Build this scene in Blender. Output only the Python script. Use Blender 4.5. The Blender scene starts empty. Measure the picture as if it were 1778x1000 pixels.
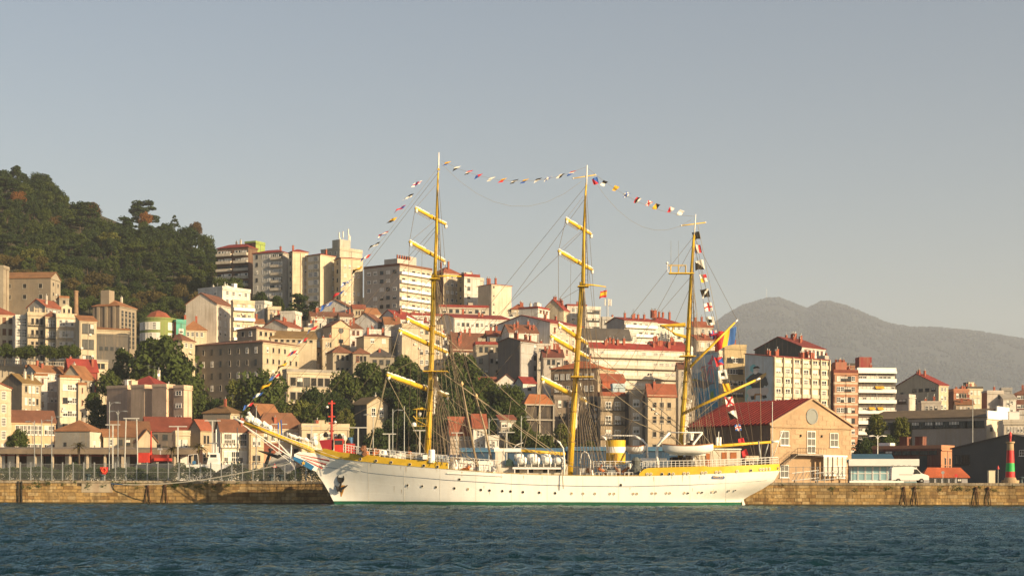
import bpy, math, random
from mathutils import Vector, Matrix, noise
RND = random.Random(7)
SC = bpy.context.scene
COL = SC.collection

# ---------------------------------------------------------------- camera
F, CX, HY, CH, ROLL = 2880.0, 889.0, 848.0, 2.5, 0.0028   # focal length in photo pixels, horizon point, eye height, roll
cam = bpy.data.cameras.new('camera')
cam.sensor_width = 36.0
cam.lens = 36.0 * F / 1778.0
cam.shift_y = (HY - 500.0) / 1778.0
cam.clip_start = 0.5
cam.clip_end = 20000.0
camo = bpy.data.objects.new('camera', cam)
COL.objects.link(camo)
camo.matrix_world = Matrix.Translation((0, 0, CH)) @ Matrix.Rotation(math.radians(90), 4, 'X') @ Matrix.Rotation(ROLL, 4, 'Z')
SC.camera = camo

# ---------------------------------------------------------------- sky, sun, exposure
SUN_EL, SUN_AZ = math.radians(19), math.radians(126)     # azimuth clockwise from +Y: the sun stands behind the viewer, to the right
wd = bpy.data.worlds.new('World')
SC.world = wd
wd.use_nodes = True
wn = wd.node_tree
sky = wn.nodes.new('ShaderNodeTexSky')
sky.sky_type = 'NISHITA'
sky.sun_disc = False
sky.sun_elevation = SUN_EL
sky.sun_rotation = SUN_AZ
sky.altitude = 0
sky.air_density = 1.0
sky.dust_density = 1.8
sky.ozone_density = 0.5
wn.links.new(sky.outputs[0], wn.nodes['Background'].inputs[0])
wn.nodes['Background'].inputs[1].default_value = 0.062
sl = bpy.data.lights.new('sun', 'SUN')
sl.energy = 5.0
sl.angle = math.radians(0.5)
sl.color = (1.0, 0.755, 0.44)
so = bpy.data.objects.new('sun', sl)
COL.objects.link(so)
sdir = Vector((math.sin(SUN_AZ) * math.cos(SUN_EL), math.cos(SUN_AZ) * math.cos(SUN_EL), math.sin(SUN_EL)))
so.rotation_euler = (-sdir).to_track_quat('-Z', 'Y').to_euler()
so.location = sdir * 300
SC.view_settings.view_transform = 'Standard'
SC.view_settings.look = 'None'
SC.view_settings.exposure = 0.8
SC.view_settings.gamma = 1.0
SC.view_settings.use_curve_mapping = False
SC.render.engine = 'CYCLES'
SC.cycles.use_denoising = True
SC.cycles.max_bounces = 5
SC.cycles.volume_bounces = 1
SC.cycles.sample_clamp_indirect = 4

# ---------------------------------------------------------------- helpers
def P(px, py, d):
    """photo pixel at depth d -> world point"""
    dx, dy = px - CX, py - HY
    return Vector(((dx + ROLL * dy) / F * d, d, CH - (dy - ROLL * dx) / F * d))

class MB:
    def __init__(s):
        s.v, s.f, s.m = [], [], []
    def quad(s, pts, m=0):
        n = len(s.v)
        s.v += [tuple(p) for p in pts]
        s.f.append(tuple(range(n, n + len(pts))))
        s.m.append(m)
    def box(s, a, b, m=0):
        n = len(s.v)
        x0, y0, z0 = a
        x1, y1, z1 = b
        s.v += [(x0, y0, z0), (x1, y0, z0), (x1, y1, z0), (x0, y1, z0), (x0, y0, z1), (x1, y0, z1), (x1, y1, z1), (x0, y1, z1)]
        for q in ((0, 3, 2, 1), (4, 5, 6, 7), (0, 1, 5, 4), (1, 2, 6, 5), (2, 3, 7, 6), (3, 0, 4, 7)):
            s.f.append(tuple(n + i for i in q))
            s.m.append(m)
    def prism(s, prof, d, m=0):
        """closed polygon prof (3D points) extruded by vector d"""
        n, k = len(s.v), len(prof)
        d = Vector(d)
        s.v += [tuple(p) for p in prof] + [tuple(Vector(p) + d) for p in prof]
        s.f += [tuple(n + i for i in range(k))[::-1], tuple(n + k + i for i in range(k))]
        s.m += [m, m]
        for i in range(k):
            j = (i + 1) % k
            s.f.append((n + i, n + j, n + k + j, n + k + i))
            s.m.append(m)
    def tube(s, pts, r, m=0, seg=6, cap=True):
        """tube through pts, r number or list"""
        pts = [Vector(p) for p in pts]
        k = len(pts)
        rs = r if isinstance(r, (list, tuple)) else [r] * k
        n0 = len(s.v)
        for i, p in enumerate(pts):
            t = (pts[min(i + 1, k - 1)] - pts[max(i - 1, 0)])
            if t.length < 1e-9:
                t = Vector((0, 0, 1))
            t.normalize()
            up = Vector((0, 0, 1)) if abs(t.z) < .9 else Vector((0, 1, 0))
            u = t.cross(up).normalized()
            w = u.cross(t)
            for j in range(seg):
                a = 2 * math.pi * j / seg
                s.v.append(tuple(p + (u * math.cos(a) + w * math.sin(a)) * rs[i]))
        for i in range(k - 1):
            for j in range(seg):
                j2 = (j + 1) % seg
                a, b = n0 + i * seg, n0 + (i + 1) * seg
                s.f.append((a + j, a + j2, b + j2, b + j))
                s.m.append(m)
        if cap:
            s.f.append(tuple(n0 + j for j in range(seg))[::-1])
            s.f.append(tuple(n0 + (k - 1) * seg + j for j in range(seg)))
            s.m += [m, m]
    def lathe(s, prof, c=(0, 0, 0), seg=16, m=0, sx=1.0, sy=1.0, ms=None):
        n0, k = len(s.v), len(prof)
        for r, z in prof:
            for j in range(seg):
                a = 2 * math.pi * j / seg
                s.v.append((c[0] + r * sx * math.cos(a), c[1] + r * sy * math.sin(a), c[2] + z))
        for i in range(k - 1):
            for j in range(seg):
                j2 = (j + 1) % seg
                a, b = n0 + i * seg, n0 + (i + 1) * seg
                s.f.append((a + j, a + j2, b + j2, b + j))
                s.m.append(ms[i] if ms else m)
        s.f.append(tuple(n0 + j for j in range(seg))[::-1])
        s.m.append(ms[0] if ms else m)
        s.f.append(tuple(n0 + (k - 1) * seg + j for j in range(seg)))
        s.m.append(ms[-1] if ms else m)
    def mesh(s, name, mats, smooth=False):
        me = bpy.data.meshes.new(name)
        me.from_pydata(s.v, [], s.f)
        for mt in (mats if isinstance(mats, (list, tuple)) else [mats]):
            me.materials.append(mt)
        me.polygons.foreach_set('material_index', s.m)
        if smooth:
            me.polygons.foreach_set('use_smooth', [True] * len(s.f))
        me.update()
        return me

def ob(name, me, parent=None, loc=(0, 0, 0), rz=0.0, sc=(1, 1, 1), mats=None, smooth=False):
    if isinstance(me, MB):
        me = me.mesh(name, mats, smooth)
    o = bpy.data.objects.new(name, me)
    COL.objects.link(o)
    if parent is not None:
        o.parent = parent
    o.location = loc
    o.rotation_euler = (0, 0, rz)
    o.scale = sc
    return o

def tag(o, label=None, cat=None, group=None, kind=None):
    if label: o['label'] = label
    if cat: o['category'] = cat
    if group: o['group'] = group
    if kind: o['kind'] = kind
    return o

def empty(name, loc, rz, label, cat, group=None):
    o = bpy.data.objects.new(name, None)
    COL.objects.link(o)
    o.location = loc
    o.rotation_euler = (0, 0, rz)
    o.empty_display_size = .5
    return tag(o, label, cat, group)

# ---------------------------------------------------------------- materials
MATS = {}
def mix(nt, fac, a, b):
    n = nt.nodes.new('ShaderNodeMix')
    n.data_type = 'RGBA'
    if isinstance(fac, float): n.inputs[0].default_value = fac
    else: nt.links.new(fac, n.inputs[0])
    for k, c in ((6, a), (7, b)):
        if isinstance(c, tuple): n.inputs[k].default_value = (*c[:3], 1)
        else: nt.links.new(c, n.inputs[k])
    return n.outputs[2]
def ramp(nt, fac, lo, hi):
    n = nt.nodes.new('ShaderNodeMapRange')
    n.inputs[1].default_value, n.inputs[2].default_value = lo, hi
    nt.links.new(fac, n.inputs[0])
    return n.outputs[0]
def tex(nt, scale, vec=(1, 1, 1), detail=3.0, rough=.6):
    g = nt.nodes.new('ShaderNodeNewGeometry')
    mp = nt.nodes.new('ShaderNodeMapping')
    mp.inputs['Scale'].default_value = vec
    nt.links.new(g.outputs['Position'], mp.inputs[0])
    n = nt.nodes.new('ShaderNodeTexNoise')
    n.inputs['Scale'].default_value = scale
    n.inputs['Detail'].default_value = detail
    n.inputs['Roughness'].default_value = rough
    nt.links.new(mp.outputs[0], n.inputs[0])
    return n.outputs[0]
def k_(c, s):
    return tuple(min(1., x * s) for x in c)
def M(name, c, rough=.8, var=.2, scale=.4, streak=0.0, bump=0.0, bscale=4.0, metal=0.0, spec=.35, fine=0.0, dirt=(.25, .19, .12)):
    if name in MATS: return MATS[name]
    m = bpy.data.materials.new(name)
    m.use_nodes = True
    nt = m.node_tree
    b = nt.nodes['Principled BSDF']
    b.inputs['Roughness'].default_value = rough
    b.inputs['Metallic'].default_value = metal
    b.inputs['Specular IOR Level'].default_value = spec
    col = c
    if var > 0:
        col = mix(nt, ramp(nt, tex(nt, scale), .3, .7), k_(c, 1 - var), k_(c, 1 + var * .35))
    if fine > 0:
        col = mix(nt, ramp(nt, tex(nt, scale * 12), .35, .7), col, k_(c, 1 - fine))
    if streak > 0:
        f = ramp(nt, tex(nt, 1.3, (1, 1, .09), 4.0), .48, .76)
        mm = nt.nodes.new('ShaderNodeMath'); mm.operation = 'MULTIPLY'
        mm.inputs[1].default_value = streak
        nt.links.new(f, mm.inputs[0])
        col = mix(nt, mm.outputs[0], col, dirt)
    if isinstance(col, tuple): b.inputs['Base Color'].default_value = (*col, 1)
    else: nt.links.new(col, b.inputs['Base Color'])
    if bump > 0:
        bp = nt.nodes.new('ShaderNodeBump')
        bp.inputs['Strength'].default_value = bump
        bp.inputs['Distance'].default_value = .1
        nt.links.new(tex(nt, bscale), bp.inputs['Height'])
        nt.links.new(bp.outputs[0], b.inputs['Normal'])
    MATS[name] = m
    return m
_wc = {}
def wall(c, streak=.55, var=.3):
    key = (tuple(c), streak)
    if key not in _wc:
        _wc[key] = M('plaster_%d' % len(_wc), c, .9, var, .25, streak, .25, 3.0, fine=.2)
    return _wc[key]
def roofm(c):
    key = ('r',) + tuple(c)
    if key not in _wc:
        _wc[key] = M('roof_tile_%d' % len(_wc), c, .85, .45, .35, 0, .5, 5.0, fine=.35)
    return _wc[key]
def foliage(name, c1, c2):
    m = bpy.data.materials.new(name)
    m.use_nodes = True
    nt = m.node_tree
    b = nt.nodes['Principled BSDF']
    oi = nt.nodes.new('ShaderNodeObjectInfo')
    col = mix(nt, oi.outputs['Random'], c1, c2)
    col = mix(nt, ramp(nt, tex(nt, .9, detail=2.0), .35, .7), col, k_(c1, 1.5))
    nt.links.new(col, b.inputs['Base Color'])
    b.inputs['Roughness'].default_value = .75
    b.inputs['Specular IOR Level'].default_value = .15
    tr = nt.nodes.new('ShaderNodeBsdfTranslucent')
    nt.links.new(col, tr.inputs[0])
    ms = nt.nodes.new('ShaderNodeMixShader')
    ms.inputs[0].default_value = .22
    nt.links.new(b.outputs[0], ms.inputs[1])
    nt.links.new(tr.outputs[0], ms.inputs[2])
    nt.links.new(ms.outputs[0], nt.nodes['Material Output'].inputs[0])
    return m

WHITE = M('white_paint', (.78, .76, .72), .5, .06, .5)
WFRAME = M('window_frame_white', (.74, .72, .68), .6, .1, .6)
BROWN = M('brown_wood', (.16, .07, .035), .7, .25, 1)
GLASS = M('window_glass', (.035, .04, .045), .06, .3, .35, spec=.5)
DARK = M('dark_interior', (.018, .016, .014), .9, .3, .5)
BLIND = M('pale_blind', (.62, .58, .52), .7, .15, .5)
IRON = M('dark_iron', (.035, .033, .03), .6, .3, 2)
STEEL = M('galvanised_steel', (.3, .31, .31), .45, .2, 1.5, metal=.4)
CONC = M('concrete', (.34, .31, .27), .9, .3, .3, .3, .3, 2)
CHIM = M('chimney_brick', (.30, .085, .05), .85, .3, .8)
TERRA = M('terracotta_trim', (.36, .13, .07), .85, .25, .6)
ROPE = M('weathered_rope', (.3, .25, .18), .9, .2, 2)
YEL = M('yellow_paint', (.64, .41, .03), .42, .2, .9, .12, dirt=(.3, .17, .03))
RED = M('red_paint', (.5, .045, .03), .5, .2, 1)
BLUE = M('blue_paint', (.05, .16, .33), .5, .2, 1)

# ---------------------------------------------------------------- ground heights
GX = [-400, 0, 350, 620, 900, 1200, 1440, 1778, 2200]
GD = [440, 500, 560, 620, 690, 770, 880, 1000]
GT = [[841] * 9,
      [770, 775, 785, 785, 780, 780, 800, 812, 815],
      [690, 695, 705, 705, 705, 705, 765, 785, 790],
      [620, 622, 625, 640, 650, 655, 730, 750, 760],
      [540, 545, 555, 570, 590, 610, 700, 715, 720],
      [450, 455, 490, 530, 565, 595, 685, 700, 705],
      [310, 330, 440, 515, 560, 595, 690, 705, 710],
      [270, 310, 445, 530, 575, 610, 700, 712, 720]]
def gz(X, Y):
    if Y <= GD[0]: return 3.6
    px = CX + X / Y * F
    d = min(Y, GD[-1])
    i = 0
    while i < len(GD) - 2 and d > GD[i + 1]: i += 1
    j = 0
    while j < len(GX) - 2 and px > GX[j + 1]: j += 1
    u = min(1, max(0, (px - GX[j]) / (GX[j + 1] - GX[j])))
    v = (d - GD[i]) / (GD[i + 1] - GD[i])
    y0 = GT[i][j] * (1 - u) + GT[i][j + 1] * u
    y1 = GT[i + 1][j] * (1 - u) + GT[i + 1][j + 1] * u
    z0, z1 = CH + (HY - y0) / F * GD[i], CH + (HY - y1) / F * GD[i + 1]
    z = z0 * (1 - v) + z1 * v
    if Y > GD[-1]: z = z * max(.15, 1 - (Y - GD[-1]) / 700)
    return max(3.6, z)
def depth_at(px, py):
    """depth at which the ground is seen at that pixel"""
    d = GD[0]
    while d < 995:
        q = P(px, py, d)
        if gz(q.x, d) >= q.z: return d
        d += 4
    return 995

# hillside terrain (one sheet), land behind the basin, the far plain and the mountain
b = MB()
xs = [-620 + 12 * i for i in range(101)]
ys = [430 + 12 * j for j in range(95)]
for y in ys:
    for x in xs:
        z = gz(x, y) + (0 if y < 450 else 1.2 * noise.noise((x * .03, y * .03, 0)))
        if y < 436: z = 2.0
        b.v.append((x, y, z - .05))
nx = len(xs)
for j in range(len(ys) - 1):
    for i in range(nx - 1):
        b.f.append((j * nx + i, j * nx + i + 1, (j + 1) * nx + i + 1, (j + 1) * nx + i)); b.m.append(0)
EARTH = M('hillside_earth', (.075, .07, .035), .95, .5, .05, 0, .6, .5, fine=.4)
tag(ob('hillside', b, mats=EARTH, smooth=True), kind='structure')
b = MB()
b.box((-620, 335, -4), (620, 445, 3.6))
b.box((24, 271.9, -4), (620, 335, 3.596))
b.quad([(-6000, 445, 2.6), (6000, 445, 2.6), (6000, 12500, 2.6), (-6000, 12500, 2.6)])
PAVE = M('quay_paving', (.2, .185, .165), .9, .25, .3, 0, .2, 3)
tag(ob('quay_ground', b, mats=PAVE), kind='structure')

# mountain
RID = [(-400, 690), (300, 680), (900, 665), (1100, 640), (1180, 600), (1240, 566), (1262, 550), (1290, 535), (1330, 524), (1352, 523), (1375, 532),
       (1400, 542), (1425, 530), (1440, 530), (1470, 538), (1500, 550), (1540, 566), (1580, 573), (1620, 573), (1660, 576), (1700, 580),
       (1740, 587), (1778, 593), (1900, 610), (2200, 660), (2600, 700)]
def mz(X, Y):
    px = CX + X / Y * F
    for (x0, y0), (x1, y1) in zip(RID, RID[1:]):
        if px <= x1 or x1 == 2600:
            u = min(1, max(0, (px - x0) / (x1 - x0)))
            yy = y0 * (1 - u) + y1 * u
            break
    zr = CH + (HY - yy) / F * 10000
    t = min(1, max(0, (Y - 4800) / 5200.0))
    s = t * t * (3 - 2 * t) if Y < 10000 else max(0, 1 - (Y - 10000) / 1700)
    s = .25 * t + .75 * s if Y < 10000 else s
    n = noise.fractal((X * .0012, Y * .0012, 3.3), 1.0, 2.0, 4)
    return 2.6 + (zr - 2.6) * s + n * 107 * s * (1 - s) * 2.2 + noise.noise((X * .02, Y * .02, 9)) * 4 * s
b = MB()
xs = [-4800 + 80 * i for i in range(161)]
ys = [4780 + 90 * j for j in range(78)]
for y in ys:
    for x in xs: b.v.append((x, y, mz(x, y) - 1))
nx = len(xs)
for j in range(len(ys) - 1):
    for i in range(nx - 1):
        b.f.append((j * nx + i, j * nx + i + 1, (j + 1) * nx + i + 1, (j + 1) * nx + i)); b.m.append(0)
MTN = M('mountain_scrub', (.028, .037, .032), .95, .35, .004, 0, .3, .05, fine=.2)
tag(ob('mountain', b, mats=MTN, smooth=True), kind='structure')
# far woods on the mountain: one mass
b = MB()
r = random.Random(3)
for k in range(17000):
    Y = r.uniform(6300, 10060) if k % 3 else r.uniform(9600, 10030)
    px = r.uniform(1120, 1950)
    X = (px - CX) / F * Y
    z = mz(X, Y) - 1.5
    w, h = r.uniform(12, 25), r.uniform(10, 24)
    if noise.noise((X * .0045, Y * .0045, 5)) > .3 and k % 3: continue
    n = len(b.v)
    a0 = r.uniform(0, 6.28)
    for zz, rr in ((.1, .45), (.55, 1.0), (.85, .6)):
        for q in range(5):
            a = a0 + q * 1.2566 + zz
            s = rr * w * .5 * r.uniform(.7, 1.25)
            b.v.append((X + s * math.cos(a), Y + s * math.sin(a), z + zz * h))
    b.v.append((X + r.uniform(-1, 1), Y, z + h))
    for l in (0, 5):
        for q in range(5):
            b.f.append((n + l + q, n + l + (q + 1) % 5, n + l + 5 + (q + 1) % 5, n + l + 5 + q)); b.m.append(0)
    for q in range(5):
        b.f.append((n + 10 + q, n + 10 + (q + 1) % 5, n + 15)); b.m.append(0)
tag(ob('mountain_woods', b, mats=M('far_woods', (.022, .032, .030), .9, .2, .01, fine=.1)), 'hazy dark woods covering the far mountain', 'woods', kind='stuff')

HP = P(1432, 528, 10000)
hb_ = empty('hilltop_building', (HP.x, 10000, mz(HP.x, 10000) - 4), 0, 'small building on the right peak of the far mountain', 'building')
b = MB(); b.box((-20, -12, 0), (20, 12, 26)); ob('wall', b, hb_, mats=WFRAME)
b = MB(); b.box((-22, -13, 26.01), (22, 13, 29)); ob('roof', b, hb_, mats=CONC)
HP = P(1331, 524, 9950)
hb_ = empty('radio_mast', (HP.x, 9950, mz(HP.x, 9950) - 4), 0, 'thin radio mast on the left peak of the far mountain', 'mast')
b = MB(); b.tube([(0, 0, 0), (0, 0, 88)], [1.3, .7], seg=5); ob('pole', b, hb_, mats=STEEL)
b = MB(); b.box((-2, -2, 40), (2, 2, 42)); ob('platform', b, hb_, mats=STEEL)
# ---------------------------------------------------------------- water: a sheet of real waves
def waves(x, y):
    p = noise.fractal((x * .16, y * .3, 0.0), .9, 2.1, 4)
    q = noise.noise((x * .045 + 7, y * .085, 4.0))
    c = noise.noise((x * .55, y * .9, 2.0))
    return .17 * p + .10 * q + .20 * (1 - abs(c) * 2) + .09 * (1 - 2 * abs(noise.noise((x * 1.3, y * 1.9, 8))))
b = MB()
ys = []
y = 42.0
while y < 254:
    ys.append(y)
    y += .24 + max(0, (y - 60)) * .0046
xs = [-.47 + .94 * i / 600 for i in range(601)]
for y in ys:
    w_ = y + 6
    for x in xs:
        X = x * w_ * 1.05
        b.v.append((X, y, waves(X, y) - .12))
nx = len(xs)
for j in range(len(ys) - 1):
    for i in range(nx - 1):
        b.f.append((j * nx + i, j * nx + i + 1, (j + 1) * nx + i + 1, (j + 1) * nx + i)); b.m.append(0)
b.quad([(-900, -120, -.6), (900, -120, -.6), (900, 500, -.6), (-900, 500, -.6)])
m = bpy.data.materials.new('harbour_water')
m.use_nodes = True
nt = m.node_tree
nt.nodes.remove(nt.nodes['Principled BSDF'])
bs = nt.nodes.new('ShaderNodeBsdfGlossy')
bs.inputs['Color'].default_value = (.48, .64, .68, 1)
bs.inputs['Roughness'].default_value = .08
body = nt.nodes.new('ShaderNodeBsdfDiffuse')
body.inputs['Color'].default_value = (.004, .018, .023, 1)
fr_ = nt.nodes.new('ShaderNodeFresnel')
fr_.inputs['IOR'].default_value = 1.33
fm = nt.nodes.new('ShaderNodeMath'); fm.operation = 'MULTIPLY'; fm.inputs[1].default_value = 1.0
nt.links.new(fr_.outputs[0], fm.inputs[0])
mx_ = nt.nodes.new('ShaderNodeMixShader')
nt.links.new(fm.outputs[0], mx_.inputs[0]); nt.links.new(body.outputs[0], mx_.inputs[1]); nt.links.new(bs.outputs[0], mx_.inputs[2])
nt.links.new(mx_.outputs[0], nt.nodes['Material Output'].inputs[0])
bp = nt.nodes.new('ShaderNodeBump')
bp.inputs['Strength'].default_value = 1.0
bp.inputs['Distance'].default_value = .16
nt.links.new(tex(nt, 3.2, (1, 1.5, 1), 4.0, .6), bp.inputs['Height'])
mr_ = nt.nodes.new('ShaderNodeMapRange')
mr_.inputs[1].default_value, mr_.inputs[2].default_value, mr_.inputs[3].default_value, mr_.inputs[4].default_value = .35, .62, .35, 1.0
nt.links.new(tex(nt, .035, (1, 3.2, 1), 3.0), mr_.inputs[0]); nt.links.new(mr_.outputs[0], bp.inputs['Strength'])
nt.links.new(bp.outputs[0], bs.inputs['Normal']); nt.links.new(bp.outputs[0], fr_.inputs['Normal'])
tag(ob('water', b, mats=m, smooth=True), kind='structure')
# ---------------------------------------------------------------- windows: shared unit meshes (1 x 1, facing -Y)
def win_mesh(name, frame, pane, nx=1, nz=1, sill=True, t=.085):
    b = MB()
    b.box((-.5, -.10, -.5), (-.5 + t, .02, .5)); b.box((.5 - t, -.10, -.5), (.5, .02, .5))
    b.box((-.5 + t, -.10, .5 - t * .8), (.5 - t, .02, .5)); b.box((-.5 + t, -.10, -.5), (.5 - t, .02, -.5 + t * .8))
    for i in range(1, nx + 1):
        x = -.5 + i / (nx + 1.)
        b.box((x - t * .33, -.09, -.5 + t * .8), (x + t * .33, .02, .5 - t * .8))
    for i in range(1, nz):
        z = -.5 + i / float(nz)
        b.box((-.5 + t, -.085, z - .022), (.5 - t, .02, z + .022))
    b.quad([(-.5 + t, -.035, -.5 + t * .8), (.5 - t, -.035, -.5 + t * .8), (.5 - t, -.035, .5 - t * .8), (-.5 + t, -.035, .5 - t * .8)], 1)
    if sill: b.box((-.58, -.2, -.56), (.58, .02, -.502))
    return b.mesh(name, [frame, pane])
WIN = {'w': win_mesh('window_sash', WFRAME, GLASS, 1, 2), 's': win_mesh('window_blind', WFRAME, BLIND, 1, 1),
       'n': win_mesh('window_brown', BROWN, GLASS, 1, 2), 'N': win_mesh('window_shutter', BROWN, BROWN, 1, 1),
       'd': win_mesh('window_open', CONC, DARK, 0, 1), 'g': win_mesh('window_gallery', WFRAME, GLASS, 3, 3, False),
       'p': win_mesh('window_gallery_pale', WFRAME, BLIND, 2, 2, False), 'k': win_mesh('window_dark', IRON, GLASS, 1, 1),
       'r': win_mesh('window_red', TERRA, GLASS, 1, 2)}
def half_blind(name, frame, pane):
    b = MB(); t = .085
    b.box((-.5, -.10, -.5), (-.5 + t, .02, .5)); b.box((.5 - t, -.10, -.5), (.5, .02, .5)); b.box((-.5 + t, -.10, .43), (.5 - t, .02, .5)); b.box((-.5 + t, -.10, -.5), (.5 - t, .02, -.43))
    b.box((-.028, -.09, -.43), (.028, .02, .43))
    b.quad([(-.415, -.035, -.43), (.415, -.035, -.43), (.415, -.035, .43), (-.415, -.035, .43)], 1); b.box((-.415, -.07, .0), (.415, -.04, .43), 2); b.box((-.58, -.2, -.56), (.58, .02, -.502))
    return b.mesh(name, [frame, pane, BLIND])
WIN['h'] = half_blind('window_half_blind', WFRAME, GLASS); WIN['q'] = half_blind('window_dark_half_blind', IRON, GLASS)
def unit_box(name, mat):
    b = MB(); b.box((-.5, -.5, 0), (.5, .5, 1)); return b.mesh(name, mat)
def balcony_mesh(name, mat, solid=True):
    """unit wide, unit deep (towards -Y); slab and parapet"""
    b = MB()
    b.box((-.5, -1, -.16), (.5, .0, 0))
    if solid:
        b.box((-.5, -1, 0), (.5, -.9, .95)); b.box((-.5, -.9, 0), (-.495, 0, .95)); b.box((.495, -.9, 0), (.5, 0, .95))
    else:
        b.box((-.5, -1, .9), (.5, -.94, .96))
        for i in range(9):
            x = -.49 + .98 * i / 8
            b.box((x - .012, -.99, 0), (x + .012, -.96, .9))
    return b.mesh(name, mat)
BAL = {}
def bal(mat, solid=True):
    k = (mat.name, solid)
    if k not in BAL: BAL[k] = balcony_mesh('balcony', mat, solid)
    return BAL[k]
def chimney_mesh(mat):
    b = MB()
    b.box((-.35, -.3, -.9), (.35, .3, 1.5)); b.box((-.42, -.37, 1.5), (.42, .37, 1.65))
    b.lathe([(.13, 0), (.13, .45), (.2, .5), (.2, .62)], (0, 0, 1.65), 8, 1)
    return b.mesh('chimney', [mat, STEEL])
CHM = {'red': chimney_mesh(CHIM), 'pale': chimney_mesh(wall((.55, .5, .43)))}
def antenna_mesh():
    b = MB()
    b.tube([(0, 0, -.5), (0, 0, 3)], .03, seg=4)
    for z, w in ((2.9, .5), (2.5, .7), (2.1, .4)): b.tube([(-w, 0, z), (w, 0, z)], .022, seg=4)
    b.tube([(0, -.5, 2.7), (0, .5, 2.7)], .02, seg=4)
    return b.mesh('antenna', STEEL)
ANT = antenna_mesh()
def dish_mesh():
    b = MB()
    b.tube([(0, 0, -.3), (0, 0, .7)], .04, seg=5)
    b.lathe([(.02, 0), (.3, .06), (.45, .18)], (0, 0, 0), 10)
    for i, v in enumerate(b.v):
        if i >= 10: x, y, z = v; b.v[i] = (x, -z - .05, .8 + y)
    return b.mesh('satellite_dish', WHITE)
DISH = dish_mesh()

def face(root, which, Ln, H, g, rows, cols, sty='w', sh=3.1, top=.8, ww=None, wh=1.55, m0=.9, bm=None, bd=1.0, skip=0.0, s0=0.0, s1=None, seed=0):
    """windows (and balconies) on the right-hand face 'R' (y = 0) or the left-hand face 'L' (x = 0)"""
    r = random.Random(seed * 31 + int(Ln * 10) + rows * 7 + cols)
    s1 = Ln if s1 is None else s1
    pitch = (s1 - s0 - 2 * m0) / cols
    if ww is None: ww = min(1.35, pitch * .6)
    rz = 0 if which == 'R' else -math.pi / 2
    pos = (lambda s, z, o=0.0: (s, -o, z)) if which == 'R' else (lambda s, z, o=0.0: (-o, s, z))
    for i in range(rows):
        zc = H - top - wh / 2 - i * sh
        if zc - wh / 2 < g - .5: break
        if bm is not None:
            ob('balcony', bal(bm[0], bm[1]), root, pos((s0 + s1) / 2, zc - wh / 2 - .25), rz, (s1 - s0 - .1, bd, 1))
        for c in range(cols):
            if r.random() < skip: continue
            k = r.choice(sty)
            if r.random() < .33: k = {'w': 'h', 'k': 'q', 'n': 'N', 's': 'h'}.get(k, k)
            ob('window', WIN[k], root, pos(s0 + m0 + (c + .5) * pitch, zc), rz, (ww, 1, wh))

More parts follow.
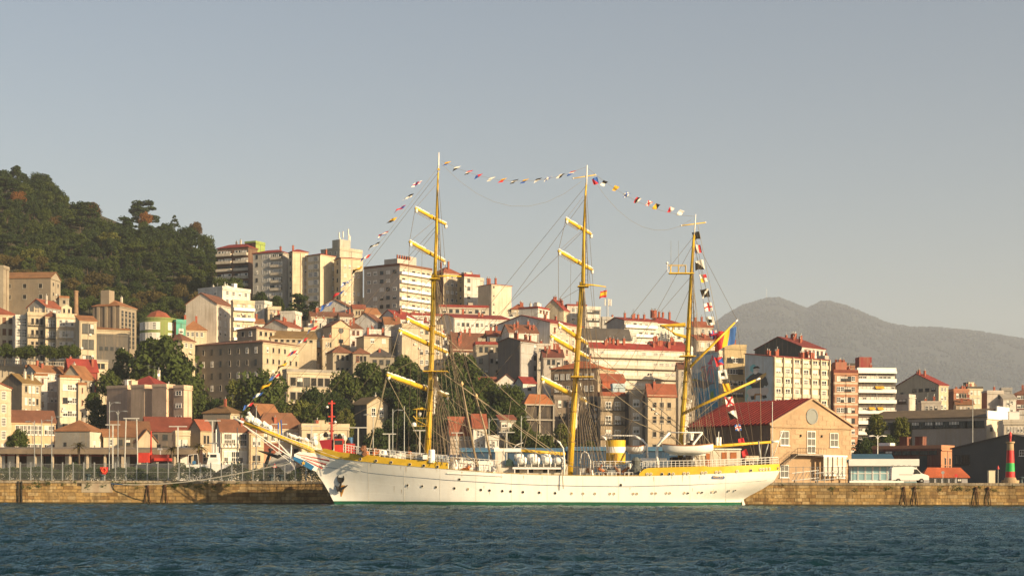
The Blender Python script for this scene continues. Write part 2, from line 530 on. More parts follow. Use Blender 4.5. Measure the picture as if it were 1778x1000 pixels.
def B(name, label, xL, xC, xR, ye, d, wc, roof=('flat', 0, None), L=None, R=None, a=None, dep=11.0, wcL=None, chim=0, ant=0, chm='red', parent=None, g0=None, cat='building', dish=0, below=4.0, group=None):
    c = P(xC, ye, d)
    phi = math.atan((xC - CX) / F)
    if xL is None: a_ = math.radians(6 if a is None else a)
    else: a_ = math.radians(a) if a is not None else min(math.radians(68), max(math.radians(18), math.atan2(xC - xL, max(xR - xC, 1))))
    t = a_ - phi
    e1, e2 = Vector((math.cos(t), math.sin(t))), Vector((-math.sin(t), math.cos(t)))
    kR = (xR - CX) / F
    w = (kR * c.y - c.x) / (e1.x - kR * e1.y)
    if xL is None: dp = dep
    else:
        kL = (xL - CX) / F
        dp = (kL * c.y - c.x) / (e2.x - kL * e2.y)
    base = min(gz(c.x, c.y), gz(c.x + e1.x * w, c.y + e1.y * w)) if g0 is None else g0
    H = c.z - base
    root = parent
    off = Vector((0, 0, 0)); rz = 0
    root = empty(name, (c.x, c.y, base), t, label, cat, group)
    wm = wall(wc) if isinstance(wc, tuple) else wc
    wl = wm if wcL is None else (wall(wcL) if isinstance(wcL, tuple) else wcL)  # left-face colour; some buildings put their side's shade into it by a darker tone
    kind, h, rc = roof
    b = MB()
    z0 = -below
    b.quad([(0, 0, z0), (w, 0, z0), (w, 0, H), (0, 0, H)], 0)
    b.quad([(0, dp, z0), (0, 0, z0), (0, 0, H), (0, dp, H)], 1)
    b.quad([(w, 0, z0), (w, dp, z0), (w, dp, H), (w, 0, H)], 0)
    b.quad([(w, dp, z0), (0, dp, z0), (0, dp, H), (w, dp, H)], 0)
    b.quad([(0, 0, H), (w, 0, H), (w, dp, H), (0, dp, H)], 0)
    q = .35
    rb = MB()
    if kind == 'flat':
        rb.box((-.12, -.12, H + .003), (w + .12, dp + .12, H + .3))
        rb.box((-.12, -.12, H + .303), (w + .12, .15, H + .75 + h)); rb.box((-.12, .15, H + .303), (.15, dp + .12, H + .75 + h))
        rb.box((w - .15, .15, H + .303), (w + .12, dp + .12, H + .75 + h)); rb.box((.15, dp - .15, H + .303), (w - .15, dp + .12, H + .75 + h))
        rm = wm if rc is None else (roofm(rc) if isinstance(rc, tuple) else rc)
        topz = lambda x, y: H + .3
    else:
        rm = roofm(rc) if isinstance(rc, tuple) else rc
        if kind == 'hip':
            k = min(w, dp) / 2
            if w >= dp: r1, r2 = (k, dp / 2, H + h), (w - k, dp / 2, H + h)
            else: r1, r2 = (w / 2, k, H + h), (w / 2, dp - k, H + h)
            A, Bq, C, D = (-q, -q, H), (w + q, -q, H), (w + q, dp + q, H), (-q, dp + q, H)
            if w >= dp:
                rb.quad([A, Bq, r2, r1]); rb.quad([C, D, r1, r2]); rb.quad([D, A, r1]); rb.quad([Bq, C, r2])
            else:
                rb.quad([D, A, r1, r2]); rb.quad([Bq, C, r2, r1]); rb.quad([A, Bq, r1]); rb.quad([C, D, r2])
            rb.box((-q, -q, H - .22), (w + q, dp + q, H - .003))
            topz = lambda x, y: H + h * min(1, min(x, w - x, y, dp - y) / max(.1, k))
        elif kind == 'g1':      # ridge along x: gable on the left face
            b.quad([(0, dp, H), (0, 0, H), (0, dp / 2, H + h)], 1); b.quad([(w, 0, H), (w, dp, H), (w, dp / 2, H + h)], 0)
            s = h / (dp / 2)
            rb.prism([(-q, -q, H - q * s), (-q, dp / 2, H + h), (-q, dp + q, H - q * s), (-q, dp + q, H - q * s + .25), (-q, dp / 2, H + h + .25), (-q, -q, H - q * s + .25)], (w + 2 * q, 0, 0))
            topz = lambda x, y: H + h * (1 - abs(y - dp / 2) / (dp / 2)) + .2
        elif kind == 'g2':      # ridge along y: gable on the right-hand face
            b.quad([(0, 0, H), (w, 0, H), (w / 2, 0, H + h)], 0); b.quad([(w, dp, H), (0, dp, H), (w / 2, dp, H + h)], 0)
            s = h / (w / 2)
            rb.prism([(-q, -q, H - q * s), (w / 2, -q, H + h), (w + q, -q, H - q * s), (w + q, -q, H - q * s + .25), (w / 2, -q, H + h + .25), (-q, -q, H - q * s + .25)], (0, dp + 2 * q, 0))
            topz = lambda x, y: H + h * (1 - abs(x - w / 2) / (w / 2)) + .2
        elif kind == 's1':      # mono-pitch rising to the back
            b.quad([(0, dp, H), (0, 0, H), (0, dp, H + h)], 1); b.quad([(w, 0, H), (w, dp, H), (w, dp, H + h)], 0); b.quad([(w, dp, H), (0, dp, H), (0, dp, H + h), (w, dp, H + h)], 0)
            rb.prism([(-q, -q, H - q * h / dp), (-q, dp + q, H + h * (1 + q / dp)), (-q, dp + q, H + h * (1 + q / dp) + .22), (-q, -q, H - q * h / dp + .22)], (w + 2 * q, 0, 0))
            topz = lambda x, y: H + h * y / dp + .2
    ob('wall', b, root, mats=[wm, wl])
    ro = ob('roof', rb, root, mats=rm)
    q_ = random.Random(int(xC * 7 + ye * 3))
    if w > 3 and H > 5 and cat == 'building':
        b = MB(); b.box((-.1, -.28, H - .55), (w + .1, -.004, H - .26)); ob('cornice', b, root, mats=wm)
        if q_.random() < .55:
            b = MB(); b.box((-.05, -.12, -.55), (w + .05, -.004, -.4)); b = b.mesh('string_course', wm)
            for k in range(1, int(min(H, 22) / 3.3)): ob('string_course', b, root, (0, 0, H - 3.3 * k))
        for k in range(q_.choice((0, 1, 1, 2))):
            x = q_.choice((.25, w - .25, w * .5)) + .01 * k; b = MB(); b.tube([(x, -.12, -1), (x, -.12, H - .6)], .07, seg=5); ob('downpipe', b, root, mats=q_.choice((STEEL, BROWN, CONC)))
        for k in range(q_.choice((0, 0, 1, 2, 3)) if R else 0):
            x, z = q_.uniform(.1, .9) * w, H - q_.uniform(2, min(H, 14)); b = MB(); b.box((x - .4, -.38, z - .3), (x + .4, -.01, z + .3)); ob('air_conditioner', b, root, mats=BLIND)
        if kind == 'flat' and w > 6 and dp > 6:
            for k in range(q_.choice((1, 2, 3))):
                bw, bh = q_.uniform(1.0, 2.6), q_.uniform(1.0, 2.6); x, y = q_.uniform(.1, .75) * (w - bw), q_.uniform(.15, .6) * (dp - bw)
                b = MB(); b.box((x, y, H + .302), (x + bw, y + bw, H + .3 + bh)); b.box((x - .1, y - .1, H + .302 + bh), (x + bw + .1, y + bw + .1, H + .42 + bh)); ob('roof_box', b, ro, mats=q_.choice((wm, wl, CONC, WHITE)))
    r = random.Random(int(xC * 13 + ye))
    for i in range(chim):
        x, y = r.uniform(.12, .88) * w, r.uniform(.15, .6) * dp
        ob('chimney', CHM[chm], ro, (x, y, topz(x, y)), 0, (1, 1, r.uniform(.7, 1.3)))
    for i in range(ant):
        x, y = r.uniform(.2, .8) * w, r.uniform(.2, .6) * dp
        ob('antenna', ANT, ro, (x, y, topz(x, y)), r.uniform(0, 3), (1, 1, r.uniform(.7, 1.2)))
    for i in range(dish):
        x, y = r.uniform(.2, .8) * w, r.uniform(.1, .3) * dp
        ob('satellite_dish', DISH, ro, (x, y, topz(x, y)), r.uniform(-.6, .6))
    for which, spec, Ln in (('L', L, dp), ('R', R, w)):
        if not spec: continue
        for sp in (spec if isinstance(spec, list) else [spec]):
            o = dict(sp[3]) if len(sp) > 3 else {}
            for kk in ('s0', 's1'):
                if kk in o and o[kk] is not None and o[kk] <= 1.0: o[kk] = o[kk] * Ln
            face(root, which, Ln, H, 0, sp[0], sp[1], sp[2], seed=int(xC), **o)
    return root, w, dp, H, ro

WH, CR, BE, ST, GR, PK = (.66, .63, .58), (.60, .51, .37), (.50, .42, .30), (.36, .31, .235), (.33, .31, .29), (.58, .40, .30)
RT, OT, BT, MR, SL = (.29, .085, .045), (.30, .135, .06), (.20, .085, .05), (.27, .04, .03), (.09, .08, .075)
WB = (WHITE, True); CB = (wall((.58, .52, .43)), True); IB = (IRON, False)

def corniche(rt, w, H, mat, n=1, d=.35):
    for i in range(n):
        z = H - .25 - i * 3.6
        b = MB(); b.box((-.1, -d, z), (w + .1, -.002, z + .25)); ob('cornice', b, rt, mats=mat)

def city_left():
    # ---- upper left, under the wood
    B('derelict_mill', 'long derelict stone mill with sagging orange tile roof below the wood', -30, 88, 104, 482, 640, ST, ('g2', 2.6, (.26, .13, .055)), (2, 4, 'd', dict(sh=4.2, top=2.2, wh=1.9, ww=1.7)), (2, 2, 'd', dict(sh=3.8, top=1.6, m0=.3, wh=1.4)), chim=0, wcL=(.2, .165, .125))  # wcL darkens the stone so the left face looks shaded
    B('mill_tower', 'small square tower at the left end of the derelict mill', -20, 6, 15, 464, 636, ST, ('flat', 0, None), (1, 1, 'd'), None)
    B('stone_annex', 'low stone annex with flat orange top beside the derelict mill', None, 103, 119, 517, 632, ST, ('flat', 0, OT), None, (1, 1, 'd'))
    B('gabled_house', 'grey gabled house with bright red tile roof and white chimney under the mill', 46, 80, 108, 533, 600, GR, ('g1', 3.0, RT), None, (1, 3, 'w'), chim=2, chm='pale', ant=1)
    B('red_roof_house', 'cream house with red hipped roof and brown shutters at the far left edge', None, -34, 27, 544, 565, CR, ('hip', 3.4, RT), None, (4, 5, 'Nn', dict(sh=3.9, wh=2.1, top=1.0)), dep=15, chim=1)
    B('glazed_bay_house', 'narrow house with tall white glazed gallery left of the ruined facade', None, 27, 48, 550, 560, WH, ('flat', 0, None), None, (3, 2, 'g', dict(sh=3.6, wh=3.0, top=.3, ww=1.9, m0=.2)), dep=12)
    rt, w, dp, H, ro = B('ruined_facade', 'roofless ornate facade with empty black windows in the upper row', None, 48, 80, 545, 558, BE, ('flat', 0, None), None, (4, 3, 'd', dict(sh=3.9, wh=2.3, top=1.3, ww=.95, bm=IB, bd=.7)), dep=10)
    corniche(rt, w, H, wall(BE), 2)
    for i, x in enumerate((.06, .35, .62, .94)):
        b = MB(); b.lathe([(.3, 0), (.35, .5), (.2, .7), (.28, 1.1), (.03, 1.6 + .4 * (i % 2))], (0, 0, 0), 8); ob('finial', b, ro, (x * w, .2, H + .7), mats=wall(BE))
    rt, w, dp, H, ro = B('gallery_house', 'beige house with white galleries and black iron balcony beside the ruined facade', None, 79, 99, 549, 557, CR, ('hip', 2.0, BT), None, (4, 3, 'sw', dict(sh=3.8, wh=2.2, top=1.2, ww=.9, bm=IB, bd=.9)), dep=11)
    rt, w, dp, H, ro = B('ornate_house', 'ornate cream house with small windowed pediment at the end of the upper row', None, 98, 132, 549, 555, CR, ('flat', .2, None), None, (4, 5, 'sw', dict(sh=3.7, wh=2.1, top=1.1, ww=.8)), dep=12)
    corniche(rt, w, H, wall(CR), 3)
    b = MB(); b.prism([(1.6, -.1, 0), (5.0, -.1, 0), (5.0, -.1, 2.2), (3.3, -.1, 3.3), (1.6, -.1, 2.2)], (0, 1.2, 0)); ob('pediment', b, rt, (0, 0, H + .8), mats=wall(CR))
    for x in (2.5, 4.1): ob('window', WIN['d'], rt, (x, -.1, H + 1.9), 0, (.7, 1, 1.5))
    B('corner_workshop', 'three storey workshop with large dark windows and orange roof right of the ornate house', 130, 138, 167, 556, 548, BE, ('s1', 1.8, OT), None, (3, 3, 'k', dict(sh=5.2, wh=3.2, top=1.0, ww=1.3)), dep=11)
    B('long_low_factory', 'long low factory with orange tiled edge left of the tall mill', None, 166, 224, 571, 575, BE, ('s1', 1.5, OT), None, (1, 5, 'k', dict(top=4.5, wh=2.2)), dep=9)
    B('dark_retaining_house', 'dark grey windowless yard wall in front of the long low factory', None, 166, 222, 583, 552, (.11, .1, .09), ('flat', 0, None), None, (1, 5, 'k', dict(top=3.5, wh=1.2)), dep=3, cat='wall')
    rt, w, dp, H, ro = B('tall_mill', 'tall concrete mill with narrow window strips and orange roof below the wood', 160, 207, 236, 530, 580, (.30, .25, .19), ('hip', 2.6, OT), None, None, chim=1, chm='pale', wcL=(.19, .155, .12))  # left wall colour lowered to paint in its shade
    for i in range(4):
        b = MB(); b.box((-.5, -.08, -6.5), (.5, .02, 6.5), 0)
        for k in range(9): b.box((-.55, -.14, -6.5 + 1.5 * k), (.55, .02, -6.35 + 1.5 * k), 1)
        ob('window_strip', b, rt, (.9 + (i + .5) * (w - 1.8) / 4, 0, H - 8.2), 0, (w / 9, 1, 1), mats=[GLASS, CONC])
    for i in range(3):
        b = MB(); b.box((-.3, -.5, -9), (.02, .5, 9)); ob('pilaster', b, rt, (-.0, 2 + i * dp * .3, H - 9.3), mats=wall((.30, .25, .19)))
    b = MB(); b.box((0, 0, 0), (3.4, 3.4, 6)); hh = ob('lift_house', b, ro, (1.2, dp * .45, H - .4), mats=wall((.30, .25, .19)))
    B('clock_shed', 'small flat roofed kiosk at the foot of the workshop', None, 138, 187, 627, 535, CR, ('flat', 0, CONC), None, (1, 5, 'k', dict(top=.6, wh=1.6, ww=1.2)), dep=6)
    # brick chimney
    c = P(132, 540, 590); g = gz(c.x, c.y); zt = P(132, 505, 590).z - g
    b = MB(); b.lathe([(1.0, -1), (.95, zt * .3), (.75, zt - .5), (.9, zt - .45), (.9, zt)], seg=14)
    tag(ob('factory_chimney', b, None, (c.x, c.y, g), mats=M('old_brick', (.27, .17, .10), .9, .4, .5, .3)), 'round brick factory chimney with mossy base beside the workshop', 'chimney')
    # ---- terrace with balustrade
    rt, w, dp, H, ro = B('terrace_wall', 'stone terrace wall with balustrade under the row of round trees', None, -30, 140, 634, 520, ST, ('flat', 0, CONC), None, None, dep=8, cat='wall')
    for i in range(40): ob('baluster', WIN_BAL, rt, (.3 + i * (w - .6) / 39, .1, H + .75))
    b = MB(); b.box((0, -.05, 1.65), (w, .3, 1.85)); ob('handrail', b, rt, (0, 0, H), mats=CONC)
    # ---- round green house
    c = P(268, 560, 560); g = gz(c.x, c.y); zt = P(268, 553, 560).z - g
    rr = 31 / F * 560
    rt = empty('round_green_house', (c.x, c.y + rr, g), 0, 'round green house with curved white glazing and red roof beside the wood', 'building')
    b = MB(); b.lathe([(rr, -4), (rr, zt), (rr + .25, zt), (rr + .25, zt + .5)], seg=32); ob('wall', b, rt, mats=wall((.20, .25, .08)))
    b = MB(); b.lathe([(rr * .8, 0), (rr * .45, 2.0), (.3, 2.9)], (0, 0, zt + .5), 8); ob('roof', b, rt, mats=roofm(RT))
    for row in range(3):
        for i in range(13):
            an = math.radians(-165 + i * 12.5)
            if i in (8, 9): continue
            ob('window', WIN['p' if (i + row) % 3 else 'g'], rt, (rr * math.cos(an), rr * math.sin(an), zt - 2.4 - row * 3.6), an + math.pi / 2, (1.25, 1, 2.6))
    B('teal_house', 'small teal painted house beside the round green house', 300, 306, 322, 558, 562, (.10, .38, .30), ('flat', 0, None), None, (2, 1, 's', dict(wh=1.6, top=2.4, ww=1.6)), dep=8, wcL=(.25, .06, .04))
    B('orange_roof_house', 'low house with wide orange tile roof right of the teal house', None, 318, 358, 572, 572, CR, ('hip', 3.6, OT), None, (1, 4, 'w'), dep=12, chim=2)
    B('stone_tower_house', 'stone house with pyramid tile roof above the big round tree', 285, 316, 338, 590, 548, BE, ('hip', 2.6, BT), None, (1, 2, 'w'), dep=10)
    # ---- white houses and church bell tower
    B('white_tall_house', 'tall white house with roof terrace and chimneys behind the stone spire', 343, 386, 434, 500, 610, WH, ('flat', 0, None), (2, 2, 'w'), (3, 4, 'w'), chim=3, chm='pale', ant=1)
    B('white_gable_house', 'white house with broad blank shaded gable behind the stone spire', 322, 376, 405, 527, 585, (.62, .56, .48), ('g1', 3.8, BT), None, (3, 3, 's', dict(wh=1.8, top=2.4, sh=3.4)), chim=0)
    rt, w, dp, H, ro = B('terraced_white_house', 'cream house with two white balustraded terraces right of the white gable', 400, 405, 441, 524, 582, CR, ('flat', 0, None), None, (4, 3, 'wwk', dict(bm=WB, bd=1.0, sh=3.5, wh=1.9)), dep=9)
    c = P(362, 600, 592); g = gz(c.x, c.y); zt = P(362, 535, 592).z - g
    rt = empty('stone_bell_spire', (c.x, c.y, g), 0, 'open stone bell spire with small cross above the tiled roofs', 'spire')
    b = MB(); b.box((-1.1, -1.1, -2), (1.1, 1.1, zt - 7.5)); ob('base', b, rt, mats=wall(ST))
    for i, (x, y) in enumerate(((-.9, -.9), (.9, -.9), (.9, .9), (-.9, .9))):
        b = MB(); b.box((x - .28, y - .28, zt - 7.5), (x + .28, y + .28, zt - 4.6)); b.lathe([(.3, 0), (.02, 1.6)], (x, y, zt - 4.6), 6); ob('pillar', b, rt, mats=wall(ST))
    b = MB(); b.box((-1.2, -1.2, zt - 4.59), (1.2, 1.2, zt - 4.3)); b.lathe([(.95, 0), (.7, 1.0), (.75, 1.1), (.18, 3.0)], (0, 0, zt - 4.3), 8); ob('cupola', b, rt, mats=wall(ST))
    b = MB(); b.box((-.07, -.07, zt - 1.3), (.07, .07, zt)); b.box((-.4, -.07, zt - .6), (.4, .07, zt - .45)); ob('cross', b, rt, mats=wall(ST))
    # ---- the big old stone complex
    B('stone_convent', 'huge old stone convent block with brown roof above the waterfront trees', 327, 456, 569, 593, 540, BE, ('hip', 3.4, BT), (5, 8, 'wdk', dict(sh=4.0, wh=1.9, ww=1.0, top=1.6)), (4, 11, 'dds', dict(sh=3.7, wh=1.7, ww=.95, top=1.6)), wcL=(.25, .21, .16), chim=1, chm='pale')  # left wall is the same stone at half tone, shade put into colour
    B('stone_convent_tower', 'square tower block rising through the roof of the stone convent', 411, 445, 477, 570, 548, BE, ('hip', 1.4, BT), (3, 2, 'wd', dict(wh=1.7)), (1, 3, 'd'), wcL=(.27, .225, .17))  # tower's left side also carries painted shade
    B('lit_convent_attic', 'low sunlit attic storey with ribbed brown roof on the convent', None, 470, 549, 586, 553, BE, ('g1', 2.8, (.24, .15, .06)), None, (1, 7, 'd', dict(top=.4, wh=1.0)), dep=14)
    B('convent_loggia', 'sunlit lower wing with wide dark openings below the convent', 490, 498, 590, 645, 522, CR, ('flat', .2, CONC), None, (3, 7, 'ddk', dict(sh=4.6, wh=2.9, ww=2.1, top=1.6)), dep=8)
    # ---- houses between convent and tower blocks
    B('small_white_house', 'small plain white house among the dark pines below the tower blocks', 440, 459, 471, 525, 640, WH, ('flat', 0, None), (1, 2, 'w'), (1, 1, 'k'))
    B('cream_terrace_house', 'cream house with glazed terrace beside the small white house', None, 465, 487, 535, 636, CR, ('flat', 0, None), None, (1, 4, 'g', dict(top=.1, wh=1.5)), dep=8)
    B('grey_white_gable', 'grey white gabled house with two red chimneys on its red roof', 455, 499, 527, 567, 600, (.55, .52, .48), ('g1', 2.6, RT), None, (1, 2, 'w'), chim=3)
    B('white_cube_house', 'bright white cube house with one small window behind the red chimneys', 486, 512, 523, 543, 625, WH, ('flat', 0, None), None, (1, 1, 'w'))
    B('brown_roof_row', 'long low brown tiled roof behind the twin fronted church', None, 540, 598, 549, 640, CR, ('g1', 2.2, BT), None, (1, 6, 'w'), dep=10, chim=4)
    B('red_roof_cottage', 'cottage with dark red hipped roof left of the church front', 520, 530, 563, 578, 592, CR, ('hip', 3.6, MR), None, (1, 3, 'w'), chim=2)
    rt, w, dp, H, ro = B('church_front', 'tall pinkish church front with round window and long arched windows', 560, 576, 607, 566, 575, (.56, .42, .28), ('g2', 2.2, BT), None, (1, 3, 'r', dict(top=7.2, wh=6.0, ww=1.1, m0=1.0)), dep=16)
    b = MB(); b.lathe([(1.0, -.02), (1.0, .12)], seg=18); o = ob('round_window', b, rt, (w / 2, -.02, H - 1.4), mats=GLASS); o.rotation_euler = (math.pi / 2, 0, 0)
    ob('window', WIN['k'], rt, (w / 2, 0, H - 5.0), 0, (1.8, 1, 1.2))
    B('cream_side_house', 'cream house with gallery windows left of the church front', None, 528, 562, 572, 583, CR, ('flat', 0, None), None, (3, 3, 'wsp', dict(sh=3.4, wh=2.0)), dep=9)
    B('pale_tall_house', 'pale house with pink windows right of the church front', None, 606, 629, 570, 580, WH, ('hip', 2.2, BT), None, (3, 2, 'r', dict(sh=3.6)), dep=10, chim=2)
    B('white_big_gable', 'large blank white gable wall in front of the cream tower blocks', 546, 612, 624, 537, 655, (.58, .56, .54), ('g1', 4.2, BT), None, None, chim=0)
    B('old_timber_house', 'old house with wooden gallery and red roof below the tower blocks', None, 613, 634, 536, 648, BE, ('g1', 2.0, RT), None, (2, 3, 'nd'), dep=9)
    B('red_roof_small', 'small house with orange roof right of the wooden gallery house', 628, 632, 660, 545, 640, CR, ('hip', 2.6, OT), None, (1, 3, 'w'), dep=9)
    B('shaded_gable_house', 'white house with shaded left gable and sunny corner above the beige villa', 610, 656, 671, 560, 606, (.60, .58, .56), ('g1', 3.6, BT), None, (1, 1, 'w'))
    B('orange_roof_white', 'white house with bright orange roof between two white gables', None, 668, 694, 563, 602, WH, ('g1', 3.0, OT), None, (1, 2, 'w'), dep=10, chim=2)
    B('white_gable_right', 'white gable wall with red edging left of the foremast', 655, 692, 724, 553, 615, (.60, .58, .56), ('g1', 3.4, MR), None, (2, 3, 'w'), chim=2)
    B('beige_villa', 'beige flat villa with few windows above the ruined stone houses', 618, 632, 680, 583, 566, BE, ('hip', 1.2, BT), None, (2, 2, 's', dict(sh=5)), chim=2)
    B('ruined_stone_house', 'ruined stone house with pyramid roof below the church front', 566, 578, 611, 611, 545, ST, ('hip', 2.4, BT), None, (2, 3, 'd', dict(sh=4.2, wh=2.0, ww=1.0)), cat='house')
    B('derelict_cottage', 'derelict stone cottage with three dark windows right of the pyramid roofed ruin', None, 613, 641, 613, 541, ST, ('hip', 2.0, BT), None, (2, 3, 'dr', dict(sh=4.0, wh=2.0, ww=1.0)), dep=8, cat='house')
    B('shadowed_cottage', 'low shadowed cottage with pointed dark roof between ruin and grey apartments', None, 640, 684, 618, 548, (.28, .25, .21), ('hip', 3.0, SL), None, (1, 3, 'k', dict(top=1.2)), dep=9, chim=1, cat='house')
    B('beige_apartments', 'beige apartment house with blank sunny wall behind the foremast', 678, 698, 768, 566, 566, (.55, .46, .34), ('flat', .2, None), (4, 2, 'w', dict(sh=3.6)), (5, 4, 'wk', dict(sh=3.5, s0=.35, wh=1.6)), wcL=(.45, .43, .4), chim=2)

def highrises():
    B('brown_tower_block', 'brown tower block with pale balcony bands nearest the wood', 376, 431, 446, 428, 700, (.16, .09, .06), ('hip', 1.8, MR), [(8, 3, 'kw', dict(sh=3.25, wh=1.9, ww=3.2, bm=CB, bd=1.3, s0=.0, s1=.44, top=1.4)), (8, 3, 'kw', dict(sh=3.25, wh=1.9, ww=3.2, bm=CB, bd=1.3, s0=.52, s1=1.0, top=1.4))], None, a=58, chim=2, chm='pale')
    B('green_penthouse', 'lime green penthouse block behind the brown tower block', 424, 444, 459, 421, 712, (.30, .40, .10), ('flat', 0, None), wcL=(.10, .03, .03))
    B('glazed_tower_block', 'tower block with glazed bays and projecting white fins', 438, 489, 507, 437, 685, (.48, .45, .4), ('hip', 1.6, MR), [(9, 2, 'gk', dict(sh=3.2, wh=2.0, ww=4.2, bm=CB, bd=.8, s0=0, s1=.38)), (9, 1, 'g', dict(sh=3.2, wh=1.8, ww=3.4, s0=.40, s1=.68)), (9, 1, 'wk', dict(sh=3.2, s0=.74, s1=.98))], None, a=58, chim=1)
    B('cream_slab_block', 'cream slab block with blank sunlit end between glazed bays', 500, 508, 534, 436, 680, (.62, .53, .38), ('hip', 1.2, MR), (9, 1, 'k', dict(sh=3.2, m0=.4)), (9, 1, 'sp', dict(sh=3.2, s0=.72, s1=1.0, m0=.1)), chim=1)
    B('cream_stepped_block', 'middle cream block with window column and glazed left side', 531, 556, 581, 441, 676, (.62, .53, .38), ('hip', 1.0, MR), (9, 2, 'gp', dict(sh=3.2, wh=1.9, ww=2.6)), (8, 1, 's', dict(sh=4.0, s0=.74, s1=.98, m0=.1, top=4.5)), chim=1)
    B('cream_end_block', 'cream end block with scattered small windows nearest the foremast', 579, 592, 629, 447, 672, (.62, .53, .38), ('hip', .8, MR), (8, 1, 'k', dict(sh=3.6)), (7, 4, 'ssw', dict(sh=3.6, top=3.0, skip=.35, ww=1.0, wh=1.3)))
    rt, w, dp, H, ro = B('antenna_tower_block', 'grey rear tower block crowned with phone antennas', 556, 590, 628, 432, 710, (.52, .47, .38), ('flat', 0, None), (1, 3, 'w'), None)
    b = MB(); b.box((0, 0, 0), (6, 5, 4)); ob('machine_room', b, ro, (1, 1, H + .3), mats=wall((.45, .42, .36)))
    for i, (x, hh) in enumerate(((1, 7), (2.5, 5), (5, 8), (6.2, 9), (7.5, 7), (9, 6.5))):
        b = MB(); b.tube([(0, 0, 0), (0, 0, hh)], .09, seg=5); b.box((-.22, -.15, hh - 2.6), (.22, .15, hh)); ob('antenna', b, ro, (x, 1.5 + (i % 3), H + .3), mats=BLIND)
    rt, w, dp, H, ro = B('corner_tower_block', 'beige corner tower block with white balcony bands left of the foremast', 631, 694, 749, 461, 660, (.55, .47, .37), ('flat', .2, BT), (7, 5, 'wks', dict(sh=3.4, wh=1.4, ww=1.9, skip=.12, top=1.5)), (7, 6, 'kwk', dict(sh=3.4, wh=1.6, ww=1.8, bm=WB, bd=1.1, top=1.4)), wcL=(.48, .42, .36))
    b = MB(); b.box((0, 0, 0), (9, 7, 3)); b.box((9.5, 2, 0), (14, 8, 5)); ob('machine_room', b, ro, (2, 3, H + .3), mats=wall((.5, .47, .42)))
    for i in range(6): ob('chimney', CHM['red'], ro, (2.6 + i * 1.5, 3.5, H + 3.8), 0, (.8, .8, .6))
    B('red_brown_block', 'tall block with dark red shaded side right of the foremast', 748, 770, 799, 473, 690, (.55, .45, .32), ('hip', 3.0, RT), (8, 2, 'rk', dict(sh=3.3)), (8, 3, 'sw', dict(sh=3.3, wh=1.3)), wcL=(.20, .07, .05), chim=2)
    B('yellow_white_block', 'narrow block of white and ochre stripes behind the foremast yards', 793, 806, 832, 480, 684, WH, ('flat', .4, MR), (8, 1, 'k', dict(sh=3.3)), (8, 1, 'k', dict(sh=3.3, s0=.05, s1=.55, m0=.3)), wcL=(.5, .38, .2), chim=2)
    B('narrow_back_block', 'narrow grey block with one window column behind the blank cream block', 812, 829, 839, 484, 694, (.5, .46, .4), ('flat', 0, None), (7, 1, 'k', dict(sh=3.4)), None, ant=1)
    B('blank_cream_block', 'blank cream tower block standing alone against the sky', 829, 853, 887, 493, 668, (.63, .56, .44), ('hip', .8, MR), None, (6, 1, 'k', dict(sh=3.4, ww=.6, wh=.8, s0=.05, s1=.2, m0=.1)), wcL=(.55, .47, .37), chim=3)

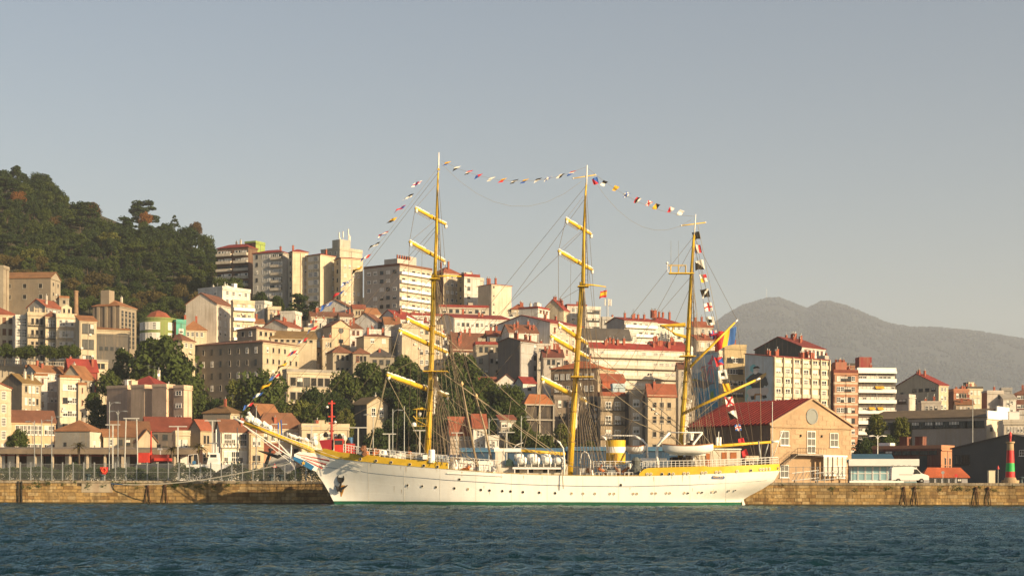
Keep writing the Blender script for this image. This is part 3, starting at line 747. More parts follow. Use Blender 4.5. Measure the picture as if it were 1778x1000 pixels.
def city_mid():
    B('long_white_block', 'long white block with one row of windows and red roof right of foremast', 758, 788, 884, 551, 606, WH, ('g1', 2.2, MR), None, (3, 11, 'wk', dict(sh=3.6, top=1.8, wh=1.3)), chim=3)
    B('red_terrace_block', 'pale block with red railing behind the long white block', None, 762, 848, 533, 640, (.5, .45, .38), ('flat', .2, MR), None, (1, 7, 'k', dict(top=.8, wh=1.3)), dep=10)
    B('brown_roof_hall', 'house with very large plain brown roof below the long white block', 780, 786, 860, 605, 580, (.52, .42, .33), ('g1', 5.6, (.16, .065, .04)), None, (2, 6, 'wk'), chim=5)
    B('derelict_concrete_block', 'derelict concrete block with broken roof edge left of the grey slab', None, 826, 872, 598, 556, (.38, .33, .26), ('flat', .3, MR), None, (4, 4, 'kd', dict(sh=3.8, skip=.3, wh=1.7)), dep=9)
    B('grey_slab_house', 'dark grey party wall with pale grey sunny side below the big white gable', 864, 903, 932, 592, 540, (.42, .41, .40), ('g1', 1.2, BT), None, (5, 1, 'wk', dict(sh=3.4, s0=.75, s1=1.0, m0=.1)), wcL=(.17, .155, .14), chim=6)  # party wall's dark tone includes its shade as colour
    B('red_chimney_roofs', 'low roofs crowded with red chimneys left of the mainmast', 870, 884, 934, 577, 575, WH, ('g1', 3.0, BT), None, None, chim=8)
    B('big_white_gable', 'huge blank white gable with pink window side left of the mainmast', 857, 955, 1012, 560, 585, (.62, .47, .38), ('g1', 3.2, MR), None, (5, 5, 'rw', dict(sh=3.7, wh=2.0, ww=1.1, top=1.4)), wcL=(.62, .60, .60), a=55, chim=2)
    B('red_trim_penthouse', 'white penthouse with red trimmed ribbon window on the skyline', 900, 934, 953, 535, 640, WH, ('flat', 0, MR), None, (1, 3, 'r', dict(top=.5, wh=1.3)), chim=3, chm='pale')
    B('cream_skyline_house', 'cream gabled house with red chimneys on the skyline left of mainmast', 941, 978, 988, 538, 650, CR, ('g1', 4.2, MR), None, None, chim=5)
    B('white_skyline_block', 'white block with small windows on the skyline behind the mainmast', 980, 985, 1018, 531, 656, WH, ('flat', 0, MR), None, (3, 2, 'w', dict(sh=3.4)), chim=3)
    B('white_banded_block', 'white block with ribbon windows just right of the mainmast on the skyline', 1008, 1016, 1042, 535, 648, WH, ('flat', 0, None), None, (5, 2, 'k', dict(sh=3.2, ww=3.0, wh=1.3)))
    rt, w, dp, H, ro = B('phone_mast_block', 'grey block carrying a phone mast under the Spanish flag', 1040, 1046, 1070, 553, 652, (.42, .41, .4), ('flat', 0, None), None, (3, 2, 'k', dict(ww=2.2)), chim=1)
    b = MB(); b.tube([(0, 0, 0), (0, 0, 8)], .12, seg=6)
    for x, y in ((-1.2, 0), (1.2, 0), (0, -1), (.7, .8)): b.box((x - .2, y - .15, 5), (x + .2, y + .15, 7.6)); b.tube([(0, 0, 6), (x, y, 6)], .06, seg=4)
    ob('antenna', b, ro, (w * .5, 2, H + .3), mats=BLIND)
    B('slate_roof_hall', 'long hall with dark slate roof above the white apartment slab', 1006, 1014, 1094, 587, 560, (.52, .46, .4), ('g1', 3.4, SL), None, (1, 9, 's', dict(top=.8, wh=1.0)), dep=10)
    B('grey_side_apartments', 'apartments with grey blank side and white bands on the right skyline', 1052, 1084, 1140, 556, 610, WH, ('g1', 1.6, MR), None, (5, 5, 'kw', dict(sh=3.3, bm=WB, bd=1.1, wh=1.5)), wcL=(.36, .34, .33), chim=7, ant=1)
    B('red_crown_apartments', 'white apartments with broad red roof and chimneys left of the mizzen mast', 1100, 1134, 1186, 560, 630, WH, ('hip', 3.2, MR), (3, 3, 'k'), (4, 5, 'wk', dict(sh=3.3, wh=1.5)), chim=8)
    B('white_cube_right', 'white cube house in front of the grey sided apartments', 1082, 1088, 1104, 580, 575, WH, ('flat', 0, None), None, (1, 1, 'w'))
    B('chimneyed_cottages', 'row of red roofs and white walls left of the mizzen mast', 1118, 1138, 1192, 604, 560, WH, ('g1', 2.6, MR), None, (1, 3, 'w'), chim=8)
    B('pale_skyline_house', 'pale house with red eaves right of the mizzen mast top platform', 1196, 1204, 1237, 567, 620, (.55, .48, .4), ('g1', 2.0, RT), None, (3, 3, 'ws', dict(sh=3.4)), chim=2)
    B('cream_end_house', 'cream house with red roof above the squid mural', 1190, 1210, 1250, 590, 580, (.58, .5, .4), ('g1', 2.0, RT), None, (2, 3, 'ws'), chim=2)
    rt, w, dp, H, ro = B('white_apartment_slab', 'long white apartment slab with five balcony bands behind the main and mizzen masts', 1014, 1024, 1188, 603, 505, (.62, .56, .48), ('g1', 1.6, MR), None, (6, 15, 'wgpps', dict(sh=3.15, wh=1.7, ww=1.75, bm=CB, bd=1.2, top=.9)), a=24, chim=14)
    B('orange_roof_stone', 'brown stone house with bright orange hipped roof at the mainmast', 956, 1038, 1067, 638, 490, (.42, .33, .23), ('hip', 2.6, (.42, .12, .04)), (4, 7, 'wss', dict(sh=3.6, wh=1.7, top=1.6)), (3, 2, 'sk', dict(sh=4.2, wh=1.6, top=2.0)), wcL=(.24, .165, .11), chim=1)  # left face browner and darker: shade worked into the wall colour
    B('orange_box_roof', 'stepped bright orange roof structure right of the mainmast', 1042, 1046, 1084, 660, 478, (.38, .09, .04), ('s1', 1.6, RT), None, None, dep=6)
    B('blue_attic_box', 'small pale blue attic box in front of the orange roofs', 1060, 1064, 1085, 670, 474, (.42, .52, .58), ('flat', 0, None), None, (1, 1, 'k', dict(wh=.9, ww=.8, top=1.6)), dep=5)
    B('ornate_stone_house', 'grey stone house with white windows and iron balcony behind the funnel', 1038, 1043, 1085, 687, 468, (.34, .27, .19), ('flat', .4, RT), None, (5, 2, 'w', dict(sh=4.0, wh=2.2, ww=1.7, top=1.6, bm=IB, bd=.7)), dep=12)
    B('narrow_pale_house', 'narrow pale house with stone finials behind the funnel', None, 1094, 1115, 684, 466, (.48, .40, .30), ('flat', .3, None), None, (5, 1, 'sw', dict(sh=3.8, wh=2.0, ww=1.8, top=1.5)), dep=10)
    B('dark_gap_house', 'dark narrow house wedged between two stone facades', None, 1085, 1095, 688, 470, (.16, .13, .11), ('flat', 0, None), None, (4, 1, 'k', dict(sh=3.8)), dep=9)
    B('grey_gap_house', 'narrow grey glazed house left of the three bay facade', None, 1114, 1125, 690, 467, (.24, .21, .19), ('flat', 0, None), None, (4, 1, 'g', dict(sh=3.8, wh=2.2)), dep=9)
    B('three_bay_facade', 'beige three bay facade with dark windows and orange roof left of mizzen mast', 1120, 1125, 1173, 684, 462, (.46, .37, .26), ('g1', 2.8, RT), None, (5, 3, 'd', dict(sh=3.9, wh=2.0, ww=1.2, top=2.2)), dep=10, chim=1)
    B('glass_tenement', 'grey tenement with white bay windows right of the mainmast', None, 1008, 1043, 692, 480, (.2, .17, .15), ('flat', 0, None), None, (5, 3, 'wkp', dict(sh=3.7, wh=2.0)), dep=9)  # wall tone kept low as painted shade
    B('dark_tenement', 'dark shaded tenement behind the lower mainmast', 952, 962, 1009, 690, 482, (.19, .155, .13), ('flat', 0, None), None, (5, 4, 'kwd', dict(sh=3.7, wh=1.9)), dep=9)  # shade on this front is in its dark wall colour
    rt, w, dp, H, ro = B('concrete_frame_house', 'unfinished dark concrete frame house with orange pyramid roof left of mainmast', 905, 912, 960, 700, 475, (.06, .05, .045), ('hip', 2.8, (.36, .13, .05)), None, None, dep=9)
    for i in range(3):
        b = MB(); b.box((-.4, -.7, -.2), (w + .4, 0, .2)); ob('floor_slab', b, rt, (0, -.01, H - .4 - i * 4.3), mats=CONC)
    for x in (0, .5, 1.0):
        b = MB(); b.box((-.2, -.65, -3), (.2, -.3, H - .61)); ob('column', b, rt, (x * w, 0, 0), mats=CONC)
    B('white_small_gable', 'small white gable among the trees left of the mainmast yard', None, 862, 896, 664, 528, WH, ('g2', 2.6, BT), None, None, dep=10, cat='house')
    B('white_lean_house', 'small white house with red shed roof left of the mainmast yard', 893, 908, 930, 664, 512, WH, ('g1', 1.8, MR), None, (1, 1, 'k'), cat='house')
    B('tree_top_cottage', 'cottage with pink walls among the trees above the deck stays', None, 824, 862, 662, 532, (.5, .38, .28), ('g1', 1.6, RT), None, (1, 3, 'k'), dep=8, cat='house')
    B('white_roof_terrace', 'white terraced house with red parapet just left of the foremast top yards', 700, 714, 772, 547, 632, WH, ('flat', .2, MR), None, (2, 6, 'wk', dict(wh=1.3)), chim=3)
    B('skyline_cottage', 'tiny ochre house with red roof alone on the skyline right of the blank cream block', None, 888, 914, 536, 672, (.5, .42, .3), ('hip', 2.4, RT), None, (2, 3, 'wk', dict(wh=1.2)), dep=8, chim=2, cat='house')
    B('white_ridge_wall', 'low white wall block with vents between skyline cottage and penthouse', None, 872, 905, 553, 640, WH, ('flat', 0, None), None, None, dep=8, chim=4, chm='pale')
    B('maroon_roof_row', 'low maroon roofed row with skylights left of the orange roofed stone house', None, 944, 978, 620, 540, (.5, .45, .4), ('g1', 2.8, (.17, .055, .04)), None, (1, 3, 'k'), dep=10, chim=7)
    for i, (x0, x1, ye, d, wc, rf, lb) in enumerate((
        (434, 458, 561, 612, WH, ('g1', 1.8, OT), 'tiny white house tucked behind the convent tower'), (478, 503, 549, 630, CR, ('hip', 1.8, RT), 'tiny cream house left of the white cube house'),
        (546, 566, 557, 612, WH, ('flat', 0, None), 'tiny white flat roofed house just left of the church gable'), (590, 613, 549, 634, (.6, .54, .46), ('g1', 1.8, BT), 'small pale house peeping over the church gable'),
        (640, 662, 575, 588, WH, ('flat', 0, None), 'tiny white terrace house above the beige villa roof'), (690, 716, 571, 590, CR, ('g1', 2.0, RT), 'small cream house between orange roofed white house and foremast'),
        (716, 744, 559, 622, WH, ('hip', 1.6, MR), 'small white house with maroon roof left of the foremast topsail yards'), (768, 792, 588, 590, WH, ('g1', 1.8, BT), 'small white house just right of the foremast above the trees'),
        (846, 872, 583, 584, WH, ('g1', 2.0, RT), 'small white house right of the plain brown roof'), (930, 956, 600, 556, (.55, .5, .44), ('flat', 0, None), 'pale flat roofed house at the foot of the big white gable'),
        (1066, 1090, 618, 520, WH, ('flat', 0, None), 'white stair house in front of the slate roofed hall'), (1178, 1200, 640, 500, (.5, .45, .38), ('g1', 2.0, BT), 'small pale house squeezed behind the mizzen mast'),
        (1188, 1206, 690, 470, (.4, .34, .27), ('flat', 0, None), 'narrow stone house right of the three bay facade'), (1600, 1634, 700, 520, (.5, .45, .4), ('flat', 0, None), 'low pale roof house above the long warehouse ridge'),
        (1660, 1690, 702, 540, (.5, .4, .3), ('g1', 1.6, OT), 'low ochre house behind the warehouse near the right edge'), (560, 580, 590, 560, (.5, .42, .3), ('flat', 0, None), 'narrow ochre house left below the church front'))):
        B('infill_house', lb, None, x0, x1, ye, d, wc, rf, None, (3, 3, 'wks', dict(sh=3.2, wh=1.5)), dep=8, chim=2, ant=1, cat='house', group='small houses filling the slope')
    # waterfront houses behind the deck
    B('grey_villa', 'grey villa with hipped brown roof and white windows among the trees', 610, 637, 673, 702, 480, (.42, .36, .26), ('g2', 2.2, (.2, .14, .07)), None, (1, 2, 'w', dict(top=.9, wh=2.4, ww=1.5)), wcL=(.12, .105, .09), chim=1, chm='pale', cat='house')
    B('red_club_house', 'low club house with large red roof and white windows behind the foremast shrouds', 776, 782, 826, 750, 440, (.4, .33, .27), ('g1', 4.0, RT), None, (1, 4, 'w', dict(top=.6, wh=1.4)), dep=10, cat='house')
    B('red_attic_house', 'white attic house with steep red roof right of the low club house', None, 822, 845, 742, 438, WH, ('g1', 3.6, RT), None, (2, 2, 'w', dict(top=.8, sh=2.8)), dep=8, cat='house')
    B('grey_block_house', 'narrow grey block with blue eaves and red roof behind the deck derricks', None, 868, 895, 728, 450, (.40, .37, .33), ('s1', 1.4, RT), None, (4, 2, 'kps', dict(sh=3.0, wh=1.3, ww=1.6, m0=.3)), dep=8)
    B('white_kiosk', 'small white kiosk beside the grey block with blue eaves', None, 843, 866, 760, 436, WH, ('flat', 0, None), None, (1, 2, 'w'), dep=6)
def city_lowleft():
    B('edge_gable_house', 'cream gabled house with white bays cut by the left edge', None, -60, 19, 672, 425, (.58, .45, .32), ('g2', 2.4, RT), None, (5, 5, 'gw', dict(sh=3.4, wh=2.2)), dep=12, chim=1)
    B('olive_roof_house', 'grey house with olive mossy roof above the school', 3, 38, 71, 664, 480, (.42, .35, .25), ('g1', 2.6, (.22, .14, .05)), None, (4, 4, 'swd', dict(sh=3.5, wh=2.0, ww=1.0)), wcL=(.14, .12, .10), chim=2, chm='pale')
    B('orange_trim_house', 'narrow white house with orange trim behind the olive roofed house', None, 60, 82, 652, 492, WH, ('flat', 0, OT), None, (5, 2, 'rw', dict(sh=3.4)), dep=9)
    B('grey_white_attic', 'grey and white house with brown roof behind the bright pale block', 40, 62, 104, 645, 505, (.55, .5, .44), ('g1', 2.2, OT), None, (3, 5, 'ws', dict(sh=3.4)), chim=2)
    B('pale_block', 'bright pale rounded block with paired windows in the lower left cluster', 100, 104, 138, 655, 482, (.64, .56, .42), ('flat', 0, OT), None, (5, 3, 'swk', dict(sh=3.8, wh=1.7, ww=1.5, top=2.0)), dep=10)
    B('pale_side_wing', 'pale side wing with a narrow window column right of the pale block', None, 136, 150, 668, 484, (.6, .5, .36), ('flat', 0, OT), None, (4, 1, 'r', dict(sh=3.6)), dep=8)
    B('wooden_gable_house', 'weathered grey gable house with tall windows at the red roofed corner', 106, 142, 164, 657, 496, (.44, .38, .30), ('g1', 4.0, OT), None, (3, 2, 'kw', dict(sh=4.2, wh=2.6)), chim=1, chm='pale')
    B('crimson_roof_house', 'house with large crimson metal roof behind the weathered gable', 112, 120, 169, 642, 506, (.3, .05, .04), ('g1', 3.4, MR), None, None, dep=9, chim=2)
    B('mossy_roof_row', 'low row with orange roofs under the terrace wall', None, 48, 110, 647, 514, BE, ('g1', 2.4, OT), None, (1, 6, 'k'), dep=8)
    B('school', 'two storey cream school with white framed window rows at the lower left', None, 18, 96, 732, 442, (.60, .45, .28), ('g1', 3.2, BT), None, [(2, 7, 'w', dict(sh=5.0, wh=2.6, ww=1.25, top=.8, s0=.1, s1=.72, m0=.3)), (2, 3, 'w', dict(sh=5.0, wh=2.6, ww=1.1, top=.8, s0=.74, s1=1.0, m0=.3))], dep=11)
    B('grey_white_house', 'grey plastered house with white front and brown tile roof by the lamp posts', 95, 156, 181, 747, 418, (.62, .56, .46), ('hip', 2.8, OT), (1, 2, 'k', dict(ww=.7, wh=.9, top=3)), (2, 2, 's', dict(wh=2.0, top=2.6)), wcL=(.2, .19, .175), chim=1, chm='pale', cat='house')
    B('small_cream_house', 'small cream house with orange roof right of the grey plastered house', None, 180, 203, 757, 424, CR, ('g1', 1.8, OT), None, (2, 1, 'w'), dep=7, cat='house')
    # stepped pinkish apartment building: three staggered blocks
    pk, pk_shade = (.60, .45, .33), (.44, .33, .26)  # second tone is the same pink darkened, painting shade on the left faces
    B('pink_stair_pier', 'narrow pale pier of the pinkish apartments left of the middle block', None, 251, 266, 672, 449, pk, ('flat', 0, None), None, None, a=46, dep=5)
    B('pink_apartment_block', 'left pinkish apartment block with blank shaded side by the big tree', 185, 221, 258, 673, 455, pk, ('flat', 0, None), None, [(4, 1, 'w', dict(sh=3.3, wh=1.5, s0=.05, s1=.45, m0=.1)), (4, 1, 'k', dict(sh=3.3, wh=1.7, s0=.5, s1=1, m0=.1))], wcL=pk_shade)
    B('pink_middle_block', 'middle pinkish apartment block with red roof and dish behind it', 264, 289, 303, 671, 445, pk, ('flat', 0, None), None, None, a=50, wcL=pk_shade, dish=1)
    B('pink_right_block', 'right pinkish apartment block with small windows on its shaded side', 301, 319, 333, 673, 443, pk, ('flat', 0, None), (4, 1, 'w', dict(sh=3.3, ww=2.0, wh=1.2)), None, wcL=pk_shade, a=50)
    B('crimson_roof_flats', 'dark crimson hipped roof rising behind the pinkish apartment blocks', 216, 268, 300, 668, 470, CR, ('hip', 3.0, MR), None, (1, 3, 'w'), chim=1, chm='pale', ant=2, dish=1)
    # low roofs behind the canopy
    B('brown_shed_row', 'long low brown roofed shed behind the waterfront canopy', None, 196, 262, 757, 428, (.12, .1, .08), ('g1', 4.0, (.19, .09, .045)), None, (1, 4, 'k'), dep=12, cat='shed')  # dark wall colour stands for a front in shade
    B('red_shed_row', 'long red roofed warehouse row below the pinkish apartments', None, 255, 335, 748, 434, (.11, .09, .08), ('g1', 3.8, (.20, .05, .03)), None, (2, 4, 'k'), dep=12, cat='shed')  # walls darkened to paint the shade over this front
    B('little_gable_hall', 'little cream gabled hall with round window below the pinkish apartments', None, 240, 272, 765, 412, BE, ('g2', 2.8, OT), None, (2, 4, 's', dict(top=2.0, wh=1.6, ww=.8, sh=3.0)), dep=10, cat='house')
    B('battlement_house', 'sandstone house with crenellated parapet and dark windows by the palm', 328, 348, 368, 745, 420, (.46, .36, .24), ('g1', 2.4, RT), None, (2, 2, 'd', dict(wh=2.4, ww=.9, top=1.4, sh=4.4)), wcL=(.2, .17, .15))
    B('yellow_bay_house', 'yellowish house with white bay left of the crenellated house', None, 305, 330, 752, 414, CR, ('flat', 0, None), None, (2, 3, 's', dict(wh=2.0, ww=1.0, top=1.6, sh=4.0)), dep=7)
    B('white_gallery_house', 'tall white galleried house with three glazed floors left of the bowsprit', 374, 383, 434, 747, 400, (.66, .6, .5), ('g1', 2.6, (.19, .08, .045)), None, (3, 6, 'wpw', dict(sh=4.3, wh=3.2, ww=1.05, top=.6, bm=(CB[0], False), bd=.5)), dep=13, chim=1)
    B('cream_corner_house', 'cream stone house with three window columns at the bowsprit', None, 433, 458, 750, 400, (.58, .46, .30), ('hip', 1.8, (.19, .08, .045)), None, (3, 3, 'sd', dict(sh=4.2, wh=2.0, ww=.75, top=1.3)), dep=11)
    B('brown_hip_house', 'stone house with brown hipped roof behind the white galleried house', 352, 400, 425, 716, 470, (.5, .42, .3), ('hip', 2.6, (.19, .11, .05)), None, (2, 3, 'w'), wcL=(.2, .18, .16), chim=1, ant=1)
    B('bowsprit_villa', 'villa with large brown hipped roof and attic behind the bowsprit', 438, 448, 526, 742, 420, (.58, .5, .38), ('hip', 4.0, (.2, .09, .05)), None, (2, 5, 'wsk', dict(wh=2.2, sh=4.0, top=1.2)), dep=16, chim=1)
    B('attic_gable_house', 'brown gabled attic with white window above the bowsprit', 430, 452, 484, 720, 450, (.3, .2, .14), ('g1', 3.0, OT), None, (2, 3, 'w'), chim=0)
    B('cream_balcony_house', 'cream house with pediments and balcony right of the bowsprit villa', None, 524, 606, 742, 418, (.58, .48, .34), ('flat', .3, None), None, (3, 6, 'wsd', dict(wh=2.0, sh=3.9, top=1.4, ww=1.0)), dep=11, chim=3)
    B('orange_lean_to', 'low orange roofed lean-to behind the bow', None, 455, 490, 785, 405, (.5, .28, .18), ('s1', 2.2, RT), None, (1, 3, 'w'), dep=8, cat='shed')

def city_right():
    # ---- squid mural building
    rt, w, dp, H, ro = B('squid_mural_building', 'apartment end wall painted with a pink squid on blue water', 1196, 1248, 1262, 612, 524, (.58, .5, .4), ('flat', 0, None), None, (5, 1, 's', dict(sh=3.3)), wcL=(.20, .42, .60), a=52)
    def plate(nm, pts, c, o, rtx=rt, dpx=dp, Hx=H):
        """flat painted shape on the left-hand wall: pts in 0..1 across, metres down"""
        b = MB(); b.prism([(-o, (1 - u) * dpx, Hx - v) for u, v in pts], (.0, 0, 0)) if False else b.prism([(-o, (1 - u) * dpx, Hx - v) for u, v in pts], (o * .5, 0, 0))
        ob(nm, b, rtx, mats=M('mural_%02d%02d%02d' % tuple(int(x * 99) for x in c), c, .85, .15, .6))
    def curve(nm, pts, wd, c, o, rtx=rt, dpx=dp, Hx=H):
        k = len(pts)
        up, dn = [], []
        for i, (u, v) in enumerate(pts):
            q = 1 - .75 * i / (k - 1)
            up.append((u + wd * q, v)); dn.append((u - wd * q, v + .05))
        plate(nm, up + dn[::-1], c, o, rtx, dpx, Hx)
    blob = lambda cu, cv, ru, rv, n=10, j=.18, s=1: [(cu + ru * math.cos(6.283 * i / n) * (1 + j * math.sin(i * 2.7 + s)), cv + rv * math.sin(6.283 * i / n) * (1 + j * math.cos(i * 1.9 + s))) for i in range(n)]
    plate('painted_sky', [(.02, 1), (.3, .6), (.98, .2), (.98, 5.5), (.6, 4.6), (.3, 5.4), (.02, 4.6)], (.42, .52, .58), .006)
    plate('painted_cloud', blob(.25, 5.4, .2, .6, 11, .3), (.55, .62, .65), .012)
    plate('painted_rock', blob(.42, 9.6, .38, 1.3, 14, .3), (.16, .16, .18), .018)
    plate('painted_rock', blob(.55, 6.8, .14, 2.0, 12, .25, 3), (.24, .23, .25), .024)
    plate('painted_water', [(.3, 12.4), (.98, 11.0), (.98, 17), (.3, 17)], (.05, .30, .56), .018)
    plate('painted_weed', [(.7, 15), (.74, 11.6), (.78, 12.6), (.82, 11.2), (.86, 15)], (.2, .36, .1), .024)
    plate('painted_squid', [(.66, 3.6), (.62, 3.0), (.67, 2.9), (.80, .5), (.82, 1.9), (.86, 2.2), (.80, 2.4), (.77, 3.8)], (.55, .12, .20), .032)
    for pts in ([(.66, 3.8), (.55, 4.2), (.52, 5.2), (.56, 6.2)], [(.7, 3.9), (.72, 5.5), (.75, 7.5), (.70, 9.0)], [(.74, 4.0), (.8, 5.2), (.83, 7.4), (.79, 9.4), (.72, 9.9)], [(.76, 3.9), (.84, 4.6), (.9, 5.4), (.88, 5.9)], [(.62, 3.9), (.46, 4.0), (.40, 4.8), (.42, 5.4)], [(.68, 4.2), (.64, 6.2), (.56, 8.2), (.6, 9.0)]):
        curve('painted_tentacle', pts, .022, (.58, .18, .24), .032)
    plate('painted_diver_leaf', blob(.2, 8.2, .1, .35, 9, .3), (.25, .25, .05), .03)
    # ---- curved beige block
    B('curved_beige_block', 'ochre block with ribbon windows between the two murals', 1254, 1258, 1295, 603, 512, (.48, .38, .22), ('flat', .2, None), None, (6, 3, 'kwk', dict(sh=3.5, wh=1.5, ww=1.9, top=3.2)), dep=10, chim=3)
    # ---- seated fisherman mural building
    rt, w, dp, H, ro = B('fisherman_mural_building', 'gridded cream apartment building with a mural of a seated fisherman holding a fish', 1293, 1342, 1439, 619, 492, (.62, .53, .38), ('s1', 1.5, MR), None, (7, 6, 'gwpw', dict(sh=3.0, wh=2.1, ww=2.2, top=.35, m0=.3, bm=CB, bd=.3)), wcL=(.46, .54, .60), a=44, chim=11)
    for i in range(7):
        b = MB(); b.box((-.15, -.75, -H), (.15, -.002, 0)); ob('pier', b, rt, (.2 + i * (w - .4) / 6, 0, H), mats=wall((.62, .53, .38)))
    pl = lambda nm, pts, c, o: plate(nm, [(u, (v - 4.7) * .86 + 2.4) for u, v in pts], c, o, rt, dp, H)
    # (u from the far left end, v metres below the eave)
    pl('painted_halo', blob(.30, 5.4, .12, 1.4, 12, .08), (.16, .44, .50), .008)
    pl('painted_shadow', [(.03, 8.8), (.2, 7.4), (.35, 7.0), (.35, 9.5), (.05, 16.8), (.02, 16.8)], (.16, .44, .50), .008)
    pl('painted_jacket', [(.04, 9.2), (.18, 7.9), (.34, 7.1), (.48, 7.0), (.66, 7.6), (.78, 9.2), (.84, 11.3), (.78, 12.0), (.70, 11.6), (.66, 12.5), (.26, 12.4), (.22, 11.4), (.10, 10.8)], (.06, .065, .07), .014)
    pl('painted_trousers', [(.1, 12.6), (.28, 12.3), (.62, 12.4), (.82, 12.5), (.86, 13.6), (.80, 15.0), (.62, 15.2), (.58, 14.2), (.36, 14.2), (.32, 15.2), (.16, 15.2), (.07, 13.8)], (.50, .47, .46), .02)
    pl('painted_stool', [(.32, 14.3), (.62, 14.3), (.60, 16.3), (.56, 16.3), (.55, 14.9), (.40, 14.9), (.38, 16.3), (.34, 16.3)], (.30, .15, .05), .017)
    pl('painted_boot', [(.2, 15.0), (.34, 15.0), (.34, 16.2), (.24, 16.4)], (.03, .03, .035), .026)
    pl('painted_boot', [(.62, 15.0), (.76, 15.0), (.80, 16.0), (.64, 16.2)], (.03, .03, .035), .026)
    pl('painted_head', blob(.40, 6.1, .10, 1.1, 12, .04), (.50, .47, .45), .02)
    pl('painted_cap', [(.29, 5.4), (.34, 4.8), (.46, 4.7), (.54, 5.3), (.53, 5.6), (.42, 5.4), (.31, 5.6)], (.03, .033, .036), .028)
    pl('painted_beard', blob(.38, 6.9, .08, .6, 9, .1), (.62, .6, .58), .028)
    pl('painted_fish', [(.34, 10.0), (.44, 8.9), (.60, 7.9), (.74, 7.2), (.78, 7.6), (.74, 8.4), (.62, 9.4), (.48, 10.2), (.40, 10.6), (.28, 11.0), (.34, 10.4)], (.52, .36, .14), .03)
    pl('painted_hand', blob(.24, 10.1, .06, .4, 8, .1), (.3, .17, .08), .03)
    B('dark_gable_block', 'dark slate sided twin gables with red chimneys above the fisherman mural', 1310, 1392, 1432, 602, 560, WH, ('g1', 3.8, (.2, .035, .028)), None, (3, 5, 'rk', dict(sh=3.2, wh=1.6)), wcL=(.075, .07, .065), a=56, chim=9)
    B('grey_roof_box', 'grey stair box on the roofs right of the fisherman mural', 1418, 1432, 1438, 621, 545, (.45, .42, .38), ('flat', 0, None), None, None, chim=1)
    # ---- brick and white banded blocks
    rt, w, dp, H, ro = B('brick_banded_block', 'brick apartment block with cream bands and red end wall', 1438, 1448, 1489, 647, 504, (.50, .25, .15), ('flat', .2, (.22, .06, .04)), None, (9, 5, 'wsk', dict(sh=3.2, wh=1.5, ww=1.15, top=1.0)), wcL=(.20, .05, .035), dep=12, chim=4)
    for i in range(9):
        b = MB(); b.box((-.05, -.12, -.3), (w + .05, -.002, .3)); ob('band', b, rt, (0, 0, H - 3.15 - i * 3.2), mats=wall((.62, .52, .4)))
    b = MB(); b.box((1, 1.5, .3), (4.5, 5, 3.4)); ob('roof_house', b, ro, (0, 0, H), mats=wall((.4, .15, .1)))
    rt, w, dp, H, ro = B('white_banded_tower', 'white apartment block with dark ribbon windows and yellow awnings', 1485, 1489, 1555, 644, 514, (.1, .09, .085), ('flat', .3, WHITE), None, (9, 9, 'ssw', dict(sh=3.25, wh=1.6, ww=1.15, top=1.5, bm=WB, bd=.9, m0=.3)), dep=12, chim=1)
    b = MB(); b.box((1.5, 3, .3), (5.5, 7, 4.6)); ob('red_machine_room', b, ro, (0, 0, H), mats=wall((.25, .04, .04)))
    b = MB(); b.box((-.05, -.9, -.7), (w + .05, -.002, .0)); ob('fascia', b, rt, (0, 0, H), mats=WHITE)
    for s, i in ((.52, 1), (.60, 1), (.36, 3), (.58, 3)):
        b = MB(); b.prism([(-.9, -.1, .9), (-.9, -1.3, .1), (-.9, -1.34, .15), (-.9, -.1, 1.0)], (1.8, 0, 0)); ob('awning', b, rt, (s * w, -.2, H - 2.4 - i * 3.25), mats=M('awning_yellow', (.62, .36, .04), .8, .1))
    B('beige_gable_block', 'beige gabled apartment side with small windows right of the white banded block', 1553, 1630, 1646, 668, 600, (.55, .46, .33), ('g1', 4.4, MR), [(5, 4, 'k', dict(sh=4.4, ww=1.9, wh=1.2, top=1.0, s0=0, s1=.66)), (4, 1, 'k', dict(sh=4.4, s0=.76, s1=.9, m0=.1, top=2))], (5, 2, 'w', dict(sh=3.2)), wcL=(.52, .45, .35), a=52, chim=5)
    B('white_rooftop_box', 'stained white rooftop box above the long warehouse', 1555, 1578, 1589, 688, 540, (.52, .48, .43), ('flat', 0, None), (1, 1, 'k', dict(ww=3)), None)
    B('brown_penthouse', 'brown rooftop structures with chimneys left of the white banded block', 1442, 1452, 1484, 634, 530, (.4, .2, .13), ('flat', 0, SL), None, (1, 3, 'k'), chim=6)
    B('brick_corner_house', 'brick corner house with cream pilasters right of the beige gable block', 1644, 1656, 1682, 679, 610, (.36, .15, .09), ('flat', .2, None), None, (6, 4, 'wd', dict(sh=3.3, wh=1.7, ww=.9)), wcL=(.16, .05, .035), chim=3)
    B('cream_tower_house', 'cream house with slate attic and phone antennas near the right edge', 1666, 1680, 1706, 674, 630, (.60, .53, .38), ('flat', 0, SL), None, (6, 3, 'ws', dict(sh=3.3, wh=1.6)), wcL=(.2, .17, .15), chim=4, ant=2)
    B('orange_end_house', 'house with orange end wall and pale stepped front near the right edge', 1704, 1714, 1742, 681, 615, (.55, .5, .45), ('flat', 0, None), None, (4, 3, 'kw', dict(sh=3.4, s0=.5)), wcL=(.42, .16, .08), chim=1)
    B('white_step_house', 'white stepped house second from the right edge behind the warehouse', 1736, 1742, 1764, 692, 612, WH, ('s1', 1.6, CONC), None, (4, 2, 'w', dict(sh=3.2)))
    B('grey_top_house', 'grey top floored house rising behind the white stepped house', None, 1739, 1757, 676, 628, (.42, .4, .38), ('flat', 0, None), None, None, dep=8)
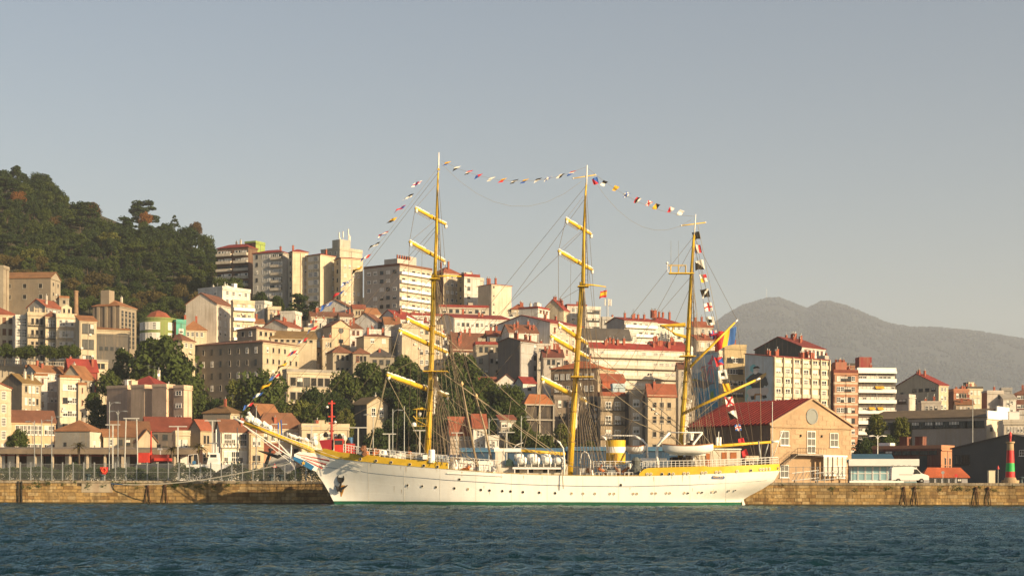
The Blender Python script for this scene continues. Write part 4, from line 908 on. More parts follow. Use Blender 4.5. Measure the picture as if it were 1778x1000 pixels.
    B('dark_brick_house', 'dark brick house cut by the right edge', None, 1762, 1800, 683, 625, (.20, .07, .05), ('hip', 2.0, BT), None, (5, 5, 'w', dict(sh=3.4, ww=1.4, wh=1.4)), dep=11, chim=2)
    # ---- long warehouse
    rt, w, dp, H, ro = B('long_stained_warehouse', 'long stained concrete warehouse with brown roof and sunlit white end', 1507, 1713, 1764, 724, 440, (.62, .56, .46), ('g2', 2.6, (.17, .12, .07)), (1, 14, 'k', dict(top=.9, wh=1.8, ww=3.1, m0=1.0)), (1, 4, 'k', dict(top=2.6, wh=1.0, ww=1.6)), wcL=(.34, .29, .25), a=70)  # left wall colour darkened to include the shade it lies in
    b = MB(); b.prism([(-.3, -.4, -.4), (w + .3, -.4, -.4), (w + .3, -.4, 1.8), (w * .72, -.4, 1.8), (w * .72, -.4, 3.2), (w * .30, -.4, 3.2), (w * .30, -.4, 1.8), (-.3, -.4, 1.8)], (0, .38, 0)); ob('stepped_parapet', b, rt, (0, 0, H), mats=WHITE)
    b = MB(); b.box((-.5, 0, -6), (.02, 6, 0)); ob('ivy_patch', b, rt, (0, dp * .62, H - 1.2), mats=foliage('ivy', (.02, .022, .012), (.03, .032, .015)))
    B('white_low_wing', 'low sunlit concrete wing with loading bays right of the long warehouse', None, 1742, 1800, 733, 428, (.6, .54, .45), ('flat', 0, None), None, (1, 8, 's', dict(top=1.2, wh=1.3)), dep=14)
    B('white_sign_building', 'white building corner at the right edge behind the warehouse', None, 1770, 1810, 716, 470, WH, ('flat', 0, None), None, None, dep=9)
    # ---- brick port office
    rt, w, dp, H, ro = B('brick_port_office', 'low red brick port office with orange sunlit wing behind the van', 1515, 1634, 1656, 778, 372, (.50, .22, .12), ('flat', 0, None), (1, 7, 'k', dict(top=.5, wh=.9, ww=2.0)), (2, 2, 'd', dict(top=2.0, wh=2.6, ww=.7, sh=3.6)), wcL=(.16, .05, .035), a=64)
    b = MB(); b.box((-.15, 0, -6), (.02, 1.8, 0)); ob('glazed_panel', b, rt, (0, dp * .2, H - 1.6), mats=GLASS)
    b = MB(); b.box((0, 0, 0), (3, 2.6, 1.2)); ob('roof_unit', b, ro, (2, dp * .82, H + .3), mats=WHITE)
    # ---- dark grey shed
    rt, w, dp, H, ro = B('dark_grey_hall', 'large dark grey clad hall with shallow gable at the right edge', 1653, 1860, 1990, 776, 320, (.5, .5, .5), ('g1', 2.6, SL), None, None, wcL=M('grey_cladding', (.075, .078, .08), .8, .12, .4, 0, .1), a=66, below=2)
    n = int(H / .42)
    for i in range(n):
        b = MB(); b.box((-.05, 0, -.19), (-.003, dp, .19)); ob('cladding_board', b, rt, (0, 0, .21 + i * .42), mats=MATS['grey_cladding'])
    ob('window', WIN['w'], rt, (-.05, dp * .40, H - 1.0), -math.pi / 2, (1.1, 1, 1.2))
    for i in range(4): ob('window', WIN['k'], rt, (-.05, dp * (.86 + .032 * i), H - 2.2), -math.pi / 2, (.8, 1, 2.0))
    B('orange_hip_kiosk', 'small kiosk with orange hipped roof in front of the grey hall', 1598, 1604, 1680, 827, 305, (.3, .3, .32), ('hip', 1.7, (.42, .10, .04)), None, (1, 5, 'k', dict(top=.4, wh=.8)), dep=6, cat='kiosk')

def warehouse():
    rt, w, dp, H, ro = B('gabled_port_warehouse', 'sandstone port warehouse with dark red roof and round gable window beside the stern', 1190, 1338, 1478, 736, 290, (.40, .275, .17), ('g2', 4.6, (.27, .03, .022)), None, None, wcL=(.22, .13, .085), a=42)  # left side's stone colour lowered to paint its shade
    PGL = M('pale_glass', (.14, .14, .13), .2, .2, .5); WBIG = win_mesh('window_large', WFRAME, PGL, 1, 2, True, .05)
    # stone courses as separate slabs on the gable front
    stone = wall((.42, .295, .185), .12, .25)
    r = random.Random(5)
    n = 0
    ch_, cw = .86, 1.9
    slab = MB(); slab.box((-.5, -.035, -.5), (.5, .0, .5)); sm = slab.mesh('stone_slab', stone)
    holes = [(.09, .24, H - 4.2, H - .9), (.40, .585, H - 5.3, H - .9), (.70, .86, H - 4.3, H - 1.0), (.08, .25, -1, H - 6.8), (.2, .88, -1, H - 5.5)]
    i = 0
    z = .45
    while z < H + 4.4:
        x = -(i % 2) * cw / 2
        while x < w:
            x0, x1 = max(.03, x + .035), min(w - .03, x + cw - .035)
            lim = (H + 4.6) - abs((x0 + x1) / 2 - w / 2) / (w / 2) * 4.6 - .6
            ok = x1 - x0 > .3 and z + .4 < lim
            for (a0, a1, b0, b1) in holes:
                if x1 > a0 * w and x0 < a1 * w and z + .4 > b0 and z - .4 < b1: ok = False
            if ((x0 + x1) / 2 - w * .5) ** 2 + (z - (H + 1.6)) ** 2 < 1.9 ** 2: ok = False
            if ok and n < 290:
                ob('stone_slab', sm, rt, ((x0 + x1) / 2, -.002 - r.uniform(0, .012), z), 0, (x1 - x0, 1, ch_ - .07)); n += 1
            x += cw
        z += ch_; i += 1
    b = MB(); b.lathe([(1.42, 0), (1.42, .16), (1.2, .16), (1.2, .08)], seg=28); o = ob('round_window', b, rt, (w * .5, -.0, H + 1.6), mats=M('grey_disc', (.2, .21, .2), .5, .1)); o.rotation_euler = (math.pi / 2, 0, 0)
    for s, wd_, hh, zc in ((.165, 2.0, 2.5, H - 2.4), (.775, 2.0, 2.5, H - 2.5)): ob('window', WBIG, rt, (s * w, -.02, zc), 0, (wd_, 1.4, hh))
    ob('door', win_mesh('door_glazed', WFRAME, PGL, 1, 3, False, .05), rt, (.49 * w, -.02, H - 3.0), 0, (2.0, 1.4, 4.0))
    for s in (.16, .86): ob('window', WBIG, rt, (s * w, -.02, H - 8.2), 0, (2.0, 1.4, 2.2))
    for s in (.36, .62):
        b = MB(); b.box((-.1, -.25, -.2), (.1, 0, .2)); ob('wall_lamp', b, rt, (s * w, -.03, H - 1.9), mats=IRON)
    # stair and glazed porch
    b = MB(); b.box((.25 * w, -1.7, H - 5.4), (.60 * w, -.04, H - 5.15)); ob('landing', b, rt, mats=CONC)
    b = MB()
    for k in range(12):
        x = .25 * w - .3 * k
        b.box((x - .3, -1.6, H - 5.45 - .19 * k), (x, -.6, H - 5.35 - .19 * k))
    ob('stair', b, rt, mats=CONC)
    b = MB()
    for p, q in (((.25, H - 5.15), (.60, H - 5.15)),):
        b.tube([(p[0] * w, -1.65, p[1] + 1.0), (q[0] * w, -1.65, q[1] + 1.0)], .035, seg=5)
        for k in range(12): x = (p[0] + (q[0] - p[0]) * k / 11) * w; b.tube([(x, -1.65, p[1]), (x, -1.65, p[1] + 1.0)], .025, seg=4)
    b.tube([(.25 * w, -1.6, H - 4.15), (.25 * w - 3.6, -1.6, H - 6.4)], .035, seg=5)
    for k in range(7): b.tube([(.25 * w - .55 * k, -1.6, H - 4.2 - .345 * k), (.25 * w - .55 * k, -1.6, H - 5.4 - .345 * k)], .025, seg=4)
    ob('railing', b, rt, mats=IRON)
    b = MB(); b.box((.53 * w, -2.4, H - 5.6), (.83 * w, -.04, H - 5.3)); po = ob('porch_roof', b, rt, mats=WHITE)
    for k in range(5): ob('window', WIN['p'], rt, ((.56 + .06 * k) * w, -2.2, H - 7.3), 0, (.82, 1, 3.4))
    # roof ribs
    rib = MB(); s = 4.6 / (w / 2)
    rib.prism([(-.35, 0, -.35 * s + .26), (w / 2, 0, 4.6 + .26), (w / 2, 0, 4.6 + .36), (-.35, 0, -.35 * s + .36)], (0, .12, 0)); rm = rib.mesh('roof_rib', roofm((.27, .03, .022)))
    for k in range(int(dp / 1.1)): ob('roof_rib', rm, ro, (0, k * 1.1, H))
    b = MB(); b.prism([(-.5, -.4, -.5 * s + .3), (w / 2, -.4, 4.6 + .3), (w + .5, -.4, -.5 * s + .3), (w + .5, -.4, -.5 * s), (w / 2, -.4, 4.55), (-.5, -.4, -.5 * s)], (0, .3, 0)); ob('gable_coping', b, rt, (0, 0, H + .03), mats=stone)
    return rt

def baluster():
    b = MB(); b.lathe([(.12, 0), (.16, .12), (.08, .35), (.14, .6), (.1, .8), (.14, .9)], seg=8); return b.mesh('baluster', CONC)
WIN_BAL = baluster()
city_left(); highrises(); city_mid(); city_lowleft(); city_right(); warehouse()
# ---------------------------------------------------------------- trees
BARK = M('bark', (.09, .065, .045), .95, .3, 1.5)
FOL = {'dark': foliage('leaves_dark', (.024, .040, .011), (.042, .056, .015)), 'mid': foliage('leaves_mid', (.042, .060, .013), (.062, .076, .017)),
       'light': foliage('leaves_light', (.085, .095, .02), (.11, .11, .025)), 'rust': foliage('leaves_rust', (.095, .058, .02), (.08, .055, .02)), 'orange': foliage('leaves_orange', (.17, .075, .02), (.15, .07, .02)),
       'olive': foliage('leaves_olive', (.075, .062, .02), (.10, .075, .022))}
def crown_mesh(seed, kind, mat, nl=3400, leaf=.036):
    """unit crown: x,y in -.5..+.5, z 0..1; clumps of small leaf faces"""
    r = random.Random(seed)
    b = MB()
    cl = []
    if kind == 'round':
        for i in range(52):
            v = Vector((r.gauss(0, 1), r.gauss(0, 1), r.gauss(0, 1))).normalized()
            q = r.uniform(.45, 1.0) ** .6
            c = Vector((v.x * .36 * q, v.y * .36 * q, .5 + v.z * .37 * q + .04 * r.uniform(-1, 1)))
            if v.z < -.6: continue
            cl.append((c, r.uniform(.09, .17), 1.0))
    elif kind == 'pine':
        for i in range(30):
            a, q = r.uniform(0, 6.28), r.uniform(.0, 1) ** .5
            z = r.choice((.28, .45, .62, .78, .9)) + r.uniform(-.05, .05)
            rr = .40 * (1.1 - .55 * z) * (.5 + .5 * q)
            cl.append((Vector((rr * math.cos(a), rr * math.sin(a), z)), r.uniform(.10, .17), .42))
    elif kind == 'cone':
        for i in range(44):
            z = r.uniform(.03, .95)
            a = r.uniform(0, 6.28)
            rr = .40 * (1 - z) ** .8
            cl.append((Vector((rr * math.cos(a), rr * math.sin(a), z)), .04 + .11 * (1 - z), .6))
    elif kind == 'tall':
        for i in range(40):
            z = r.uniform(.05, .95)
            a = r.uniform(0, 6.28)
            rr = .34 * math.sin(math.pi * min(1, .15 + z * .85)) ** .7 * r.uniform(.5, 1)
            cl.append((Vector((rr * math.cos(a), rr * math.sin(a), z)), r.uniform(.09, .15), .8))
    per = nl // len(cl)
    for c, cr, fl in cl:
        for k in range(per):
            v = Vector((r.gauss(0, 1), r.gauss(0, 1), r.gauss(0, 1))).normalized()
            p = c + Vector((v.x, v.y, v.z * fl)) * cr * (.55 + .45 * r.random() ** .5) * 1.05
            n = (v * .8 + Vector((r.gauss(0, .6), r.gauss(0, .6), r.gauss(0, .6) + .25))).normalized()
            t = n.orthogonal().normalized()
            t = Matrix.Rotation(r.uniform(0, 6.28), 3, n) @ t
            s = n.cross(t)
            l1, l2 = leaf * r.uniform(.6, 1.3), leaf * r.uniform(.4, .9)
            b.quad([p - t * l1, p - s * l2, p + t * l1, p + s * l2])
    return b.mesh('crown_' + kind, mat)
def trunk_mesh(seed, split=True):
    r = random.Random(seed)
    b = MB()
    top = Vector((r.uniform(-.03, .03), r.uniform(-.03, .03), .62))
    b.tube([(0, 0, -.06), (.005, 0, .2), top * .7, top], [.034, .026, .02, .012], seg=7)
    for i in range(5):
        a = i * 1.26 + r.uniform(-.3, .3)
        z = .34 + .06 * i
        b.tube([(0, 0, z), (.1 * math.cos(a), .1 * math.sin(a), z + .1), (.2 * math.cos(a), .2 * math.sin(a), z + .24)], [.014, .009, .004], seg=5)
    return b.mesh('trunk', BARK)
CROWN = {}
for k, kinds in (('round', ('dark', 'mid', 'light', 'rust', 'orange', 'olive')), ('pine', ('dark', 'mid')), ('cone', ('dark', 'mid')), ('tall', ('dark', 'mid', 'light', 'rust'))):
    for q in kinds:
        CROWN[k, q] = [crown_mesh(hash_ * 7 + len(k), k, FOL[q]) for hash_ in ((1, 2, 3) if q in ('dark', 'mid') else (4, 5))]
TRUNK = [trunk_mesh(i) for i in range(3)]
def tree(name, label, px, pyt, wpx, d, kind='round', col='mid', group=None, hmax=None, r=RND, pyb=None, ratio=1.15):
    """px: middle, pyt: top pixel, wpx: crown width in pixels"""
    c = P(px, pyt, d)
    g = gz(c.x, c.y)
    if pyb is not None: g = P(px, pyb, d).z
    H = max(3.0, c.z - g)
    W = wpx / F * d
    ch = min(H * .88, W * ratio)
    rt = empty(name, (c.x, c.y, g), r.uniform(0, 6.28), label, 'tree', group)
    ob('crown', r.choice(CROWN[kind, col]), rt, (0, 0, H - ch), 0, (W * 1.12, W * 1.12, ch * 1.04))
    tw = min(W * 1.0, H * .8)
    ob('trunk', r.choice(TRUNK), rt, (0, 0, 0), 0, (tw, tw, H * 1.0))
    return rt
def interp(pl, x):
    for (x0, y0), (x1, y1) in zip(pl, pl[1:]):
        if x <= x1: return y0 + (y1 - y0) * max(0, (x - x0)) / (x1 - x0)
    return pl[-1][1]
# ---- the wood on the left hill
SKY = [(-40, 278), (0, 284), (40, 291), (75, 299), (105, 322), (113, 345), (140, 350), (165, 355), (185, 374), (205, 374), (262, 380), (300, 388), (330, 388), (350, 398), (372, 428), (385, 480)]
LOW = [(-40, 480), (100, 478), (112, 520), (165, 520), (235, 560), (300, 560), (330, 510), (385, 500)]
r = random.Random(11)
pts = []
for k in range(2600):
    x = r.uniform(-35, 378)
    y0, y1 = interp(SKY, x), interp(LOW, x)
    y = r.uniform(y0, y1)
    mind = 13.5 if y - y0 < 40 else 17
    if all((x - a) ** 2 + (y - b_) ** 2 > mind * mind for a, b_ in pts): pts.append((x, y))
KL = {('round', 'dark'): 'dark leafy tree in the dense wood on the left hill', ('round', 'mid'): 'mid green leafy tree in the dense wood on the left hill',
      ('pine', 'dark'): 'dark layered pine in the dense wood on the left hill', ('cone', 'dark'): 'dark pointed conifer in the dense wood on the left hill',
      ('round', 'rust'): 'rusty brown autumn tree in the dense wood on the left hill', ('round', 'olive'): 'olive brown tree at the lower edge of the hill wood', ('tall', 'mid'): 'tall mid green tree in the dense wood on the left hill', ('tall', 'dark'): 'tall dark tree in the dense wood on the left hill'}
for x, y in sorted(pts, key=lambda p: p[1]):
    d = depth_at(x, y + 38)
    low = y > interp(LOW, x) - 55
    if low: kc = r.choice([('round', 'olive'), ('round', 'mid'), ('round', 'mid'), ('round', 'olive'), ('tall', 'mid')])
    else: kc = r.choice([('round', 'dark'), ('round', 'dark'), ('round', 'dark'), ('pine', 'dark'), ('cone', 'dark'), ('tall', 'mid'), ('round', 'mid'), ('tall', 'dark')])
    tree('woodland_tree', KL[kc], x, y - 3, r.uniform(28, 44) * (.75 if kc[0] == 'cone' else 1), d, kc[0], kc[1], 'trees of the hill wood', r=r, ratio=1.5)
for x, y, w_, kd, cl, lb in ((33, 332, 34, 'round', 'orange', 'bright orange autumn tree near the top of the hill wood'), (155, 350, 46, 'round', 'rust', 'large rusty autumn tree in the middle of the hill wood'),
                             (253, 368, 26, 'round', 'orange', 'orange tree under the umbrella pine on the skyline'), (340, 384, 26, 'round', 'rust', 'rusty tree near the right end of the hill wood'),
                             (248, 351, 54, 'pine', 'dark', 'broad umbrella pine standing out on the skyline'), (303, 374, 18, 'cone', 'dark', 'pointed conifer poking above the right skyline of the wood'),
                             (98, 375, 34, 'round', 'rust', 'brownish tree left of the large rusty autumn tree'), (55, 430, 48, 'round', 'light', 'bright yellow green tree above the derelict mill'),
                             (190, 405, 54, 'tall', 'light', 'light green tree in the middle of the hill wood'), (235, 425, 50, 'pine', 'mid', 'layered cedar right of the light green tree'),
                             (305, 410, 56, 'round', 'dark', 'large very dark tree at the right of the wood')):
    tree('standout_tree', lb, x, y, w_, depth_at(x, y + 40) - 3, kd, cl, r=r)
# ---- small round trees on the terrace
for i, (x, w_) in enumerate(((8, 34), (36, 30), (52, 32), (76, 26), (92, 30), (112, 28), (126, 30))):
    tree('terrace_tree', ('leftmost', 'second', 'third', 'fourth', 'fifth', 'sixth', 'rightmost')[i] + ' round tree in the row on the stone terrace from the left', x, 594 + (i * 5 % 7), w_, 517, 'round', 'mid', 'row of terrace trees', r=r, pyb=633)
# ---- dark pines by the tower blocks
for x, y, w_, lb, kd in ((452, 505, 30, 'dark pine left below the glazed tower block', 'round'), (480, 512, 34, 'dark bushy tree below the white fins of the glazed block', 'round'),
                         (520, 512, 46, 'spreading araucaria below the cream slab block', 'pine'), (545, 525, 22, 'small dark pine right of the spreading araucaria', 'pine'), (405, 480, 40, 'olive tree below the brown tower block', 'round'), (385, 478, 34, 'olive green tree at the foot of the wood by the brown block', 'round')):
    tree('pine_tree', lb, x, y, w_, 655, kd, 'mid' if 'olive' in lb else 'dark', r=r)
# ---- big park trees on the slope
BIG = [(285, 578, 104, 505, 'round', 'mid', 'huge round plane tree left of the stone convent'), (215, 612, 56, 512, 'tall', 'mid', 'tall tree left of the huge round plane tree'),
       (190, 640, 44, 500, 'round', 'mid', 'leafy tree behind the left pinkish apartment block'), (178, 700, 46, 468, 'round', 'dark', 'dark tree left of the pinkish apartments'), (162, 680, 30, 470, 'round', 'mid', 'small tree behind the small cream house'),
       (320, 640, 70, 497, 'round', 'mid', 'leafy tree right of the pinkish apartments'), (455, 632, 86, 488, 'round', 'mid', 'large tree in front of the lit convent corner'), (410, 662, 44, 486, 'tall', 'light', 'light green pointed tree below the convent'),
       (350, 680, 52, 482, 'round', 'mid', 'leafy tree right of the tall plane tree by the balustrade'), (382, 690, 44, 478, 'round', 'dark', 'dark tree below the convent shade wall'), (520, 690, 60, 474, 'round', 'light', 'light green tree behind the red tug mast'),
       (545, 668, 46, 486, 'round', 'dark', 'dark tree below the convent loggia'), (490, 690, 44, 476, 'round', 'mid', 'mid green tree left of the tug mast'), (570, 672, 46, 492, 'round', 'dark', 'dark tree at the right end of the loggia'),
       (600, 640, 54, 505, 'round', 'mid', 'round tree below the pyramid roofed ruin'), (640, 625, 70, 512, 'round', 'mid', 'broad tree above the grey villa'), (695, 612, 76, 515, 'round', 'mid', 'large round tree below the beige apartments'),
       (735, 640, 54, 508, 'round', 'dark', 'dark round tree behind the foremast course yard'), (800, 610, 66, 520, 'round', 'mid', 'round tree below the brown roofed hall'), (770, 640, 50, 505, 'round', 'dark', 'dark tree just right of the foremast'),
       (845, 652, 54, 506, 'round', 'mid', 'leafy tree left of the small white gable'), (885, 660, 50, 498, 'round', 'mid', 'leafy tree below the small white gable'), (815, 668, 56, 492, 'round', 'mid', 'leafy tree above the red club house'),
       (765, 685, 60, 478, 'round', 'dark', 'dark tree behind the foremast shrouds'), (710, 670, 62, 484, 'round', 'mid', 'leafy tree right of the grey villa'), (668, 668, 50, 490, 'round', 'dark', 'dark tree behind the grey villa roof'),
       (690, 715, 54, 456, 'round', 'dark', 'dark shrubby tree left of the foremast foot'), (730, 720, 46, 452, 'round', 'mid', 'leafy tree behind the foremast lookout'), (655, 740, 46, 448, 'round', 'dark', 'dark tree in front of the grey villa'), (598, 690, 46, 486, 'round', 'dark', 'dark tree left of the grey villa'),
       (855, 700, 50, 470, 'round', 'dark', 'dark tree behind the deck derricks'), (890, 690, 46, 474, 'round', 'mid', 'leafy tree left of the concrete frame house'), (835, 720, 34, 450, 'round', 'mid', 'small tree between the red roofed houses'), (905, 730, 44, 446, 'round', 'mid', 'small tree below the concrete frame house'),
       (940, 745, 44, 440, 'round', 'mid', 'bushy tree left of the mainmast foot'), (975, 738, 40, 442, 'tall', 'light', 'light green tree behind the mainmast foot'), (1020, 762, 30, 430, 'round', 'mid', 'small bush tree right of the mainmast foot'),
       (545, 700, 44, 470, 'round', 'mid', 'tree right of the light green tug mast tree'), (440, 705, 40, 476, 'round', 'light', 'light tree behind the bowsprit flags'), (600, 712, 34, 455, 'tall', 'light', 'yellowish tree just right of the red tug mast'),
       (30, 742, 36, 430, 'round', 'mid', 'small tree in front of the school'), (1522, 722, 46, 415, 'tall', 'light', 'pointed light green tree left of the long warehouse'), (1565, 726, 34, 412, 'tall', 'light', 'second light green tree before the long warehouse'),
       (1500, 756, 36, 400, 'round', 'dark', 'low dark tree right of the port warehouse'), (1540, 752, 30, 405, 'round', 'mid', 'small tree between the two pointed light trees'), (150, 735, 40, 440, 'round', 'mid', 'bushy tree behind the grey plastered house'),
       (250, 640, 50, 500, 'round', 'mid', 'leafy tree behind the crimson roofed flats'), (1625, 815, 30, 312, 'round', 'dark', 'low dark bush left of the orange roofed kiosk')]
for x, y, w_, d, kd, cl, lb in BIG:
    tree('park_tree', lb, x, y, w_ * 1.12, d, kd, cl, r=r, ratio=1.25)
# understorey on the wooded slope (uncountable)
b = MB()
for k in range(900):
    px = r.uniform(170, 900); 
    if px > 590: py = r.uniform(640, 800)
    else: py = r.uniform(690, 800) if px > 330 else r.uniform(600, 770)
    d = depth_at(px, py)
    c = P(px, py, d); g = gz(c.x, d)
    for q in range(46):
        v = Vector((r.gauss(0, 1), r.gauss(0, 1), abs(r.gauss(0, 1)))).normalized()
        p = Vector((c.x, d, g)) + Vector((v.x * 2.4, v.y * 2.4, v.z * 2.3)) * r.uniform(.6, 1)
        t = Vector((r.gauss(0, 1), r.gauss(0, 1), r.gauss(0, 1))).normalized(); s = t.orthogonal().normalized()
        l = r.uniform(.25, .55)
        b.quad([p - t * l, p - s * l * .7, p + t * l, p + s * l * .7])
tag(ob('hillside_shrubs', b, mats=FOL['dark']), 'tangled green undergrowth between the trees on the slope', 'shrubs', kind='stuff')
# ---------------------------------------------------------------- the quay on the ship's far side
QD, QZ = 258.0, 3.6                         # distance and height of the quay face
QX0, QX1 = -96.0, 96.0
qr = empty('quay_wall', (0, QD, 0), 0, 'weathered sandstone quay wall behind the ship', 'wall')
def stone_mat(name, c):
    return M(name, c, .95, .5, .22, .85, .7, 3.5, fine=.5, dirt=(.07, .045, .02))
b = MB(); b.box((QX0, .02, -4), (QX1, 14, QZ - .02)); ob('core', b, qr, mats=stone_mat('quay_core', (.12, .09, .055)))
QS = [stone_mat('quay_stone_%d' % i, c) for i, c in enumerate(((.46, .30, .12), (.36, .24, .105), (.50, .36, .18), (.28, .17, .07)))]
bm_ = [None] * 4
for i in range(4):
    s = MB(); s.box((-.5, -.12, -.5), (.5, .02, .5)); bm_[i] = s.mesh('stone', QS[i])
cops = MB(); cops.box((-.5, -.25, -.5), (.5, .6, .5)); copm = cops.mesh('coping', stone_mat('coping_stone', (.36, .30, .22)))
r = random.Random(21)
vis = []; rest = MB()
rows = [(.0, .62), (.62, .55), (1.17, .55), (1.72, .5), (2.22, .5), (2.72, .46)]
for i, (z0, h) in enumerate(rows):
    x = QX0
    while x < QX1:
        w_ = r.uniform(.9, 1.75)
        vis.append((x + w_ / 2, z0 + h / 2, w_ - .04, h - .04, r.uniform(-.05, .03), r.choice((0, 0, 1, 1, 2, 3))))
        x += w_
x = QX0
while x < QX1:
    w_ = r.uniform(1.6, 2.2)
    ob('coping', copm, qr, (x + w_ / 2, 0, QZ - .21), 0, (w_ - .03, 1, .4)); x += w_
# concrete repair patch and the stones, the largest in view as pieces of their own
def shown(px): return px < 360 or px > 1345
cand = []
for q in vis:
    px = CX + q[0] / QD * F
    if 142 < px < 196 and q[1] > 1.7: continue
    cand.append((shown(px) and -10 < px < 1790, q[2] * q[3], q))
cand.sort(key=lambda c: (-c[0], -c[1]))
for n, (s_, a_, q) in enumerate(cand):
    if n < 290: ob('stone', bm_[q[5]], qr, (q[0], q[4], q[1]), 0, (q[2], 1, q[3]))
    else: rest.box((q[0] - q[2] / 2, q[4] - .12, q[1] - q[3] / 2), (q[0] + q[2] / 2, q[4] + .02, q[1] + q[3] / 2), q[5])
o = ob('stonework', rest, qr, mats=QS); o['kind'] = 'stuff'
b = MB(); b.box(((142 - CX) / F * QD, -.16, 1.75), ((196 - CX) / F * QD, 0, 3.2)); ob('concrete_patch', b, qr, mats=M('patch_concrete', (.36, .30, .22), .9, .2, .5, .6, dirt=(.25, .10, .04)))
b = MB(); b.box((QX0, -.30, -2), (QX1, -.0, .22)); ob('algae_footing', b, qr, mats=M('algae', (.07, .05, .02), .9, .5, .6, 0, .6, 3))
# weeds in the joints
b = MB()
for k in range(60):
    px = r.choice((r.uniform(30, 240), r.uniform(290, 420), r.uniform(1340, 1760)))
    X = (px - CX) / F * QD; z = r.uniform(2.4, 3.4)
    for q in range(26):
        p = Vector((X + r.gauss(0, .25), QD - .2 - abs(r.gauss(0, .12)), z + r.gauss(0, .14))); t = Vector((r.gauss(0, 1), r.gauss(0, .6), r.gauss(0, 1))).normalized(); s = t.orthogonal().normalized(); l = r.uniform(.05, .13)
        b.quad([p - t * l, p - s * l * .5, p + t * l, p + s * l * .5])
tag(ob('wall_weeds', b, mats=FOL['mid']), 'tufts of weeds growing from the quay wall joints', 'weeds', kind='stuff')
def qx(px, d=QD): return (px - CX) / F * d
# ladder
lr = empty('wall_ladder', (qx(36), QD - .35, 0), 0, 'rusty iron ladder set in the quay wall near the left edge', 'ladder')
for x in (-.28, .28):
    b = MB(); b.box((x - .05, -.05, -.3), (x + .05, .08, 3.5)); ob('rail', b, lr, mats=IRON)
for k in range(10):
    b = MB(); b.tube([(-.28, 0, .2 + k * .34), (.28, 0, .2 + k * .34)], .03, seg=5); ob('rung', b, lr, mats=IRON)
# rusty chain frames
RUST = M('rust', (.075, .035, .02), .9, .4, 2)
for i, (px, lb) in enumerate(((257, 'left rusty chain frame on the quay wall left of the bow shadow'), (287, 'right rusty chain frame on the quay wall left of the bow shadow'), (1569, 'rusty chain frame on the quay wall below the van rear'), (1588, 'rusty chain frame on the quay wall below the van front'), (1694, 'rusty chain frame on the quay wall left of the lighthouse'), (1715, 'rusty chain frame on the quay wall nearest the lighthouse'))):
    fr = empty('chain_frame', (qx(px), QD - .25, 0), 0, lb, 'mooring frame', 'rusty frames on the quay wall')
    for s in (-1, 1):
        b = MB(); b.tube([(s * .08, 0, 2.7), (s * .42, -.1, .1)], .07, seg=5); ob('leg', b, fr, mats=RUST)
    b = MB(); b.lathe([(.2, 0), (.22, .25), (.1, .35)], (0, 0, 2.65), 8); ob('ring_head', b, fr, mats=RUST)
# bollards
for px, lb in ((153, 'left of the two dark bollards by the lifebuoy'), (177, 'right of the two dark bollards by the lifebuoy'), (471, 'left of the two dark bollards near the bow'), (488, 'right of the two dark bollards near the bow'), (1773, 'small dark bollard at the right edge of the quay')):
    b = MB(); b.lathe([(.34, 0), (.3, .15), (.22, .35), (.22, .6), (.42, .75), (.44, .9), (.3, 1.0)], seg=14)
    tag(ob('bollard', b, None, (qx(px, QD + .6), QD + .6, QZ), mats=M('bollard_paint', (.03, .05, .06), .5, .3, 2)), lb, 'bollard', 'mooring bollards')
# ---- fence along the left quay
FD = QD + 2.2
fr = empty('quay_fence', (qx(0, FD), FD, QZ), 0, 'grey mesh fence with steel posts along the left quay', 'fence')
pm = MB(); pm.box((-.09, -.07, -.1), (.09, .07, 2.85)); pm = pm.mesh('post', STEEL)
bars = MB()
for k in range(14): x = .08 + k * .115; bars.box((x - .008, -.008, .15), (x + .008, .008, 2.6))
for z in (.15, 1.3, 2.55): bars.box((.02, -.02, z), (1.60, .02, z + .04))
bars = bars.mesh('mesh_panel', STEEL)
n = int((562 - (-20)) / F * FD / 1.66)
for k in range(n):
    x = qx(-20, FD) - qx(0, FD) + k * 1.66
    ob('post', pm, fr, (x, 0, 0)); ob('mesh_panel', bars, fr, (x, 0, 0))
# right quay fence
FD2 = QD + 3.0
fr = empty('quay_railing', (qx(1345, FD2), FD2, QZ), 0, 'white and rusty railing in front of the port warehouse', 'railing')
for k in range(12):
    x = k * 1.12
    m_ = STEEL if k < 8 else RUST
    b = MB(); b.tube([(x, 0, -.1), (x, 0, 2.5)], .05, seg=6); ob('post', b, fr, mats=m_)
    if k < 11:
        b = MB()
        for z in (.4, 1.4, 2.4): b.tube([(x, 0, z), (x + 1.12, 0, z)], .025, seg=5)
        ob('rail', b, fr, mats=m_)
# hedge, canopy and basin side behind the fence
HG = 265.0
b = MB()
for k in range(34000):
    px = r.uniform(-25, 560); X = qx(px, HG) ; yy = HG + r.uniform(-.9, .9)
    hh = 2.1 + 1.3 * noise.noise((X * .35, 0, 0)) + .5 * noise.noise((X * 1.3, 2, 0))
    p = Vector((X, yy, QZ + r.uniform(0, 1) ** .7 * hh)); t = Vector((r.gauss(0, 1), r.gauss(0, 1), r.gauss(0, 1))).normalized(); s = t.orthogonal().normalized(); l = r.uniform(.07, .15)
    b.quad([p - t * l, p - s * l * .6, p + t * l, p + s * l * .6])
tag(ob('hedge', b, mats=FOL['dark']), 'ragged olive hedge behind the left quay fence', 'hedge', kind='stuff')
CD = 352.0
cp = empty('long_canopy', (qx(-30, CD), CD, QZ), 0, 'long flat brown canopy on pillars behind the left quay fence', 'canopy')
zt = P(250, 778, CD).z - QZ; zb = P(250, 800, CD).z - QZ; wl = qx(347, CD) - qx(-30, CD)
CANM = M('canopy_edge', (.18, .14, .105), .9, .3, .25, .5)
